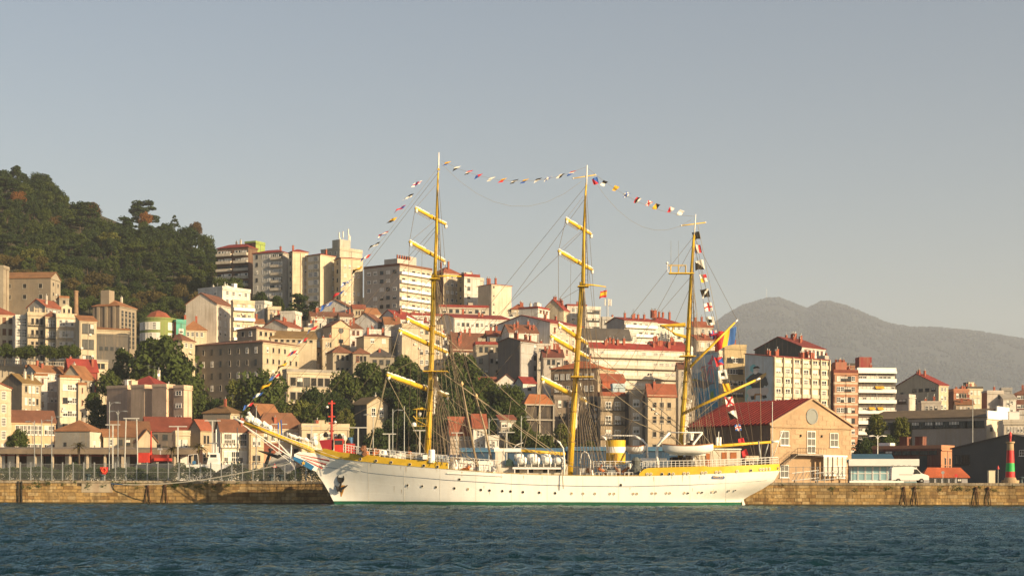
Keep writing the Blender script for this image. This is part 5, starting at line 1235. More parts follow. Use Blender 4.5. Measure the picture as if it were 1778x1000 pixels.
b = MB(); b.prism([(0, -4, zt - .55), (0, 3, zt), (0, 3, zt + .25), (0, -4, zt - .3)], (wl, 0, 0)); ob('roof', b, cp, mats=CANM)
b = MB(); b.box((0, -4.2, zt - 1.35), (wl, -3.9, zt - .52)); ob('fascia', b, cp, mats=CANM)
for k in range(13):
    x = 1 + k * (wl - 2) / 12
    b = MB(); b.box((x - .2, -3.4, -.2), (x + .2, -2.8, zt - .5)); ob('pillar', b, cp, mats=wall((.5, .42, .32)))
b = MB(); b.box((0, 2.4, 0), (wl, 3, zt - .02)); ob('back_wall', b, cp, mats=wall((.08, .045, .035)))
for k in range(22):
    if k % 4 == 3: continue
    x = 1.2 + k * (wl - 3) / 21
    b = MB(); b.box((x - .75, 2.25, .6), (x + .75, 2.395, zt - 1.3)); ob('shop_window', b, cp, mats=WFRAME if k % 3 else GLASS)
b = MB(); b.box((0, -3.0, zt - 1.75), (wl * .97, -2.8, zt - 1.5)); ob('red_beam', b, cp, mats=M('dark_red_beam', (.25, .05, .035), .7, .2, 1))
# blue sheds behind the ship
for i, (x0, x1, ye, lb) in enumerate(((655, 800, 790, 'left blue roofed shed behind the foremast'), (800, 985, 778, 'middle blue roofed shed behind the liferafts'), (985, 1190, 776, 'right blue roofed shed behind the funnel'))):
    rt, w, dp, H, ro = B('blue_shed', lb, None, x0, x1, ye + 6, 345, (.028, .06, .11), ('s1', .9, M('blue_sheet', (.08, .20, .30), .5, .2, .5)), None, None, a=0, dep=12, g0=QZ, below=1, cat='shed', group='blue sheds behind the ship')
    for k in range(int(w / 3.2)):
        b = MB(); b.box((-1.35, -.05, -3.2), (1.35, -.003, -.3)); ob('panel', b, rt, (1.7 + k * 3.2, 0, H), mats=M('blue_panel', (.03, .07, .13), .6, .2, .5))
# glazed pavilion on the right
rt, w, dp, H, ro = B('glazed_pavilion', 'low white pavilion with pale blue glazing behind the van', None, 1477, 1592, 806, 278, (.30, .42, .46), ('flat', 0, WHITE), None, None, a=2, dep=8, g0=QZ, below=1)
b = MB(); b.box((-.3, -1.2, -.25), (w + .3, -.01, .9)); ob('fascia', b, rt, (0, 0, H), mats=WHITE)
for k in range(9):
    ob('glass_panel', win_mesh('glass_panel', WFRAME, M('pale_blue_glass', (.30, .48, .52), .25, .2, .4), 0, 2, False) if k == 0 else bpy.data.meshes['glass_panel'], rt, ((k + .5) * w / 9, 0, H - 1.5), 0, (w / 9 - .06, 1, 2.6))
B('teal_roof_shed', 'low shed with teal roof behind the glazed pavilion', None, 1474, 1550, 800, 300, (.3, .33, .33), ('s1', 1.2, M('teal_sheet', (.03, .10, .15), .5, .2, .5)), None, None, a=2, dep=9, g0=QZ, below=1, cat='shed')
# ---- lighthouse beacon
bx = qx(1754, 264); g = QZ
lr = empty('harbour_beacon', (bx, 264, g), 0, 'tapered harbour light tower painted red, green and red', 'lighthouse')
s_ = 264 / F
GRN = M('beacon_green', (.03, .36, .09), .5, .12, 1)
RDP = M('beacon_red', (.5, .03, .03), .5, .12, 1)
CST = M('beacon_stone', (.42, .30, .18), .9, .3, .6, .3)
b = MB(); b.lathe([(15 * s_, -.1), (15 * s_, 5 * s_), (11 * s_, 5 * s_), (9 * s_, 10 * s_)], seg=24); ob('plinth', b, lr, mats=CST)
def zz(py): return (842 - py) * s_
for nm, y0, y1, r0, r1, mt in (('band', 838, 822, 8.3, 7.8, RDP), ('band', 822, 807, 7.8, 7.0, GRN), ('band', 807, 785, 7.0, 6.0, RDP), ('shaft_top', 785, 774, 6.0, 5.6, CST)):
    b = MB(); b.lathe([(r0 * s_, zz(y0)), (r1 * s_, zz(y1))], seg=24); ob(nm, b, lr, mats=mt)
b = MB(); b.lathe([(5.6 * s_, zz(774)), (7.5 * s_, zz(772)), (7.5 * s_, zz(770))], seg=24); ob('gallery', b, lr, mats=CST)
b = MB()
for k in range(12):
    a = k * math.pi / 6; x, y = 7.2 * s_ * math.cos(a), 7.2 * s_ * math.sin(a)
    b.tube([(x, y, zz(770)), (x * 1.25, y * 1.25, zz(760))], .02, seg=4)
b.tube([(9 * s_ * math.cos(k * math.pi / 8), 9 * s_ * math.sin(k * math.pi / 8), zz(760)) for k in range(17)], .02, seg=4); ob('gallery_rail', b, lr, mats=IRON)
b = MB(); b.tube([(0, 0, zz(770)), (0, 0, zz(764))], .15, seg=8); b.lathe([(2.6 * s_, zz(764)), (2.9 * s_, zz(760)), (2.2 * s_, zz(756)), (1.0 * s_, zz(753))], seg=12); ob('lantern', b, lr, mats=RDP)
# small things on the right quay
b = MB(); b.box((-.85, -.4, 0), (.15, .4, 1.9), 0); b.box((-.9, -.45, 1.9), (.2, .45, 1.98), 0)
tag(ob('utility_cabinet', b, None, (qx(1725, 262), 262, QZ), mats=M('cabinet_cream', (.6, .52, .38), .6, .1)), 'cream utility cabinet left of the light tower', 'cabinet')
p_ = empty('marker_post', (qx(1733, 262), 262, QZ), 0, 'thin post with red topmark beside the light tower', 'post')
b = MB(); b.tube([(0, 0, 0), (0, 0, 2.2)], .06, seg=6); ob('pole', b, p_, mats=STEEL)
b = MB(); b.lathe([(.22, 0), (.02, .6)], (0, 0, 2.2), 8); ob('topmark', b, p_, mats=RDP)
for px, h, lb in ((1637, 1.7, 'round grey sign on post before the orange roofed kiosk'), (1660, 1.2, 'small red sign on post before the orange roofed kiosk')):
    p_ = empty('road_sign', (qx(px, 268), 268, QZ), 0, lb, 'sign')
    b = MB(); b.tube([(0, 0, 0), (0, 0, h)], .04, seg=5); ob('pole', b, p_, mats=STEEL)
    b = MB(); b.lathe([(.26, -.02), (.26, .02)], seg=12); o = ob('disc', b, p_, (0, -.06, h), mats=RDP if 'red' in lb else STEEL); o.rotation_euler = (math.pi / 2, 0, 0)
# white van
def van():
    v = empty('white_van', (qx(1548, 266), 266, QZ), 0, 'white high roofed panel van with roof rack parked on the quay', 'van')
    L = (1613 - 1548) / F * 266
    prof = [(0, .45), (0.05, 2.35), (.25, 2.55), (L * .55, 2.62), (L * .66, 2.45), (L * .80, 1.55), (L * .97, 1.25), (L, 1.0), (L, .45)]
    b = MB(); b.prism([(x, 0, z) for x, z in prof], (0, 1.95, 0)); bd = ob('body', b, v, mats=M('van_white', (.7, .68, .66), .35, .06))
    b = MB(); b.prism([(L * .64, -.015, 2.2), (L * .68, -.015, 2.2), (L * .775, -.015, 1.6), (L * .775, -.015, 1.45), (L * .60, -.015, 1.45), (L * .60, -.015, 2.2)], (0, .01, 0)); ob('side_window', b, v, mats=GLASS)
    b = MB(); b.quad([(L * .675, .12, 2.41), (L * .675, 1.83, 2.41), (L * .79, 1.83, 1.61), (L * .79, .12, 1.61)]); o = ob('windscreen', b, v, (.02, 0, .02), mats=GLASS)
    for x in (L * .18, L * .80):
        for y in (.0, 1.75):
            b = MB(); b.lathe([(.36, -.02), (.36, .2)], seg=18, m=0); b.lathe([(.18, .2), (.18, .22)], seg=10, m=1)
            o = ob('wheel', b, v, (x, y + .12, .36), mats=[DARK, STEEL]); o.rotation_euler = (math.pi / 2, 0, 0)
    b = MB(); b.box((L - .08, .1, .95), (L + .03, .4, 1.15)); b.box((L - .08, 1.55, .95), (L + .03, 1.85, 1.15)); ob('headlight', b, v, mats=BLIND)
    b = MB(); b.box((-.06, .02, .42), (L + .06, 1.93, .62)); ob('bumper', b, v, mats=M('grey_plastic', (.1, .1, .1), .6, .1))
    b = MB(); b.box((L * .2, -.03, 1.3), (L * .56, -.005, 1.36)); ob('side_moulding', b, v, mats=MATS['grey_plastic'])
    for k in range(4):
        b = MB(); b.tube([(.4 + k * .9, .1, 2.6), (.4 + k * .9, .1, 2.85), (.4 + k * .9, 1.85, 2.85), (.4 + k * .9, 1.85, 2.6)], .03, seg=5); ob('roof_rack', b, v, mats=STEEL)
    b = MB(); b.box((L * .62, -.2, 1.5), (L * .66, -.02, 1.75)); ob('mirror', b, v, mats=DARK)
van()
def car(px, d, col, lb, yaw=0.0):
    v = empty('parked_car', (qx(px, d), d, QZ), yaw, lb, 'car', 'cars parked on the quay')
    prof = [(0, .35), (.05, .8), (.5, .92), (1.1, 1.4), (2.5, 1.42), (3.2, .95), (4.0, .8), (4.1, .35)]
    b = MB(); b.prism([(x, 0, z) for x, z in prof], (0, 1.7, 0)); ob('body', b, v, mats=col)
    b = MB(); b.prism([(.75, -.01, .95), (1.2, -.01, 1.33), (2.4, -.01, 1.33), (2.95, -.01, .95)], (0, 1.72, 0)); ob('side_windows', b, v, mats=GLASS)
    for x in (.8, 3.25):
        for y in (0, 1.5):
            b = MB(); b.lathe([(.3, -.02), (.3, .2)], seg=14); o = ob('wheel', b, v, (x, y + .15, .3), mats=DARK); o.rotation_euler = (math.pi / 2, 0, 0)
SILV = M('car_silver', (.45, .44, .42), .3, .05, metal=.3)
M('car_white', (.65, .63, .6), .3, .05)
for px, cl, lb in ((60, SILV, 'silver car behind the left fence'), (140, MATS['car_white'], 'white car second behind the left fence'), (225, SILV, 'silver car third behind the left fence'), (300, MATS['car_white'], 'white car behind the fence right of the red workboat'), (445, MATS['car_white'], 'white car behind the fence by the bowsprit')):
    car(px, 349, cl, lb)
# pale low barrier blocks and long slab on the right quay edge
b = MB(); b.box((0, 0, 0), (8.5, .6, .28)); tag(ob('gangway_slab', b, None, (qx(1475, 260), 260, QZ + .004), mats=WHITE), 'long white gangway plank lying on the quay edge by the van', 'gangway')
# folded gangway trusses by the railing
for px, yaw, lb in ((1375, .1, 'left folded gangway truss behind the stern railing'), (1415, -.15, 'right folded gangway truss behind the stern railing')):
    t_ = empty('gangway_truss', (qx(px, 266), 266, QZ), yaw, lb, 'gangway')
    for z in (.3, 1.5):
        b = MB(); b.tube([(0, 0, z), (4.4, 0, z + .5)], .06, seg=5); ob('chord', b, t_, mats=WHITE)
    b = MB()
    for k in range(7): b.tube([(k * .62, 0, .3 + k * .07), (k * .62 + .62, 0, 1.5 + k * .07)], .035, seg=4)
    ob('lattice', b, t_, mats=STEEL)
    for x in (.4, 3.9):
        b = MB(); b.tube([(x, 0, 0), (x, 0, .4)], .09, seg=6); ob('foot', b, t_, mats=DARK)
# ---- lamp posts
def lamp(px, ytop, d, arms, lb, white=False, g=QZ):
    c = P(px, ytop, d)
    h = c.z - g
    v = empty('street_lamp', (c.x, d, g), 0, lb, 'lamp post')
    b = MB(); b.tube([(0, 0, -.1), (0, 0, h)], [.11, .07], seg=8); ob('pole', b, v, mats=WHITE if white else STEEL)
    for s in arms:
        b = MB(); b.tube([(0, 0, h - .9), (s * .3, 0, h - .3), (s * .9, 0, h - .1), (s * 1.5, 0, h - .12)], .05, seg=6); ob('arm', b, v, mats=WHITE if white else STEEL)
        b = MB(); b.box((s * 1.35 - .35, -.14, h - .26), (s * 1.35 + .45, .14, h - .12)); ob('lamp_head', b, v, mats=WHITE if white else STEEL)
lamp(190, 697, 270, (1,), 'tall single arm lamp post on the left quay'); lamp(205, 712, 300, (-1, 1), 'double arm lamp post just right of the tall single lamp')
lamp(1524, 755, 330, (-1, 1), 'white double arm lamp post right of the port warehouse', True); lamp(1689, 690, 400, (-1, 1), 'dark tall lamp mast before the long warehouse')
lamp(60, 730, 300, (-1,), 'lamp post in front of the school'); lamp(72, 728, 310, (1,), 'second lamp post in front of the school'); lamp(90, 722, 305, (1,), 'lamp post left of the grey plastered house'); lamp(412, 742, 270, (), 'plain steel pole left of the bowsprit root'); lamp(445, 704, 272, (), 'tall steel pole behind the bowsprit sail')
lamp(682, 710, 300, (1,), 'lamp post with flood light left of the foremast'); lamp(702, 705, 305, (), 'bare pole just left of the foremast'); lamp(849, 726, 310, (1,), 'lamp post right of the foremast shrouds'); lamp(905, 722, 312, (1,), 'lamp post with gull shaped head behind the liferafts'); lamp(648, 718, 300, (-1, 1), 'double headed lamp post before the grey villa'); lamp(1341, 697, 284, (), 'slim flagpole by the warehouse left corner')
# ---- white mooring gantries
GWH = M('gantry_grey', (.46, .45, .42), .6, .15, 1)
def gantry(px, ytop, wpx, d, lb, two=True):
    c = P(px, ytop, d); h = c.z - QZ; w_ = wpx / F * d
    v = empty('mooring_gantry', (c.x, d, QZ), 0, lb, 'gantry', 'white steel gantries of the basin')
    if two:
        for s in (-1, 1):
            b = MB(); b.tube([(s * w_ * .55, 0, 0), (s * w_ * .42, 0, h)], .12, seg=6); ob('post', b, v, mats=GWH)
    else:
        b = MB(); b.box((-.13, -.12, 0), (.13, .12, h)); ob('post', b, v, mats=GWH)
    b = MB(); b.box((-w_ / 2 - .3, -.15, h + .001), (w_ / 2 + .3, .15, h + .2)); ob('beam', b, v, mats=GWH)
gantry(228, 727, 22, 330, 'white two legged gantry above the red workboat'); gantry(196, 738, 20, 335, 'white gantry left of the two legged one', False); gantry(309, 741, 26, 330, 'white single post gantry left of the palm', False); gantry(369, 731, 22, 330, 'white single post gantry by the galleried house', False)
gantry(485, 737, 22, 335, 'white gantry just behind the bowsprit sail', False); gantry(541, 740, 24, 335, 'white gantry left of the red tug', False); gantry(622, 743, 26, 330, 'white gantry right of the red tug', False); gantry(676, 754, 18, 332, 'low white gantry left of the foremast', False); gantry(729, 748, 18, 330, 'white gantry touching the foremast outline', False); gantry(793, 752, 16, 332, 'white gantry behind the foremast shrouds', False); gantry(880, 751, 22, 330, 'white gantry behind the yellow derrick boom', False)
# ---- palms
def palm(px, ytop, d, lb):
    c = P(px, ytop + 8, d); h = c.z - QZ
    v = empty('palm_tree', (c.x, d, QZ), 0, lb, 'tree')
    b = MB(); b.tube([(0, 0, 0), (.1, 0, h * .5), (0, 0, h)], [.3, .22, .2], seg=8); ob('trunk', b, v, mats=BARK)
    b = MB(); rr = random.Random(px)
    for k in range(26):
        a = rr.uniform(0, 6.28); e = rr.uniform(-.4, 1.1); L = rr.uniform(1.5, 2.2); pp = []
        for q in range(5):
            t = q / 4; pp.append(Vector((math.cos(a) * L * t * math.cos(e * (1 - t)), math.sin(a) * L * t * math.cos(e * (1 - t)), L * t * math.sin(e) - .9 * t * t)))
        sd = Vector((-math.sin(a), math.cos(a), 0))
        for q in range(4):
            w0, w1 = .28 * (1 - q / 4.2), .28 * (1 - (q + 1) / 4.2)
            b.quad([pp[q] - sd * w0, pp[q] + sd * w0, pp[q + 1] + sd * w1 - Vector((0, 0, .1)), pp[q + 1] - sd * w1])
    ob('crown', b, v, (0, 0, h), mats=FOL['olive'])
palm(298, 770, 338, 'small palm left of the crenellated house'); palm(345, 767, 338, 'small palm in front of the crenellated house'); palm(137, 766, 340, 'thin young palm behind the fence below the grey plastered house')
# ---- lifebuoy housing
v = empty('lifebuoy_box', (qx(181, FD - .3), FD - .3, QZ), 0, 'red lifebuoy housing on the fence by the bollards', 'lifebuoy')
b = MB(); b.prism([(-.62, 0, 2.1), (.62, 0, 2.1), (.55, 0, 1.4), (.2, 0, .95), (-.2, 0, .95), (-.55, 0, 1.4)], (0, -.25, 0)); ob('housing', b, v, mats=RDP)
b = MB(); b.tube([(.36 * math.cos(a * .5236), -.33, 1.6 + .36 * math.sin(a * .5236)) for a in range(13)], .08, seg=6); ob('ring', b, v, mats=M('buoy_orange', (.6, .12, .04), .5, .1))
b = MB(); b.tube([(0, -.1, 0), (0, -.1, 1.0)], .05, seg=5); ob('post', b, v, mats=STEEL)
# ---- red workboat in the basin behind the fence
def dpt(px, py, d): q = P(px, py, d); return q
def workboat():
    d = 300.0
    v = empty('red_workboat', (qx(270, d), d, 0), 0, 'red workboat with mast behind the left fence', 'boat')
    s = d / F
    def X(px): return (px - 270) * s
    def Z(py): return P(270, py, d).z
    b = MB(); b.prism([(X(238), -2, Z(807)), (X(297), -2, Z(803)), (X(294), -2, Z(835)), (X(244), -2, -.3)], (0, 4, 0)); ob('hull', b, v, mats=M('hull_navy', (.03, .032, .04), .5, .2))
    b = MB(); b.box((X(243), -1.6, Z(803)), (X(262), 1.6, Z(786))); ob('cabin', b, v, mats=RED)
    b = MB(); b.box((X(270), -1.4, Z(800)), (X(296), 1.4, Z(795))); ob('deck_rack', b, v, mats=RED)
    b = MB(); b.tube([(X(262), 0, Z(803)), (X(262), 0, Z(748))], [.22, .12], seg=6); ob('mast', b, v, mats=RED)
    b = MB(); b.tube([(X(278), 0, Z(800)), (X(278), 0, Z(780))], .12, seg=6); b.box((X(274), -.3, Z(781)), (X(281), .3, Z(778))); ob('radar_post', b, v, mats=WHITE)
    b = MB(); b.box((X(264), -.9, Z(802)), (X(292), .9, Z(789)), 0); ob('engine_case', b, v, mats=M('dark_red_case', (.2, .03, .02), .6, .2))
workboat()
def white_boat():
    d = 305.0
    v = empty('white_motor_boat', (qx(375, d), d, 0), 0, 'white fishing boat with masts behind the fence left of the galleried house', 'boat')
    s = d / F
    X = lambda px: (px - 375) * s
    Z = lambda py: P(375, py, d).z
    b = MB(); b.prism([(X(325), -1.6, Z(806)), (X(400), -1.6, Z(806)), (X(395), -1.6, -.3), (X(332), -1.6, -.3)], (0, 3.2, 0)); ob('hull', b, v, mats=WHITE)
    b = MB(); b.prism([(X(361), -1.3, Z(806)), (X(381), -1.3, Z(806)), (X(379), -1.3, Z(786)), (X(366), -1.3, Z(786))], (0, 2.6, 0)); ob('wheelhouse', b, v, mats=WHITE)
    b = MB(); b.box((X(367), -1.32, Z(794)), (X(378), -1.301, Z(789))); ob('window', b, v, mats=GLASS)
    for x, y0, y1 in ((375, 786, 745), (371, 786, 769), (378, 786, 775)):
        b = MB(); b.tube([(X(x), 0, Z(y0)), (X(x), 0, Z(y1))], .1, seg=6); ob('mast', b, v, mats=WHITE)
    b = MB(); b.box((X(363), -.2, Z(770)), (X(378), .2, Z(768))); ob('radar_bar', b, v, mats=STEEL)
    b = MB(); b.tube([(X(329), -1.2, Z(806)), (X(329), -1.2, Z(790)), (X(345), -1.2, Z(788)), (X(347), -1.2, Z(806))], .06, seg=5); ob('rail_hoop', b, v, mats=WHITE)
    b = MB(); b.lathe([(.35, -.1), (.35, .1)], seg=12); o = ob('fender', b, v, (X(340), -1.75, Z(803)), mats=BLUE); o.rotation_euler = (math.pi / 2, 0, 0)
white_boat()
# ---- red tug behind the bow
def tug():
    d = 285.0
    v = empty('red_tug', (qx(590, d), d, 0), 0, 'red tug with tall red mast behind the bow', 'tug')
    s = d / F
    X = lambda px: (px - 590) * s
    Z = lambda py: P(590, py, d).z
    b = MB(); b.prism([(X(560), -2.5, Z(780)), (X(640), -2.5, Z(790)), (X(636), -2.5, -.5), (X(572), -2.5, -.5)], (0, 5, 0)); ob('hull', b, v, mats=RED)
    b = MB(); b.prism([(X(556), -2, Z(765)), (X(577), -2, Z(763)), (X(577), -2, Z(781)), (X(562), -2, Z(781))], (0, 4, 0)); ob('bow_bulwark', b, v, mats=M('dark_red_bow', (.28, .02, .03), .5, .1))
    b = MB(); b.box((X(582), -1.6, Z(784)), (X(597), 1.6, Z(762))); ob('wheelhouse', b, v, mats=RED)
    b = MB(); b.box((X(583), -1.64, Z(772)), (X(596), -1.601, Z(765))); ob('window', b, v, mats=GLASS)
    b = MB(); b.box((X(602), -1.4, Z(788)), (X(615), 1.4, Z(770))); ob('deck_house', b, v, mats=RED)
    b = MB(); b.lathe([(.5, 0), (.5, 1.1)], (X(608), 0, Z(770)), 10); ob('vent', b, v, mats=BLUE)
    b = MB(); b.tube([(X(575.5), 0, Z(780)), (X(575.5), 0, Z(695))], [.24, .16], seg=8); ob('mast', b, v, mats=RED)
    for py, w_ in ((700, 6), (723, 6), (735, 5), (748, 4)):
        b = MB(); b.box((X(575.5 - w_), -.12, Z(py) - .12), (X(575.5 + w_), .12, Z(py) + .12)); ob('crosstree', b, v, mats=RED)
    for px, py in ((568, 707), (582, 733), (583, 757)):
        b = MB(); b.lathe([(.1, -.2), (.3, 0), (.1, .25)], (X(px), -.2, Z(py)), 8); ob('mast_light', b, v, mats=WHITE)
    for px, py, c in ((566, 755, DARK), (590, 758, DARK), (598, 760, BLIND), (605, 768, DARK)):
        b = MB(); b.lathe([(.35, 0), (.45, .4), (.2, .9)], (X(px), -.6, Z(py) - .4), 8); ob('deck_gear', b, v, mats=c)
tug()
# ---- dark anchor monument and white tent on the quay near the bow
v = empty('anchor_monument', (qx(470, 268), 268, QZ), 0, 'large dark anchor shaped monument behind the fence below the bowsprit', 'monument')
Xa = lambda px: (px - 470) / F * 268
Za = lambda py: P(470, py, 268).z - QZ
b = MB(); b.tube([(Xa(457), 0, Za(816)), (Xa(464), 0, Za(800)), (Xa(470), 0, Za(780))], [.25, .3, .18], seg=7); b.lathe([(.4, -.2), (.4, .2)], (Xa(470), 0, Za(780)), 8); ob('shank', b, v, mats=IRON)
b = MB(); b.tube([(Xa(448), 0, Za(782)), (Xa(465), 0, Za(787)), (Xa(482), 0, Za(793)), (Xa(498), 0, Za(784))], [.08, .25, .32, .12], seg=7); ob('arm', b, v, mats=IRON)
b = MB(); b.box((Xa(450), -.6, -.1), (Xa(466), .6, Za(818))); ob('plinth', b, v, mats=CONC)
v = empty('white_tent', (qx(492, 272), 272, QZ), 0, 'white canvas tent behind the fence below the bowsprit', 'tent')
Xa = lambda px: (px - 492) / F * 272
b = MB(); b.prism([(Xa(458), 0, 0), (Xa(465), 0, 3.0), (Xa(480), 0, 4.9), (Xa(504), 0, 3.6), (Xa(510), 0, 0)], (0, 4, 0)); ob('canvas', b, v, mats=M('tent_canvas', (.4, .39, .37), .9, .1, .4, bump=.4, bscale=1))
b = MB(); b.box((Xa(474), -.05, 0), (Xa(486), -.003, 2.4)); ob('door_flap', b, v, mats=BLIND)
v = empty('warning_sign', (qx(477, FD - .2), FD - .2, QZ), 0, 'red edged triangular sign on the fence below the bowsprit', 'sign')
b = MB(); b.prism([(-.32, 0, 2.1), (.32, 0, 2.1), (0, 0, 2.75)], (0, -.04, 0)); ob('border', b, v, mats=RDP)
b = MB(); b.prism([(-.2, -.045, 2.17), (.2, -.045, 2.17), (0, -.045, 2.56)], (0, -.01, 0)); ob('face', b, v, mats=WHITE)
# ---------------------------------------------------------------- the sailing ship
SD = 246.0
X0 = (940 - CX) / F * SD
ship = empty('sailing_ship', (X0, SD, 0), 0, 'white three masted sailing ship with yellow masts moored along the quay', 'ship')
ORG = Vector((X0, SD, 0))
def S(px, py, off=0.0):
    """photo pixel -> ship coordinates; off = metres towards the viewer from the centreline"""
    return P(px, py, SD - off) - ORG
def lin(tab, x):
    if x <= tab[0][0]: return tab[0][1]
    for (a, b_), (c, d_) in zip(tab, tab[1:]):
        if x <= c: return b_ + (d_ - b_) * (x - a) / (c - a)
    return tab[-1][1]
STEM = sorted([(S(px, py).z, S(px, py).x) for px, py in ((583, 880), (582, 876), (572, 856), (561, 837), (551, 823), (545, 812), (540, 800), (537, 783))])
STERN = sorted([(S(px, py).z, S(px, py).x) for px, py in ((1354, 800), (1354, 817), (1344, 835), (1325, 848), (1300, 861), (1289, 868), (1286, 880), (1284, 895))])
WTOP = [(S(px, py, 5).x, S(px, py, 4 if 600 < px < 1320 else 1).z) for px, py in ((505, 783), (555, 789), (585, 796.6), (660, 804), (720, 809.5), (775, 814), (860, 821), (930, 824), (1000, 825.6), (1085, 826.2), (1113, 826), (1200, 823.5), (1280, 820), (1354, 816.7))]
ZB, HB = -1.3, 6.0
def plan(t):
    f = math.sin(math.pi / 2 * min(1, t / .40)) ** .92
    s = min(1, (1 - t) / .24)
    return f * max(0, 1 - (1 - s) ** 2.6) ** .62
def hbx(x, z):
    xa, xb = lin(STEM, z), lin(STERN, z)
    t = min(1, max(0, (x - xa) / (xb - xa)))
    v = min(1.1, max(0, (z - ZB) / (lin(WTOP, x) - ZB)))
    return HB * (.94 + .06 * v) * plan(t) ** (1 + 1.15 * (1 - min(1, v))) 
def HS(px, py, proud=0.0, side=1):
    off = 5.0
    for k in range(5):
        q = S(px, py, off)
        off = hbx(q.x, q.z)
    q = S(px, py, off)
    return Vector((q.x, -side * (off + proud), q.z))
NT = 90
hull = MB()
VR = [0, .3, .62, 1.0]
levels = 16
def hull_side(sgn):
    n0 = len(hull.v)
    for i in range(NT + 1):
        t = i / NT
        t = t * t * (3 - 2 * t) * .35 + t * .65
        for j in range(levels + 1):
            v = (j - 2) / (levels - 2.)
            x = 0
            for k in range(4):
                if j == 0: z = ZB
                elif j == 1: z = -.1
                elif j == 2: z = .6
                else: z = .6 + (lin(WTOP, x) - .6) * v
                xa, xb = lin(STEM, z), lin(STERN, z)
                x = xa + (xb - xa) * t
            hull.v.append((x, -sgn * hbx(x, z), z))
    for i in range(NT):
        for j in range(levels):
            a = n0 + i * (levels + 1) + j
            q = (a, a + levels + 1, a + levels + 2, a + 1)
            hull.f.append(q if sgn > 0 else q[::-1])
            hull.m.append(1 if j < 2 else 0)
hull_side(1); hull_side(-1)
HWH = M('hull_white', (.80, .785, .745), .36, .05, .3, .16, .2, .45, dirt=(.52, .44, .32))
HGR = M('boot_green', (.012, .10, .055), .5, .2, .8)
ob('hull', hull, ship, mats=[HWH, HGR], smooth=True)
def strip(name, pts, h, proud, mat, th=.06, sides=(1, -1), up=True):
    """band along the hull side; pts (px, py) of its lower edge, h height in metres (number or list)"""
    for sd in sides:
        b = MB()
        n = len(pts)
        for i, (px, py) in enumerate(pts):
            q = HS(px, py, proud)
            hh = h[i] if isinstance(h, list) else h
            o2 = q.y if up else q.y
            for (yy, zz_) in ((q.y, q.z), (q.y - .0, q.z + hh), (q.y + th, q.z + hh), (q.y + th, q.z)):
                b.v.append((q.x, sd * yy, zz_))
        for i in range(n - 1):
            a = i * 4
            for k in range(4):
                k2 = (k + 1) % 4
                f = (a + k, a + 4 + k, a + 4 + k2, a + k2)
                b.f.append(f if sd > 0 else f[::-1]); b.m.append(0)
        b.f += [(0, 1, 2, 3), tuple((n - 1) * 4 + k for k in (3, 2, 1, 0))]; b.m += [0, 0]
        ob(name, b, ship, mats=mat)
def line(pl, x0, x1, n):
    return [(x0 + (x1 - x0) * i / n, interp(pl, x0 + (x1 - x0) * i / n)) for i in range(n + 1)]
WP = [(505, 783), (555, 789), (585, 796.6), (660, 804), (720, 809.5), (775, 814), (860, 821), (930, 824), (1000, 825.6), (1085, 826.2), (1113, 826), (1200, 823.5), (1280, 820), (1354, 816.7)]
strip('forecastle_bulwark', line(WP, 548, 778, 30), [.7] * 2 + [1.1] * 3 + [1.05] * 10 + [.95] * 16, .05, YEL, .12)
strip('poop_bulwark', line(WP, 1110, 1353.5, 30), [.4, .95] + [1.15] * 13 + [1.0] * 16, .05, YEL, .12)
strip('rail_cap', [(x, y - .6) for x, y in line(WP, 776, 1112, 30)], .07, .10, M('rail_ochre', (.50, .33, .08), .5, .15, 2), .3)
BL = [(560, 810.5), (628, 818), (640, 821), (700, 827), (780, 834), (900, 841), (1000, 844), (1090, 845), (1200, 842), (1280, 838), (1343, 833)]
strip('blue_line', line(BL, 560, 1343, 60), .085, .02, M('stripe_blue', (.05, .08, .14), .5, .1), .05)
RUB = [(650, 856), (800, 868), (860, 871)]
strip('hull_seam', line(RUB, 600, 850, 20), .035, .012, HWH, .05, (1,)); strip('hull_seam', line([(600, 834), (700, 844), (800, 850)], 600, 790, 16), .035, .012, HWH, .05, (1,))
strip('rubbing_rail', line([(772, 822), (875, 827)], 776, 874, 10), .12, .12, WHITE, .12, (1,))
for px in range(640, 1290, 62):
    b = MB(); y0, y1 = interp(WP, px) + 1.2, 871; n = 10
    for i in range(n + 1):
        q = HS(px, y0 + (y1 - y0) * i / n, .008); b.v += [(q.x - .03, q.y, q.z), (q.x + .03, q.y, q.z)]
    for i in range(n): b.f.append((2 * i, 2 * i + 1, 2 * i + 3, 2 * i + 2)); b.m.append(0)
    ob('plate_seam', b, ship, mats=M('seam_paint', (.66, .62, .54), .4, .1))
rr_ = random.Random(8)
for k in range(26):
    px = rr_.uniform(600, 1300); y0 = rr_.choice((interp(WP, px) + 2, 845 + rr_.uniform(-8, 14))); ln = rr_.uniform(4, 13); w_ = rr_.uniform(.35, .9)
    if y0 + ln > 868: continue
    b = MB(); b.v = [tuple(HS(px - w_, y0, .012)), tuple(HS(px + w_, y0, .012)), tuple(HS(px + w_ * .5, y0 + ln * .6, .012)), tuple(HS(px, y0 + ln, .012)), tuple(HS(px - w_ * .5, y0 + ln * .6, .012))]; b.f = [(0, 1, 2, 3, 4)]; b.m = [0]
    ob('rust_stain', b, ship, mats=M('faint_rust', (.62, .50, .34), .7, .3, 2))
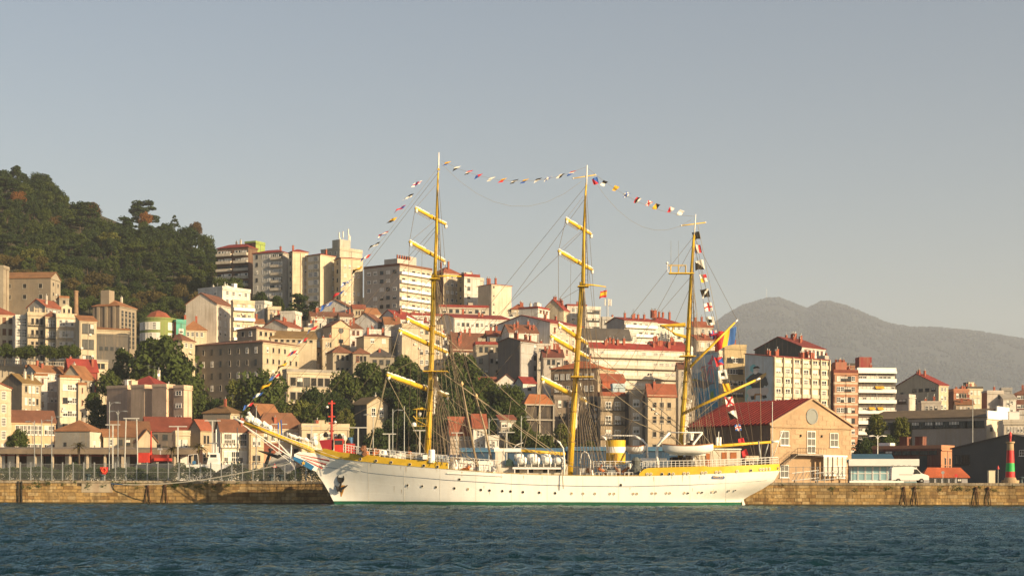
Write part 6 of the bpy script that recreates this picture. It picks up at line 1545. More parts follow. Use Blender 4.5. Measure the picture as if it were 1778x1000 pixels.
# decks
def deck(name, x0, x1, dz, mat):
    b = MB(); n = 24
    for i in range(n + 1):
        px = x0 + (x1 - x0) * i / n
        q = HS(px, interp(WP, px), -.15)
        b.v += [(q.x, q.y, q.z + dz), (q.x, -q.y, q.z + dz)]
    for i in range(n): b.f.append((2 * i, 2 * i + 2, 2 * i + 3, 2 * i + 1)); b.m.append(0)
    ob(name, b, ship, mats=mat)
TEAK = M('deck_planks', (.35, .24, .14), .8, .2, 2)
deck('forecastle_deck', 560, 778, .75, TEAK); deck('main_deck', 778, 1112, -.9, TEAK); deck('poop_deck', 1112, 1350, .8, TEAK)
b = MB()
for px in (778, 1112):
    q = HS(px, interp(WP, px), -.16); x = q.x
    b.box((x - .06, q.y, q.z - 1.0), (x + .06, -q.y, q.z + .75))
ob('deck_bulkhead', b, ship, mats=WHITE)
# portholes
ph = MB(); ph.lathe([(.22, 0), (.22, .04), (.185, .05), (.185, .02)], seg=14, ms=[0, 0, 0]); ph.m[-1] = 1
phm = ph.mesh('porthole', [M('porthole_rim', (.66, .62, .54), .5, .1, 3), DARK])
pl2 = MB(); pl2.lathe([(.22, 0), (.22, .05), (.16, .06), (.16, .045)], seg=14, ms=[0, 0, 0]); pl2.m[-1] = 1
plm = pl2.mesh('porthole_lid', [MATS['porthole_rim'], M('deadlight_tan', (.36, .28, .17), .6, .2, 2)])
PORT = [(640 + x / 6.66, 740 + y / 6.66, k) for x, y, k in ((450, 677, 1), (620, 688, 1), (780, 700, 1), (993, 714, 1), (1150, 724, 0), (1300, 733, 1), (1400, 739, 1), (1547, 746, 1), (1643, 750, 1), (1050, 611, 1), (87, 398, 1), (262, 415, 1), (478, 438, 1), (640, 453, 1), (798, 466, 1))]
PORT += [(860 + x / 6.66, 740 + y / 6.66, k) for x, y, k in ((320, 758, 1), (508, 764, 1), (693, 770, 1), (883, 774, 0), (1017, 775, 0), (1153, 776, 0), (1328, 777, 0), (1375, 777, 0), (1597, 777, 0), (1638, 777, 0), (1452, 676, 1))]
PORT += [(1080 + x / 5.93, 740 + y / 5.93, k) for x, y, k in ((310, 688, 0), (348, 688, 0), (457, 686, 0), (494, 686, 0), (643, 683, 0), (678, 683, 1), (790, 675, 0), (824, 675, 1), (932, 667, 0), (965, 667, 1), (1100, 657, 1), (1166, 653, 1), (260, 490, 0), (297, 490, 0), (412, 490, 1), (488, 489, 1), (528, 488, 0), (640, 484, 0), (680, 483, 0), (825, 478, 0), (862, 475, 0), (970, 471, 0), (1008, 470, 0), (1186, 462, 0), (1327, 452, 1), (1424, 442, 0), (1454, 440, 0), (1486, 438, 0), (1518, 436, 0), (1606, 430, 1))]
PORT += [(626, 796.6, 1)]
for px, py, k in PORT:
    q, q2 = HS(px, py, .0), HS(px + 4, py, .0)
    above = q.z > lin(WTOP, q.x)
    q = HS(px, py, .065 if above else .0)
    o = ob('porthole', phm if k else plm, ship, q)
    d_ = (q2 - HS(px, py, .0)); an = math.atan2(d_.y, d_.x)
    o.rotation_euler = (math.pi / 2, 0, an)
# name board
q = HS(1247, 828.5, .03); w_ = 21 / F * SD
b = MB(); b.prism([(-w_ / 2, 0, -.22), (w_ / 2, 0, -.22), (w_ / 2 + .12, 0, 0), (w_ / 2, 0, .22), (-w_ / 2, 0, .22), (-w_ / 2 - .12, 0, 0)], (0, .06, 0)); nb = ob('name_board', b, ship, q, math.atan2(HS(1255, 828).y - HS(1239, 828).y, HS(1255, 828).x - HS(1239, 828).x), mats=M('name_blue', (.04, .10, .28), .5, .1))
cu = bpy.data.curves.new('ship_name', 'FONT'); cu.body = 'MIRCEA'; cu.size = .40; cu.align_x = 'CENTER'; cu.align_y = 'CENTER'; cu.extrude = .01; cu.space_character = 1.15
to = bpy.data.objects.new('tmp_name', cu); COL.objects.link(to)
bpy.context.view_layer.update()
tm = bpy.data.meshes.new_from_object(to); bpy.data.objects.remove(to)
tm.materials.clear(); tm.materials.append(M('gilt', (.7, .42, .06), .4, .1))
o = ob('name_letters', tm, nb, (0, -.02, 0)); o.rotation_euler = (math.pi / 2, 0, 0)
def BK(px, py):
    q, s2 = HS(px, py, .05), S(px, py, .47)
    return q if q.y < s2.y else s2
# bow: trail board with red stripes, blue scroll with gilt star
for sd in (1, -1):
    b = MB()
    pts = [S(px, py, .45) for px, py in ((508.5, 797), (524, 806.5), (541, 816), (546, 809.5), (530, 799.5), (511, 792))]
    b.prism([(p.x, sd * (p.y - .06), p.z) for p in pts], (0, sd * .2, 0)); sc_ = ob('bow_scroll', b, ship, mats=M('scroll_blue', (.03, .15, .33), .45, .15))
    c = S(527, 803.5, .6); b = MB()
    b.prism([(c.x + (.34 if k % 2 == 0 else .14) * math.cos(math.pi / 2 + k * math.pi / 5), sd * (c.y - .02), c.z + (.34 if k % 2 == 0 else .14) * math.sin(math.pi / 2 + k * math.pi / 5)) for k in range(10)], (0, sd * .06, 0)); ob('gilt_star', b, sc_, mats=MATS['gilt'])
    for k in range(5):
        a0, a1 = (515 + k * 4, 788 + k * 2.6), (572 - k * 3, 799.5 + k * 3.4)
        b = MB(); n = 8; up, dn = [], []
        for i in range(n + 1):
            u = i / n; px, py = a0[0] + (a1[0] - a0[0]) * u, a0[1] + (a1[1] - a0[1]) * u
            hw = .3 + .9 * u
            p, p2 = BK(px, py - hw), BK(px, py + hw)
            b.v += [(p.x, sd * p.y, p.z), (p2.x, sd * p2.y, p2.z), (p2.x, sd * (p2.y + .05), p2.z), (p.x, sd * (p.y + .05), p.z)]
        for i in range(n):
            for kk in range(4): b.f.append((4 * i + kk, 4 * i + (kk + 1) % 4, 4 * i + 4 + (kk + 1) % 4, 4 * i + 4 + kk)); b.m.append(0)
        ob('bow_stripe', b, ship, mats=RED if k % 2 == 0 else WHITE)
b = MB(); b.prism([S(px, py, .42) for px, py in ((548, 818), (540, 814.5), (524, 805.5), (510, 797.5), (511, 788), (520, 783.5), (552, 787), (560, 800))], (0, .84, 0)); ob('beakhead', b, ship, mats=HWH)
# hawse and anchor
q = HS(592, 830, .0); b = MB(); b.lathe([(.62, -.02), (.62, .14), (.5, .14), (.5, .04)], seg=18); o = ob('hawse_pipe', b, ship, q, mats=IRON); o.rotation_euler = (math.pi / 2, 0, -.25); o.scale = (.9, 1.15, 1)
an = [HS(px, py, .3) for px, py in ((593, 836), (589, 850))]
b = MB(); b.tube(an, [.14, .2], seg=7); f1, f2, f3, f4 = HS(583, 842, .5), HS(588, 851, .55), HS(596, 847, .55), HS(604, 842, .5)
b.tube([f1, f2, f3, f4], [.06, .26, .22, .06], seg=7); b.tube([HS(586, 848, .5), HS(594, 853, .45)], .2, seg=6); ob('anchor', b, ship, mats=M('anchor_black', (.02, .018, .016), .5, .3, 2))
b = MB(); n = 9; up = [(590, 842), (599, 842), (598, 848), (596, 854), (593, 862), (591.5, 862), (590.5, 852)]
b.v = [tuple(HS(x, y, .02)) for x, y in up]; b.f = [tuple(range(len(up)))]; b.m = [0]; ob('rust_stain', b, ship, mats=M('rust_streak', (.5, .25, .06), .9, .5, 2))
# rudder and stern post
b = MB(); b.prism([S(1288, 867, .15), S(1291, 867, .15), S(1295, 879, .15), S(1295, 884, .15), S(1290, 884, .15)], (0, .3, 0)); ob('rudder', b, ship, mats=HWH)

# ---- spars
def spar(name, pts, rs, mat=YEL, seg=10, parent=None):
    b = MB(); b.tube(pts, rs, seg=seg); return ob(name, b, parent or ship, mats=mat, smooth=True)
def bunt(name, a, c, rad, lift, seed, u0=.03, u1=.97, mat=None, parent=None, n=26):
    """furled canvas lying along a spar"""
    r = random.Random(seed); b = MB(); pts, rs = [], []
    a, c = Vector(a), Vector(c)
    for i in range(n + 1):
        u = u0 + (u1 - u0) * i / n
        pts.append(a.lerp(c, u) + Vector((0, 0, lift + r.uniform(-.5, .5) * rad * .7)))
        rs.append(rad * r.uniform(.55, 1.25) * (.35 if i in (0, n) else 1))
    b.tube(pts, rs, seg=8); return ob(name, b, parent or ship, mats=mat or SAIL)
SAIL = M('furled_canvas', (.73, .71, .67), .95, .2, 1.2, .1, .9, 2.5)
spar('foremast', [S(741, 812), S(745, 740), S(748, 650), S(752, 530), S(752.6, 478)], [.46, .44, .41, .36, .33])
spar('fore_topmast', [S(754, 520, .2), S(756.5, 440, .1), S(758.5, 380)], [.28, .25, .2]); spar('fore_topgallant', [S(757.5, 398), S(759.5, 330), S(761, 296)], [.19, .15, .11])
spar('fore_pole', [S(761, 300), S(762, 265)], [.13, .07], WHITE, 8)
spar('mainmast', [S(989, 830), S(994, 740), S(1000, 655), S(1006, 560), S(1010, 490)], [.46, .44, .41, .36, .33])
spar('main_topmast', [S(1011, 530, .2), S(1013, 450, .1), S(1014.5, 385)], [.28, .25, .2]); spar('main_topgallant', [S(1013.5, 405), S(1016.5, 340), S(1018, 318)], [.19, .15, .12])
spar('main_pole', [S(1018, 322), S(1019.5, 287)], [.13, .07], WHITE, 8)
spar('mizzen_mast', [S(1181, 800), S(1186, 715), S(1192, 640), S(1197, 540), S(1201, 470), S(1205, 408)], [.40, .37, .34, .30, .26, .18])
spar('mizzen_pole', [S(1205, 412), S(1208, 372)], [.12, .06], WHITE, 8)
for nm, (x0, y0), (x1, y1), mx in (('fore_truck', (757, 300), (765, 281), 762), ('main_truck', (0, 0), (0, 0), 0)):
    if mx: b = MB(); b.box(tuple(S(mx - 2.2, 296) - Vector((0, .2, 0))), tuple(S(mx + 1.6, 293) + Vector((0, .2, 0)))); ob(nm, b, ship, mats=YEL)
YARDS = [('fore', (721, 362), (775.5, 391), 5.2, .24), ('fore', (711, 420), (773, 455), 6.6, .27), ('fore', (706, 554), (774.5, 586), 8.2, .30), ('fore', (692.5, 574), (777.5, 613), 8.8, .32), ('fore', (671.5, 651), (779.5, 689), 9.6, .35),
         ('main', (982.5, 381), (1027.6, 408), 5.2, .24), ('main', (969.5, 436), (1029.6, 470), 6.6, .27), ('main', (970, 564), (1020.6, 598), 8.2, .30), ('main', (956, 584), (1023, 623), 8.8, .32), ('main', (940, 658), (1018.5, 698), 9.6, .35)]
for i, (mn, a, c, h, rd) in enumerate(YARDS):
    A, C = S(a[0], a[1], h), S(c[0], c[1], -h)
    mid = A.lerp(C, .5)
    y_ = spar(mn + '_yard', [A, A.lerp(C, .18), mid, A.lerp(C, .82), C], [rd * .6, rd * .95, rd * 1.12, rd * .95, rd * .6], YEL, 8)
    for k, (u0, u1) in enumerate(((.0, .44), (.56, 1.0))): bunt('furled_sail', A, C, rd * .44, rd * 1.2, i * 7 + k, u0, u1, parent=y_)
    for u in (.03, .97):
        b = MB(); e = A.lerp(C, u); b.lathe([(.05, -.6), (.22, -.45), (.25, -.1), (.1, .1)], tuple(e), 7); ob('yard_block', b, y_, mats=SAIL)
    b = MB()
    for k in range(9):
        u = .06 + k * .045; p, q = A.lerp(C, u), A.lerp(C, u + .045)
        b.tube([p + Vector((0, 0, -.25)), p.lerp(q, .5) + Vector((0, 0, -.65)), q + Vector((0, 0, -.25))], .025, seg=4)
    for k in range(12): u = .05 + k * .035; p = A.lerp(C, u); b.tube([p + Vector((0, -rd * 1.02, .2)), p + Vector((0, -rd, -.3))], .04, seg=4)
    ob('foot_rope', b, y_, mats=ROPE)
    # connection to the mast
    b = MB(); b.lathe([(.2, -.3), (.35, 0), (.2, .3)], tuple(mid), 8); ob('parrel', b, y_, mats=YEL)
# tops and crosstrees
def plat(name, x0, x1, py, hw, th=.12, mat=YEL):
    b = MB(); a, c = S(x0, py), S(x1, py); b.box((a.x, -hw, a.z - th), (c.x, hw, a.z)); return ob(name, b, ship, mats=mat)
plat('fore_top', 735, 778, 644.5, 1.7); plat('main_top', 991, 1030, 654, 1.7); plat('fore_crosstree', 746, 764, 484, 1.0); plat('main_crosstree', 1003, 1022, 497, 1.0)
spar('fore_spreader', [S(756, 480, .6), S(778, 479), S(801, 480, -.5)], [.16, .12, .07]); spar('main_spreader', [S(1012, 494, .6), S(1030, 495), S(1052, 498, -.5)], [.16, .12, .07])
spar('main_signal_yard', [S(995, 310, 1.2), S(1034, 304, -1.2)], [.07, .07]); spar('mizzen_signal_yard', [S(1183, 392, 1.2), S(1225, 386.5, -1.2)], [.08, .08])
for px, py in ((1183, 392), (1225, 386.5), (995, 310), (1034, 304)):
    b = MB(); b.lathe([(.02, -.15), (.16, 0), (.02, .15)], tuple(S(px, py, 1.2 if px in (1183, 995) else -1.2)), 8); ob('signal_yard_end', b, ship, mats=WHITE)
# lookout cage on the foremast
b = MB(); z0, z1, z2 = S(730, 739).z, S(730, 726).z, S(730, 711).z; xa, xb = S(724, 700).x, S(742, 700).x
b.box((xa, -.9, z0 - .1), (xb, .9, z0))
for x in (xa, xb):
    for y in (-.9, .9): b.tube([(x, y, z0), (x, y, z2)], .06, seg=5)
for y in (-.9, .9):
    b.tube([(xa, y, z1), (xb, y, z1)], .06, seg=5); b.tube([(xa, y, z2), (xb, y, z2)], .06, seg=5)
    b.tube([(xa - .5, y, z1 + .3), (xa, y, z0 + .8), (xb, y, z0)], .08, seg=5)
b.prism([(xa - .6, -1, z2), (xb + .1, -1, z2), ((xa + xb) / 2, -1, z2 + .3)], (0, 2, 0)); ob('lookout_cage', b, ship, mats=YEL)
b = MB(); b.lathe([(.1, -.35), (.38, -.25), (.42, .0), (.3, .25), (.05, .35)], tuple(S(719, 737, .8)), 12); b.tube([S(719, 740, .8), S(728, 740, .3)], .07, seg=5); ob('radar_dome', b, ship, mats=WHITE)
b = MB(); b.lathe([(.1, -.3), (.26, -.1), (.26, .2), (.1, .35)], tuple(S(729, 719, .2)), 10); ob('search_light', b, ship, mats=WHITE)
# mizzen platforms
b = MB(); a, c = S(1162, 473, .6), S(1204, 471, -.6); b.box((a.x, -.55, a.z - .16), (c.x, .55, a.z)); 
for px in (1164.5, 1178, 1190.5): p = S(px, 472); b.tube([(p.x, -.5, a.z), (p.x, -.5, a.z + 1.1)], .05, seg=5); b.tube([(p.x, .5, a.z), (p.x, .5, a.z + 1.1)], .05, seg=5)
for y in (-.5, .5): b.tube([(S(1160, 472).x, y, a.z + 1.1), (S(1191, 472).x, y, a.z + 1.1)], .04, seg=5)
ob('radar_platform', b, ship, mats=YEL)
b = MB(); b.tube([S(1160, 473), S(1158, 458)], .05, seg=5); b.lathe([(.05, -.2), (.22, 0), (.05, .2)], tuple(S(1158.5, 457)), 8); ob('platform_lamp', b, ship, mats=WHITE)
for px in (1165, 1178): spar('whip_antenna', [S(px, 472), S(px, 418)], [.035, .02], STEEL, 4)
b = MB(); b.prism([S(1147, 564, .9), S(1190, 560, .9), S(1191, 566, .9), S(1149, 566, .9)], (0, 1.8, 0)); b.prism([S(1168, 577, .5), S(1191, 582, .5), S(1191, 587, .5), S(1172, 581, .5)], (0, 1.0, 0))
b.tube([S(1152, 566, .7), S(1172, 579, .5)], .08, seg=5); b.tube([S(1170, 566, .7), S(1167, 576, .5)], .08, seg=5); b.tube([S(1150, 566, -.7), S(1172, 579, -.4)], .08, seg=5); ob('crow_platform', b, ship, mats=YEL)
plat('mizzen_top', 1180, 1207, 618, 1.2)
# gaffs and boom
spar('upper_gaff', [S(1192, 643, .6), S(1240, 596, .2), S(1276, 560)], [.22, .19, .12]); spar('gaff_tip', [S(1275, 561), S(1281, 555)], [.12, .1], WHITE)
spar('lower_gaff', [S(1188, 717, .6), S(1250, 688, .8), S(1312, 660, 1)], [.24, .22, .16]); spar('gaff_tip', [S(1311, 660.5, 1), S(1320, 656.5, 1)], [.16, .13], WHITE)
spar('spanker_boom', [S(1192, 779, .3), S(1260, 773, .2), S(1340, 767)], [.22, .24, .18]); spar('boom_tip', [S(1339, 767), S(1352, 766)], [.19, .16], WHITE)
spar('cargo_boom', [S(982, 788, .8), S(920, 783, .8), S(866, 779, .8)], [.26, .24, .2]); spar('boom_tip', [S(867, 779, .8), S(852, 778, .8)], [.22, .14], WHITE)
for i, (a, c, rad, nm) in enumerate((((1201, 600), (1191, 690), .34, 'brailed_sail'), ((1196, 690), (1188, 745), .55, 'brailed_sail'), ((1189, 745), (1187, 772), .4, 'brailed_sail'), ((758, 652), (751, 720), .34, 'furled_staysail'), ((1006, 660), (998, 745), .34, 'furled_staysail'))):
    A, C = S(*a, -.6), S(*c, -.6)
    bunt(nm, A, C, rad, 0, 90 + i, 0, 1, n=18)
# bowsprit
spar('bowsprit', [S(562, 794), S(530, 776), S(470, 752), S(424, 734)], [.46, .42, .34, .26]); spar('bowsprit_tip', [S(425, 734.5), S(408, 727)], [.2, .12], WHITE)
bunt('furled_jib', S(426, 727), S(476, 752), .42, .3, 301, 0, .55, n=14); bunt('furled_jib', S(430, 722), S(478, 750), .42, .1, 302, .1, .9, n=14); bunt('furled_jib', S(438, 727), S(430, 716), .3, .1, 303, 0, 1, n=7); bunt('furled_jib', S(498, 757), S(548, 772), .28, .3, 304, 0, 1, n=14); bunt('furled_jib', S(545, 755), S(548, 776), .4, 0, 305, 0, 1, n=7)
# rails and stanchions
def railing(name, pl, x0, x1, h, off=None, step=9.0, n=3, sides=(1, -1), mat=WHITE):
    for sd in sides:
        b = MB(); k = max(2, int((x1 - x0) / step)); P_ = []
        for i in range(k + 1):
            px = x0 + (x1 - x0) * i / k
            q = HS(px, interp(WP, px), -.12)
            zb_ = S(px, interp(pl, px), -q.y).z
            P_.append(Vector((q.x, sd * (q.y if off is None else -off), zb_)))
        for p in P_: b.tube([p, p + Vector((0, 0, h))], .035, seg=4)
        for j in range(1, n + 1):
            b.tube([p + Vector((0, 0, h * j / n)) for p in P_], .028 if j < n else .045, seg=4)
        ob(name, b, ship, mats=mat)
railing('forecastle_rail', [(575, 781), (640, 792), (770, 804)], 596, 776, 1.15)
railing('waist_rail', [(778, 806), (870, 813)], 778, 868, 1.15, off=4.2)
railing('poop_rail', [(1113, 813), (1200, 812), (1280, 809), (1353, 805.5)], 1116, 1351, 1.05, step=7)
railing('quarterdeck_rail', [(1050, 812), (1115, 812)], 1032, 1100, 1.0, off=3.0)
b = MB(); b.tube([S(664 + 3.6 * math.cos(a * .5236), 785 + 3.6 * math.sin(a * .5236), 5.6) for a in range(13)], .1, seg=6); ob('life_ring', b, ship, mats=WHITE)
b = MB(); b.box(tuple(S(734, 797, 5.4)), tuple(S(742.5, 789.5, 5.2))); ob('notice_board', b, ship, mats=WHITE)
b = MB(); c = S(749.5, 803, 5.0); b.lathe([(.48, 0), (.48, 1.75), (.42, 1.9)], tuple(c), 14); b.box((c.x - .49, -5.0 - .49, c.z + .75), (c.x + .1, -4.6, c.z + .88)); ob('capstan_drum', b, ship, mats=WHITE)
# deck houses, davits, funnel
def dbox(name, x0, x1, y0, y1, o0, o1, mat, parent=None):
    a, c = S(x0, y1, o0), S(x1, y0, o0)
    b = MB(); b.box((a.x, -o0, a.z), (c.x, -o1, c.z)); return ob(name, b, parent or ship, mats=mat)
dbox('fore_deckhouse', 790, 868, 800, 824, 3.0, -3.0, WHITE)
mh = dbox('mid_deckhouse', 862, 986, 806, 835, 3.6, -3.6, wall((.62, .58, .5)))
for px in (893, 917, 943, 965): dbox('hatch_window', px, px + 9, 814, 820, 3.63, 3.5, GLASS)
dbox('deckhouse_roof', 890, 978, 811, 814, 4.6, -4.0, WHITE)
for px in (893, 916, 951): dbox('roof_post', px, px + 1.6, 814, 826, 4.5, 4.35, WHITE)
dbox('white_screen', 860, 877, 783, 806, 3.2, 3.0, wall((.66, .62, .55))); dbox('white_house_top', 858, 905, 778, 784, 2.4, -2.6, WHITE)
b = MB(); b.prism([S(877, 809, 4), S(893, 809, 4), S(891, 800, 4), S(884, 795, 4), S(879, 799, 4)], (0, 1.6, 0)); ob('green_tarpaulin', b, ship, mats=M('tarp_green', (.02, .04, .035), .8, .3, 1, bump=.6, bscale=2))
ah = dbox('aft_deckhouse', 1206, 1286, 780, 812, 2.9, -2.9, wall((.64, .58, .48)))
dbox('deckhouse_eave', 1204, 1287.5, 778.5, 780.2, 3.1, -3.1, WHITE)
for px, w_ in ((1225, 7.5), (1253, 9), (1268, 11)): dbox('wooden_door', px, px + w_, 785 if px > 1240 else 787, 797 if px > 1240 else 808, 2.95, 2.8, M('varnished_door', (.35, .12, .04), .5, .2, 2))
dbox('skylight', 1296, 1318, 791, 800, 1.6, -1.6, wall((.62, .52, .40))); dbox('companion', 1168, 1200, 793, 812, 2.4, -2.4, DARK); dbox('bridge_wing', 1113, 1158, 795, 800, 3.4, -3.4, WHITE)
b = MB(); b.lathe([(.45, 0), (.5, .9), (.35, 1.2)], tuple(S(1199, 764, 1.5)), 12); ob('searchlight_drum', b, ship, mats=WHITE)
dbox('chart_box', 1187, 1198, 752, 768, 1.6, .6, wall((.66, .62, .55)))
# funnel
b = MB(); c = S(1069, 805); rw = 17 / F * SD; zf = lambda py: S(1069, py).z
for y0, y1, mt in ((806, 786, 0), (786, 775.5, 1), (775.5, 764, 0)): b.lathe([(rw * .98, zf(y0)), (rw * 1.0, zf(y1))], (c.x, 0, 0), 28, mt, 1.0, .8)
b.lathe([(rw * .85, zf(764.2)), (rw * .85, zf(763.5))], (c.x, 0, 0), 24, 2, 1, .8); ob('funnel', b, ship, mats=[YEL, WHITE, DARK])
b = MB(); a_, c_ = S(1066, 803, 1.7), S(1072, 787, 1.7); b.box((a_.x, -1.72, a_.z), (c_.x, -1.3, c_.z)); ob('funnel_door', b, ship, mats=M('funnel_dark_yellow', (.30, .17, .02), .6, .2))  # door panel in a darker tone of the funnel's yellow
def davit(name, pts, off, rad=.16, mat=WHITE): spar(name, [S(x, y, off) for x, y in pts], rad, mat, 8)
for o_ in (4.7,):
    davit('boat_davit', [(1142, 812), (1140.5, 790), (1141, 775), (1150, 763), (1163, 751)], o_, .2); davit('boat_davit', [(1206, 811), (1203, 790), (1204, 770), (1219, 751)], o_, .2)
    davit('davit_span', [(1163, 750.5), (1220, 750.5)], o_, .09); davit('davit_guy', [(1164, 752), (1198, 787)], o_, .05, ROPE); davit('davit_guy', [(1219, 752), (1250, 792)], o_, .05, ROPE)
    davit('boat_davit', [(1124, 796), (1123, 772), (1116, 764), (1101, 756)], -4.0, .18); davit('boat_davit', [(1056, 770), (1050, 760), (1044, 757)], -4.0, .16); davit('davit_span', [(1044, 756), (1100, 756)], -4.0, .08)
davit('hose_davit', [(979, 832), (980, 800), (977.5, 778), (972, 768), (967, 765)], 4.8, .13); davit('hose_davit', [(1025, 826), (1025, 800), (1021, 787), (1015, 783.5), (1009, 788), (1007, 805)], 4.2, .11); davit('hose_davit', [(890, 780), (897, 772), (908, 768)], -3.5, .08)
davit('accommodation_pole', [(976, 815), (978, 848)], 6.3, .06, ROPE)
davit('ensign_staff', [(1341, 795), (1360, 747)], 0, .06, WHITE)
davit('crutch_post', [(1322, 806), (1317, 765)], 1.2, .12, STEEL); davit('crutch_post', [(1327, 794), (1334, 770)], .5, .1, STEEL)
b = MB(); b.lathe([(.2, 0), (.22, 1.2)], tuple(S(1245, 773, 1.5)), 10); b.tube([S(1247, 772, 1.5), S(1248, 749, 1.5)], .05, seg=5); b.lathe([(.2, 0), (.22, 1.2)], tuple(S(1250, 773, 1.5)), 10); ob('compass_pillar', b, ship, mats=WHITE)
# clutter: rope coils, lockers, winches
r = random.Random(77)
CL = [SAIL, WHITE, ROPE, M('orange_gear', (.5, .16, .05), .8, .2), BROWN, STEEL, M('grey_machinery', (.12, .13, .12), .6, .3, 2)]
for i in range(104):
    if i < 34: px, py, o_ = r.uniform(625, 735), None, r.uniform(-2, 4.2)
    elif i < 72: px, py, o_ = r.uniform(782, 866), None, r.uniform(-2, 3.9)
    elif i < 94: px, py, o_ = r.uniform(1010, 1110), None, r.uniform(0, 4.6)
    else: px, py, o_ = r.uniform(1250, 1330), None, r.uniform(-1, 2.4)
    base_y = interp([(600, 786), (640, 792), (770, 806), (785, 816), (870, 826), (1000, 832), (1110, 832), (1113, 813), (1353, 806)], px)
    c = S(px, base_y, o_); b = MB(); h_ = r.uniform(.6, 1.5) * (1.6 if 34 <= i < 94 else 1)
    if i % 3 == 0: b.lathe([(r.uniform(.3, .5), 0), (.45, h_ * .5), (r.uniform(.1, .4), h_)], tuple(c), 9)
    elif i % 3 == 1:
        w_ = r.uniform(.3, .8); b.box((c.x - w_, c.y - .3, c.z), (c.x + w_, c.y + .3, c.z + h_ * .8)); b.box((c.x - w_ - .05, c.y - .35, c.z + h_ * .8 + .002), (c.x + w_ + .05, c.y + .35, c.z + h_ * .87))
    else:
        pp = [c + Vector((r.uniform(-.7, .7), r.uniform(-.3, .3), h_ * k / 4)) for k in range(5)]; b.tube(pp, [.3, .36, .28, .24, .1], seg=7)
    ob(('coiled_rope', 'deck_locker', 'canvas_bundle')[i % 3], b, ship, mats=r.choice(CL[:6]) if i < 72 else r.choice(CL))
b = MB(); c = S(1104, 822, 4.5); b.lathe([(.75, 0), (.85, .6), (.5, 1.3), (.7, 1.9), (.3, 2.4)], tuple(c), 10); b.tube([c + Vector((-.9, 0, .3)), c + Vector((.9, 0, .9))], .3, seg=8); ob('mooring_winch', b, ship, mats=CL[6])
for i in range(9):
    px = 1033 + i * 7.4
    if 1072 < px < 1084: continue
    b = MB(); b.tube([S(px, 827, 5.2), S(px, 820, 5.2), S(px + 6.4, 820, 5.2), S(px + 6.4, 827, 5.2)], .06, seg=5); ob('pin_rail', b, ship, mats=WHITE)
# ---- rigging
RG = M('rigging_wire', (.15, .115, .08), .8, .2, 2)
RG2 = M('manila_line', (.34, .28, .19), .9, .2, 2)
def rope(name, pts, rad=.035, mat=RG, sag=0.0):
    if sag:
        a, c = pts; pts = [a.lerp(c, k / 8) - Vector((0, 0, sag * 4 * (k / 8) * (1 - k / 8))) for k in range(9)]
    b = MB(); b.tube(pts, rad, seg=4, cap=False); ob(name, b, ship, mats=mat)
def shrouds(mx, ytop, ybase, x0, n, dx, off, rat=26):
    for sd in (1, -1):
        L = []
        for k in range(n):
            a, c = S(mx, ytop, .35 * sd), S(x0 + k * dx, ybase + k * .6, off * sd)
            rope('shroud', [a, c], .05, RG); L.append((a, c))
        b = MB()
        for j in range(2, rat):
            u = j / rat
            for (a, c), (e, f) in zip(L, L[1:]): b.tube([a.lerp(c, u), e.lerp(f, u)], .018, seg=3, cap=False)
        ob('ratlines', b, ship, mats=RG)
shrouds(754, 646, 806, 752, 8, 8, 5.6); shrouds(1003, 655, 824, 1002, 8, 7.5, 5.8); shrouds(1194, 619, 812, 1192, 6, 7.5, 5.2)
shrouds(757, 484, 646, 760, 3, 6, 1.6, 22); shrouds(1013, 498, 655, 1014, 3, 6, 1.6, 22); shrouds(760, 330, 482, 762, 2, 5, .9, 16); shrouds(1017, 340, 496, 1016, 2, 5, .9, 16); shrouds(1204, 430, 618, 1199, 2, 5, 1.0, 20)
for a, c in (((761, 300), (425, 733)), ((758, 392), (442, 741)), ((757, 400), (470, 752)), ((753, 478), (498, 764)), ((748, 648), (520, 772)), ((751, 520), (540, 780))): rope('forestay', [S(*a), S(*c)], .025)
for a, c in (((1018, 322), (760, 640)), ((1016, 345), (757, 700)), ((1014, 400), (754, 655)), ((1012, 470), (750, 780)), ((1009, 500), (752, 650)), ((1000, 655), (772, 806)), ((1205, 410), (1012, 655)), ((1203, 425), (1005, 790)), ((1200, 480), (1010, 700)), ((1198, 500), (1060, 815)), ((1193, 618), (1022, 818))): rope('stay', [S(*a), S(*c)], .026)
for a, c, o_ in (((760, 300), (802, 806), 5.4), ((757, 390), (812, 808), 5.4), ((754, 480), (824, 812), 5.4), ((754, 484), (832, 812), 5.5), ((1018, 325), (1052, 822), 5.5), ((1015, 400), (1060, 824), 5.6), ((1011, 500), (1070, 824), 5.6), ((1205, 412), (1262, 806), 4.6), ((1203, 420), (1310, 800), 2.0), ((1204, 410), (1280, 556), 0), ((1279, 558), (1312, 800), 1), ((1200, 500), (1240, 808), 4.8)):
    for sd in (1, -1):
        rope('backstay', [S(a[0], a[1]), S(c[0], c[1], sd * o_)], .026)
        if o_ < 3: break
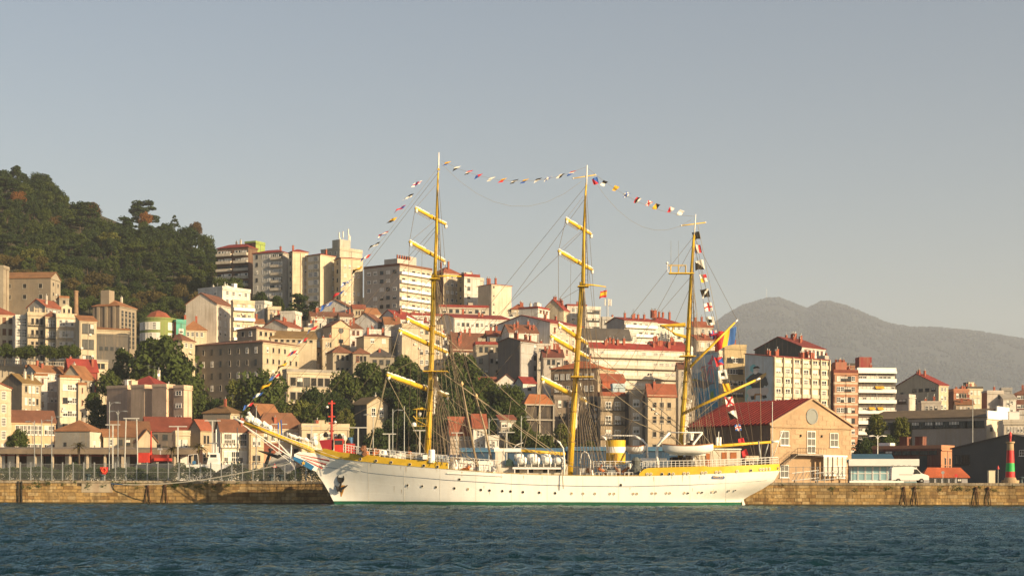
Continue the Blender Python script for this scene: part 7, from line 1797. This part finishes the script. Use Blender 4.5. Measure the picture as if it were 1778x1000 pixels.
for mn, ends in (('f', [(721, 362), (711, 420), (706, 554), (692.5, 574), (671.5, 651), (640, 786)]), ('m', [(982.5, 381), (969.5, 436), (970, 564), (956, 584), (940, 658), (902, 806)])):
    for k, (a, c) in enumerate(zip(ends, ends[1:])):
        o1, o2 = (5.2, 6.6, 8.2, 8.8, 9.6, 5.8)[k:k + 2]
        rope('sheet', [S(*a, o1), S(*c, o2)], .03, RG2 if k > 2 else RG)
    mx = 758 if mn == 'f' else 1015
    for (px, py), o_, dy in zip(ends[:5], (5.2, 6.6, 8.2, 8.8, 9.6), (40, 36, 44, 34, 40)): rope('lift', [S(px, py, o_), S(mx - (362 - 360) - (py - 360) * .03, py - dy)], .026)
    for (px, py), o_ in zip(ends[1:5], (6.6, 8.2, 8.8, 9.6)): rope('bunt_line', [S(px + 22, py + 10, o_ * .5), S(px + 16, 800, 4)], .02)
for a, c, o1, o2, rd in (((778, 613), (905, 800), -8.8, 3, .045), ((766, 646), (985, 800), -.5, 2.5, .055), ((770, 648), (985, 806), .5, 3, .05), ((779, 689), (935, 812), -9.6, 4, .045), ((775, 586), (995, 790), -8, 0, .045), ((673, 656), (742, 790), 9.6, 2, .05), ((671, 660), (640, 788), 9.6, 5.5, .045), ((750, 745), (830, 806), 1, 5, .05), ((773, 726), (1000, 812), 0, 2, .06), ((1018, 698), (1182, 765), -9, 0, .06), ((1022, 623), (1186, 752), -8.8, 0, .05), ((1020, 600), (1190, 748), -8, 0, .045), ((1030, 656), (1180, 770), -.5, 0, .045), ((940, 662), (1000, 770), 9.6, 1, .045), ((940, 664), (928, 800), 9.6, 5.5, .045), ((1152, 812), (1082, 834), 4.5, 5.8, .06), ((1250, 690), (1192, 740), .8, .5, .03), ((1312, 662), (1230, 700), 1, .6, .03), ((1320, 660), (1322, 800), 1, 1.2, .03), ((955, 690), (900, 775), 6, 3, .03), ((888, 690), (870, 812), 3, 5, .03)):
    rope('brace', [S(*a, o1), S(*c, o2)], rd, RG2)
spar('derrick_pole', [S(829, 812, 3), S(814, 735, 3), S(802, 668, 3)], [.18, .15, .08], M('derrick_tan', (.30, .23, .15), .8, .2, 2), 6); spar('derrick_pole', [S(856, 812, 2), S(842, 745, 2), S(827, 690, 2)], [.17, .14, .08], MATS['derrick_tan'], 6)
for px, py in ((802, 667), (827, 688)): b = MB(); b.lathe([(.06, -.3), (.26, 0), (.1, .4)], tuple(S(px, py, 3)), 8); ob('derrick_block', b, ship, mats=M('block_tan', (.6, .42, .22), .6, .2))
for a, c in (((802, 668), (757, 520)), ((827, 690), (757, 484)), ((802, 668), (760, 646)), ((850, 790), (802, 600))): rope('topping_lift', [S(a[0], a[1], 3), S(c[0], c[1])], .03, RG)
rr_ = random.Random(4)
for mx, my, x0, x1, yb in ((748, 650, 700, 850, 808), (757, 480, 735, 840, 808), (1000, 655, 950, 1090, 824), (1010, 495, 985, 1075, 822), (1194, 620, 1150, 1260, 810), (1201, 475, 1185, 1250, 808)):
    for k in range(9):
        u = k / 8.; rope('running_line', [S(mx + rr_.uniform(-3, 4), my + rr_.uniform(-30, 10), rr_.uniform(-.5, .5)), S(x0 + (x1 - x0) * u, yb + rr_.uniform(-4, 2), rr_.choice((-4.5, 4.5, 5.2, 2)))], .02, rr_.choice((RG, RG2)))
for pts, rad in ((((741, 812), (745, 740), (748, 650), (752, 530)), .47), (((989, 830), (994, 740), (1000, 655), (1006, 560)), .47), (((1181, 800), (1186, 715), (1192, 640), (1197, 540)), .4)):
    for (xa_, ya_), (xb_, yb_) in zip(pts, pts[1:]):
        for u in (.3, .7):
            c = S(xa_ + (xb_ - xa_) * u, ya_ + (yb_ - ya_) * u); b = MB(); b.lathe([(rad, -.1), (rad * 1.04, 0), (rad, .1)], tuple(c), 10); ob('mast_band', b, ship, mats=M('band_ochre', (.36, .22, .03), .6, .2))
# bobstays and head rigging
for a, c, rd in (((421, 737), (510, 797), .09), ((470, 755), (512, 798), .07), ((482, 768), (506, 794), .06), ((421, 737), (505, 803), .04)): rope('bobstay', [S(*a), S(*c)], rd, WHITE)
rope('dolphin_striker', [S(506, 772), S(504, 803)], .12, WHITE)
for sd in (1, -1):
    rope('whisker_stay', [S(428, 736), HS(626, 818, .1, sd)], .022, WHITE); rope('whisker_stay', [S(470, 754), HS(630, 809, .1, sd)], .022, WHITE)
    rope('head_rail', [S(440, 735, sd * .6), S(500, 760, sd * 1.2), HS(560, 782, .1, sd)], .05, WHITE)
b = MB()
for k in range(16):
    u = k / 15; p = S(440 + 110 * u, 737 + 44 * u, 1.2 * u); b.tube([p, p + Vector((0, 0, .9))], .03, seg=4); p = S(440 + 110 * u, 737 + 44 * u, -1.2 * u); b.tube([p, p + Vector((0, 0, .9))], .03, seg=4)
ob('jib_net_posts', b, ship, mats=WHITE)
# dressing lines
for i, (a, c, sg) in enumerate((((424, 712), (763, 288), .4), ((766, 279), (1018, 290), 2.6), ((1020, 292), (1206, 376), 1.6), ((766, 284), (1010, 315), 5.0), ((1030, 312), (1200, 382), 4.0))): rope('dressing_line', [S(*a), S(*c)], .018, RG2, sg)
rope('dressing_line', [S(1212, 392, -.5), S(1262, 640, -.8), S(1290, 775, -1)], .03, RG2); rope('dressing_line', [S(1205, 400, .3), S(1238, 560, 0), S(1250, 640, 0), S(1275, 790, 0)], .025, RG)
rope('signal_halyard', [S(1052, 498, -.5), S(1056, 700, -3)], .02)
# ---------------------------------------------------------------- things on and around the ship
def liferaft(px, py, o_, lb):
    c = P(px, py, SD - o_)
    v = empty('liferaft_canister', tuple(c), 0, lb, 'liferaft', 'white liferaft canisters on the deckhouse')
    b = MB(); b.lathe([(.3, -.72), (.5, -.62), (.55, -.2), (.58, 0), (.55, .2), (.5, .62), (.3, .72)], seg=14)
    b.v = [(z, y, x) for x, y, z in b.v]; ob('shell', b, v, mats=WHITE, smooth=True)
    for x in (-.38, .38):
        b = MB(); b.lathe([(.565, -.04), (.565, .04)], seg=14); b.v = [(z + x, y, x_) for x_, y, z in b.v]; ob('strap', b, v, mats=STEEL)
    b = MB()
    for x in (-.5, .5): b.box((x - .05, -.5, -1.05), (x + .05, .5, -.42))
    ob('cradle', b, v, mats=WHITE)
for i, px in enumerate((898, 921, 945)): liferaft(px + 3, 794, 2.6, ('left', 'middle', 'right')[i] + ' liferaft canister of the rear upper row')
for i, px in enumerate((906, 929, 950, 970)): liferaft(px, 799.5, 4.1, ('leftmost', 'second', 'third', 'rightmost')[i] + ' liferaft canister of the front lower row from the left')
def boat(name, label, x0, x1, yt, yb, off, cap):
    a, c = P(x0, yt, SD - off), P(x1, yt, SD - off)
    L = c.x - a.x; H = (yb - yt) / F * SD
    v = empty(name, ((a.x + c.x) / 2, SD - off, a.z - H), 0, label, 'lifeboat')
    b = MB(); n = 14
    for i in range(n + 1):
        u = i / n; x = (u - .5) * L
        w = 1.15 * (max(0, 1 - abs(2 * u - 1) ** 2.6)) ** .8 + (.35 if i == n else .03)
        sh = H * (1 + .22 * (2 * abs(u - .46)) ** 2)
        for j in range(9):
            an = -math.pi / 2 + math.pi * j / 8
            zb = H * .12 * (2 * abs(u - .5)) ** 4 * 4
            b.v.append((x + (1 - math.cos(an)) * (0.35 if u < .2 else 0) * (1 - u * 5) * 0, math.sin(an) * w, sh - (sh - zb) * math.cos(an) ** .7 if abs(math.cos(an)) > 1e-6 else sh))
    for i in range(n):
        for j in range(8): q = i * 9 + j; b.f.append((q, q + 9, q + 10, q + 1)); b.m.append(0)
    b.f.append(tuple(range(9))); b.f.append(tuple(n * 9 + j for j in range(9))[::-1]); b.m += [0, 0]
    ob('hull', b, v, mats=HWH, smooth=True)
    g = MB()
    for sd in (0, 8): g.tube([b.v[i * 9 + sd] for i in range(n + 1)], .07, seg=5)
    ob('gunwale', g, v, mats=M('gunwale_brown', (.34, .13, .05), .6, .2))
    g = MB(); g.v = [tuple(Vector(b.v[i * 9 + s]) - Vector((0, 0, .06))) for i in range(n + 1) for s in (0, 8)]; g.f = [(2 * i, 2 * i + 2, 2 * i + 3, 2 * i + 1) for i in range(n)]; g.m = [0] * n
    ob('cover', g, v, mats=cap)
    k = MB(); k.box((-L * .36, -.05, -.08), (L * .36, .05, .1)); ob('keel', k, v, mats=HWH)
boat('lifeboat', 'white wooden lifeboat hanging in davits before the mizzen mast', 1150, 1238, 773.5, 788.5, 5.6, BROWN)
boat('covered_boat', 'white covered boat on the far side right of the funnel', 1086, 1121, 775, 787, -4.2, WHITE)
# ---- flags
FC = {'R': M('flag_red', (.55, .03, .04), .8, .12, 1.5), 'W': M('flag_white', (.7, .68, .64), .8, .08, 1.5), 'B': M('flag_blue', (.03, .10, .38), .8, .15, 1.5), 'Y': M('flag_yellow', (.68, .38, .02), .8, .12, 1.5), 'K': M('flag_black', (.02, .018, .016), .9, .2, 1.5), 'L': M('flag_lightblue', (.06, .16, .45), .8, .1, 1.5)}
FK = list(FC)
def pat(code, u, v):
    t, cs = code.split(':')
    if t == 'v': return cs[min(len(cs) - 1, int(u * len(cs)))]
    if t == 'h': return cs[min(len(cs) - 1, int(v * len(cs)))]
    if t == 'p': return cs[0]
    if t == 'sq': return cs[1] if .28 < u < .72 and .25 < v < .75 else cs[0]
    if t == 'sq3': return cs[2] if .36 < u < .64 and .36 < v < .64 else (cs[1] if .2 < u < .8 and .2 < v < .8 else cs[0])
    if t == 'x': return cs[1] if abs(u - v) < .16 or abs(u + v - 1) < .16 else cs[0]
    if t == '+': return cs[1] if abs(u - .45) < .11 or abs(v - .5) < .14 else cs[0]
    if t == '++': return cs[2] if abs(u - .45) < .08 or abs(v - .5) < .1 else (cs[1] if abs(u - .45) < .2 or abs(v - .5) < .24 else cs[0])
    if t == 'd': return cs[0] if u + v < 1 else cs[1]
    if t == 't': return cs[0] if u < 1 - 2 * abs(v - .5) - .25 else cs[1]
    if t == 'd2': return cs[1] if abs(u - v) < .14 else cs[0]
    if t == 'q': return cs[(u > .5) + 2 * (v > .5)]
def flag(lb, px, py, hv, fv, code, droop=.25, off=0.0, seed=0, group='signal flags dressing the ship', taper=0.0, name='signal_flag'):
    """hoist runs from (px, py) along hv pixels, cloth flies along fv pixels"""
    o = P(px, py, SD - off)
    s = (SD - off) / F
    h, f = Vector((hv[0], 0, -hv[1])) * s, Vector((fv[0], 0, -fv[1])) * s
    b = MB(); NX, NY = 14, 10
    r = random.Random(seed * 17 + int(px))
    ph_, am = r.uniform(0, 6.28), f.length * .11
    for i in range(NX + 1):
        for j in range(NY + 1):
            u, v = i / NX, j / NY
            vv = v + (.5 - v) * taper * u
            p = f * u + h * vv
            p.y += am * u ** .6 * math.sin(ph_ + u * 7.5 + v * 1.5)
            p.z += -droop * f.length * u * u * (.6 + .5 * v) + am * .8 * u * math.sin(ph_ * 1.7 + u * 6 - v * 2)
            p.x += am * .5 * u * math.cos(ph_ + v * 3 + u * 3)
            b.v.append(tuple(p))
    for i in range(NX):
        for j in range(NY):
            q = i * (NY + 1) + j
            b.f.append((q, q + NY + 1, q + NY + 2, q + 1)); b.m.append(FK.index(pat(code, (i + .5) / NX, (j + .5) / NY)))
    tag(ob(name, b, None, tuple(o), mats=list(FC.values()), smooth=True), lb, 'flag', group)
ORD = ['first', 'second', 'third', 'fourth', 'fifth', 'sixth', 'seventh', 'eighth', 'ninth', 'tenth', 'eleventh', 'twelfth', 'thirteenth', 'fourteenth', 'fifteenth', 'sixteenth', 'seventeenth', 'eighteenth', 'nineteenth']
FORE = [(441, 698, 'v:RWB', 'red, white and blue'), (458, 680, 'v:BWB', 'blue and white'), (472, 664, 'p:Y', 'yellow'), (487, 648, 'v:RWB', 'red, white and blue'), (500, 629, 'd:YK', 'yellow and black'), (517, 607, 'v:RBR', 'red and blue'), (535, 586, 'v:RWB', 'red, white and blue'), (553, 565, 'v:RRB', 'red with blue'), (580, 523, 'sq:BW', 'blue with white square'), (598, 504, 'v:BRR', 'red with blue hoist'), (611, 485, 'x:WB', 'white with blue cross'), (630, 462, 'd:YK', 'yellow and black'), (645, 441, 'v:RWB', 'red, white and blue'), (660, 420, 'h:KW', 'black and white'), (675, 401, 'h:RWB', 'red, white and blue striped'), (690, 377, 'd:YK', 'black and yellow'), (705, 356, 't:BR', 'red with blue triangle'), (719, 336, 'h:KW', 'white with black top'), (734, 313, '++:WBR', 'white with blue and red cross')]
for i, (x, y, c, n) in enumerate(FORE):
    big = 1.25 if i == 8 else 1.0
    flag(n + ' flag, ' + ORD[i] + ' up from the bowsprit on the fore line', x, y, (-5 * big, 6.4 * big), (-16 * big, 4 * big), c, .25, seed=i, taper=.25)
MID = [(776, 282, 'v:YB', 'blue with yellow hoist'), (793, 290, 'v:WK', 'black with white hoist'), (814, 297, 'v:RWK', 'white, red and black'), (831, 303, 'd:RB', 'red and blue'), (853, 308, 'p:W', 'plain white'), (873, 310, 'v:YR', 'red and yellow'), (893, 312, 'v:KWK', 'black and white'), (911, 311, 'v:YB', 'blue and yellow'), (934, 309, 'v:KW', 'white and black'), (952, 306, 'x:BW', 'blue with white cross'), (974, 301, 'h:KW', 'white below black'), (993, 296, 'v:RWB', 'red, white and blue')]
for i, (x, y, c, n) in enumerate(MID):
    flag(n + ' flag, ' + ORD[i] + ' after the foremast on the middle line', x + 8, y - 2 + i * .2, (-10, 2), (-7.5, 5), c, .3, seed=40 + i, taper=.2)
AFT = [(1030, 307, 'd:BR', 'blue and red'), (1049, 316, 'v:KW', 'white and black'), (1069, 325, 'p:Y', 'plain yellow'), (1088, 336, 'x:WB', 'white with blue and red cross'), (1107, 345, 'h:WKR', 'black, white and red'), (1127, 351, 'x:WR', 'white with red cross'), (1140, 356, 'd:KY', 'black and yellow'), (1165, 362, 'd:WR', 'white and red'), (1182, 367, 'p:W', 'plain white')]
for i, (x, y, c, n) in enumerate(AFT):
    flag(n + ' flag, ' + ORD[i] + ' after the mainmast on the aft line', x + 7, y, (-8, -3) if i else (3, 12), (-7, 6.5) if i else (-9, 2), c, .25, seed=60 + i, taper=.2)
MIZ = [(1214, 402, 'p:K', 'plain black', 14), (1216, 425, 'v:RWB', 'red, white and blue', 15), (1221, 451, 'd:WK', 'black and white diagonal', 18), (1226, 476, 'q:RWWY', 'red, white and yellow quartered', 14), (1230, 501, 'd2:KW', 'black with white diagonal', 16), (1235, 525, '+:WR', 'white with red cross', 16), (1239, 549, 'sq:WK', 'white with black square, upper', 16), (1244, 573, '++:WBR', 'white with blue and red saltire', 16), (1254, 619, 't:BR', 'red with blue and white triangle', 16), (1261, 641, 'sq:WK', 'white with black square, lower', 18), (1266, 665, 'p:Y', 'plain yellow', 14), (1272, 688, 'x:WR', 'white with red saltire', 17), (1278, 712, 'd:WK', 'white with black corner', 16), (1285, 736, '++:BWR', 'blue with red and white cross', 12), (1291, 760, 'p:R', 'plain red', 12)]
for i, (x, y, c, n, sz) in enumerate(MIZ):
    sz *= .9
    flag(n + ' flag, ' + ORD[i] + ' down the mizzen line', x, y, (3, sz), (-sz * .95, sz * .10), c, .06, off=-.7, seed=80 + i, group='signal flags dressing the ship')
flag('blue, yellow and red national flag flying from the gaff', 1279, 567, (-3.5, 30), (-33, 11), 'v:LYR', .02, off=-.2, seed=5, name='ensign', group=None)
flag('small red and yellow Spanish flag right of the mainmast', 1054, 504, (-1, 12), (-12, 1), 'h:RYYR', .1, off=-1, seed=6, name='courtesy_flag', group=None)
flag('narrow blue and yellow pennant hanging on the bowsprit', 489, 728, (1, 30), (-7, 5), 'v:BYB', .3, seed=9, name='jack', group=None)
flag('crumpled red flag on the poop by the ensign staff', 1296, 779, (4, 12), (-9, 3), 'p:R', .3, seed=10, name='folded_flag', group=None)
# ---- mooring line
b = MB()
pts = []
A, C = P(184, 838.5, QD + .6), P(516, 799, 246)
for k in range(21):
    u = k / 20; p = A.lerp(C, u); p.z -= 4 * u * (1 - u) * 1.25 * (1.25 - .5 * u); p.y = A.y - .9 * min(1, u * 12) + (C.y - A.y + .9) * u
    pts.append(p)
b.tube(pts[:3], .09, 1, 6); b.tube(pts[2:], .085, 0, 6)
tag(ob('mooring_rope', b, mats=[M('rope_white', (.62, .56, .45), .9, .15, 3), BLUE]), 'pale mooring rope sagging from the bow to a bollard', 'rope')
# ---- gulls none; haze box
b = MB(); b.box((-6100, -60, -5.2), (6100, 12600, 1320))
m = bpy.data.materials.new('haze')
m.use_nodes = True
nt = m.node_tree
for n in list(nt.nodes):
    if n.type == 'BSDF_PRINCIPLED': nt.nodes.remove(n)
pv = nt.nodes.new('ShaderNodeVolumePrincipled')
pv.inputs['Color'].default_value = (.76, .84, 1.0, 1)
pv.inputs['Density'].default_value = .000075
pv.inputs['Anisotropy'].default_value = .0
nt.links.new(pv.outputs[0], nt.nodes['Material Output'].inputs['Volume'])
m.cycles.homogeneous_volume = True if hasattr(m, 'cycles') and hasattr(m.cycles, 'homogeneous_volume') else False
tag(ob('haze', b, mats=m), 'thin warm haze filling the harbour air', 'haze', kind='stuff')
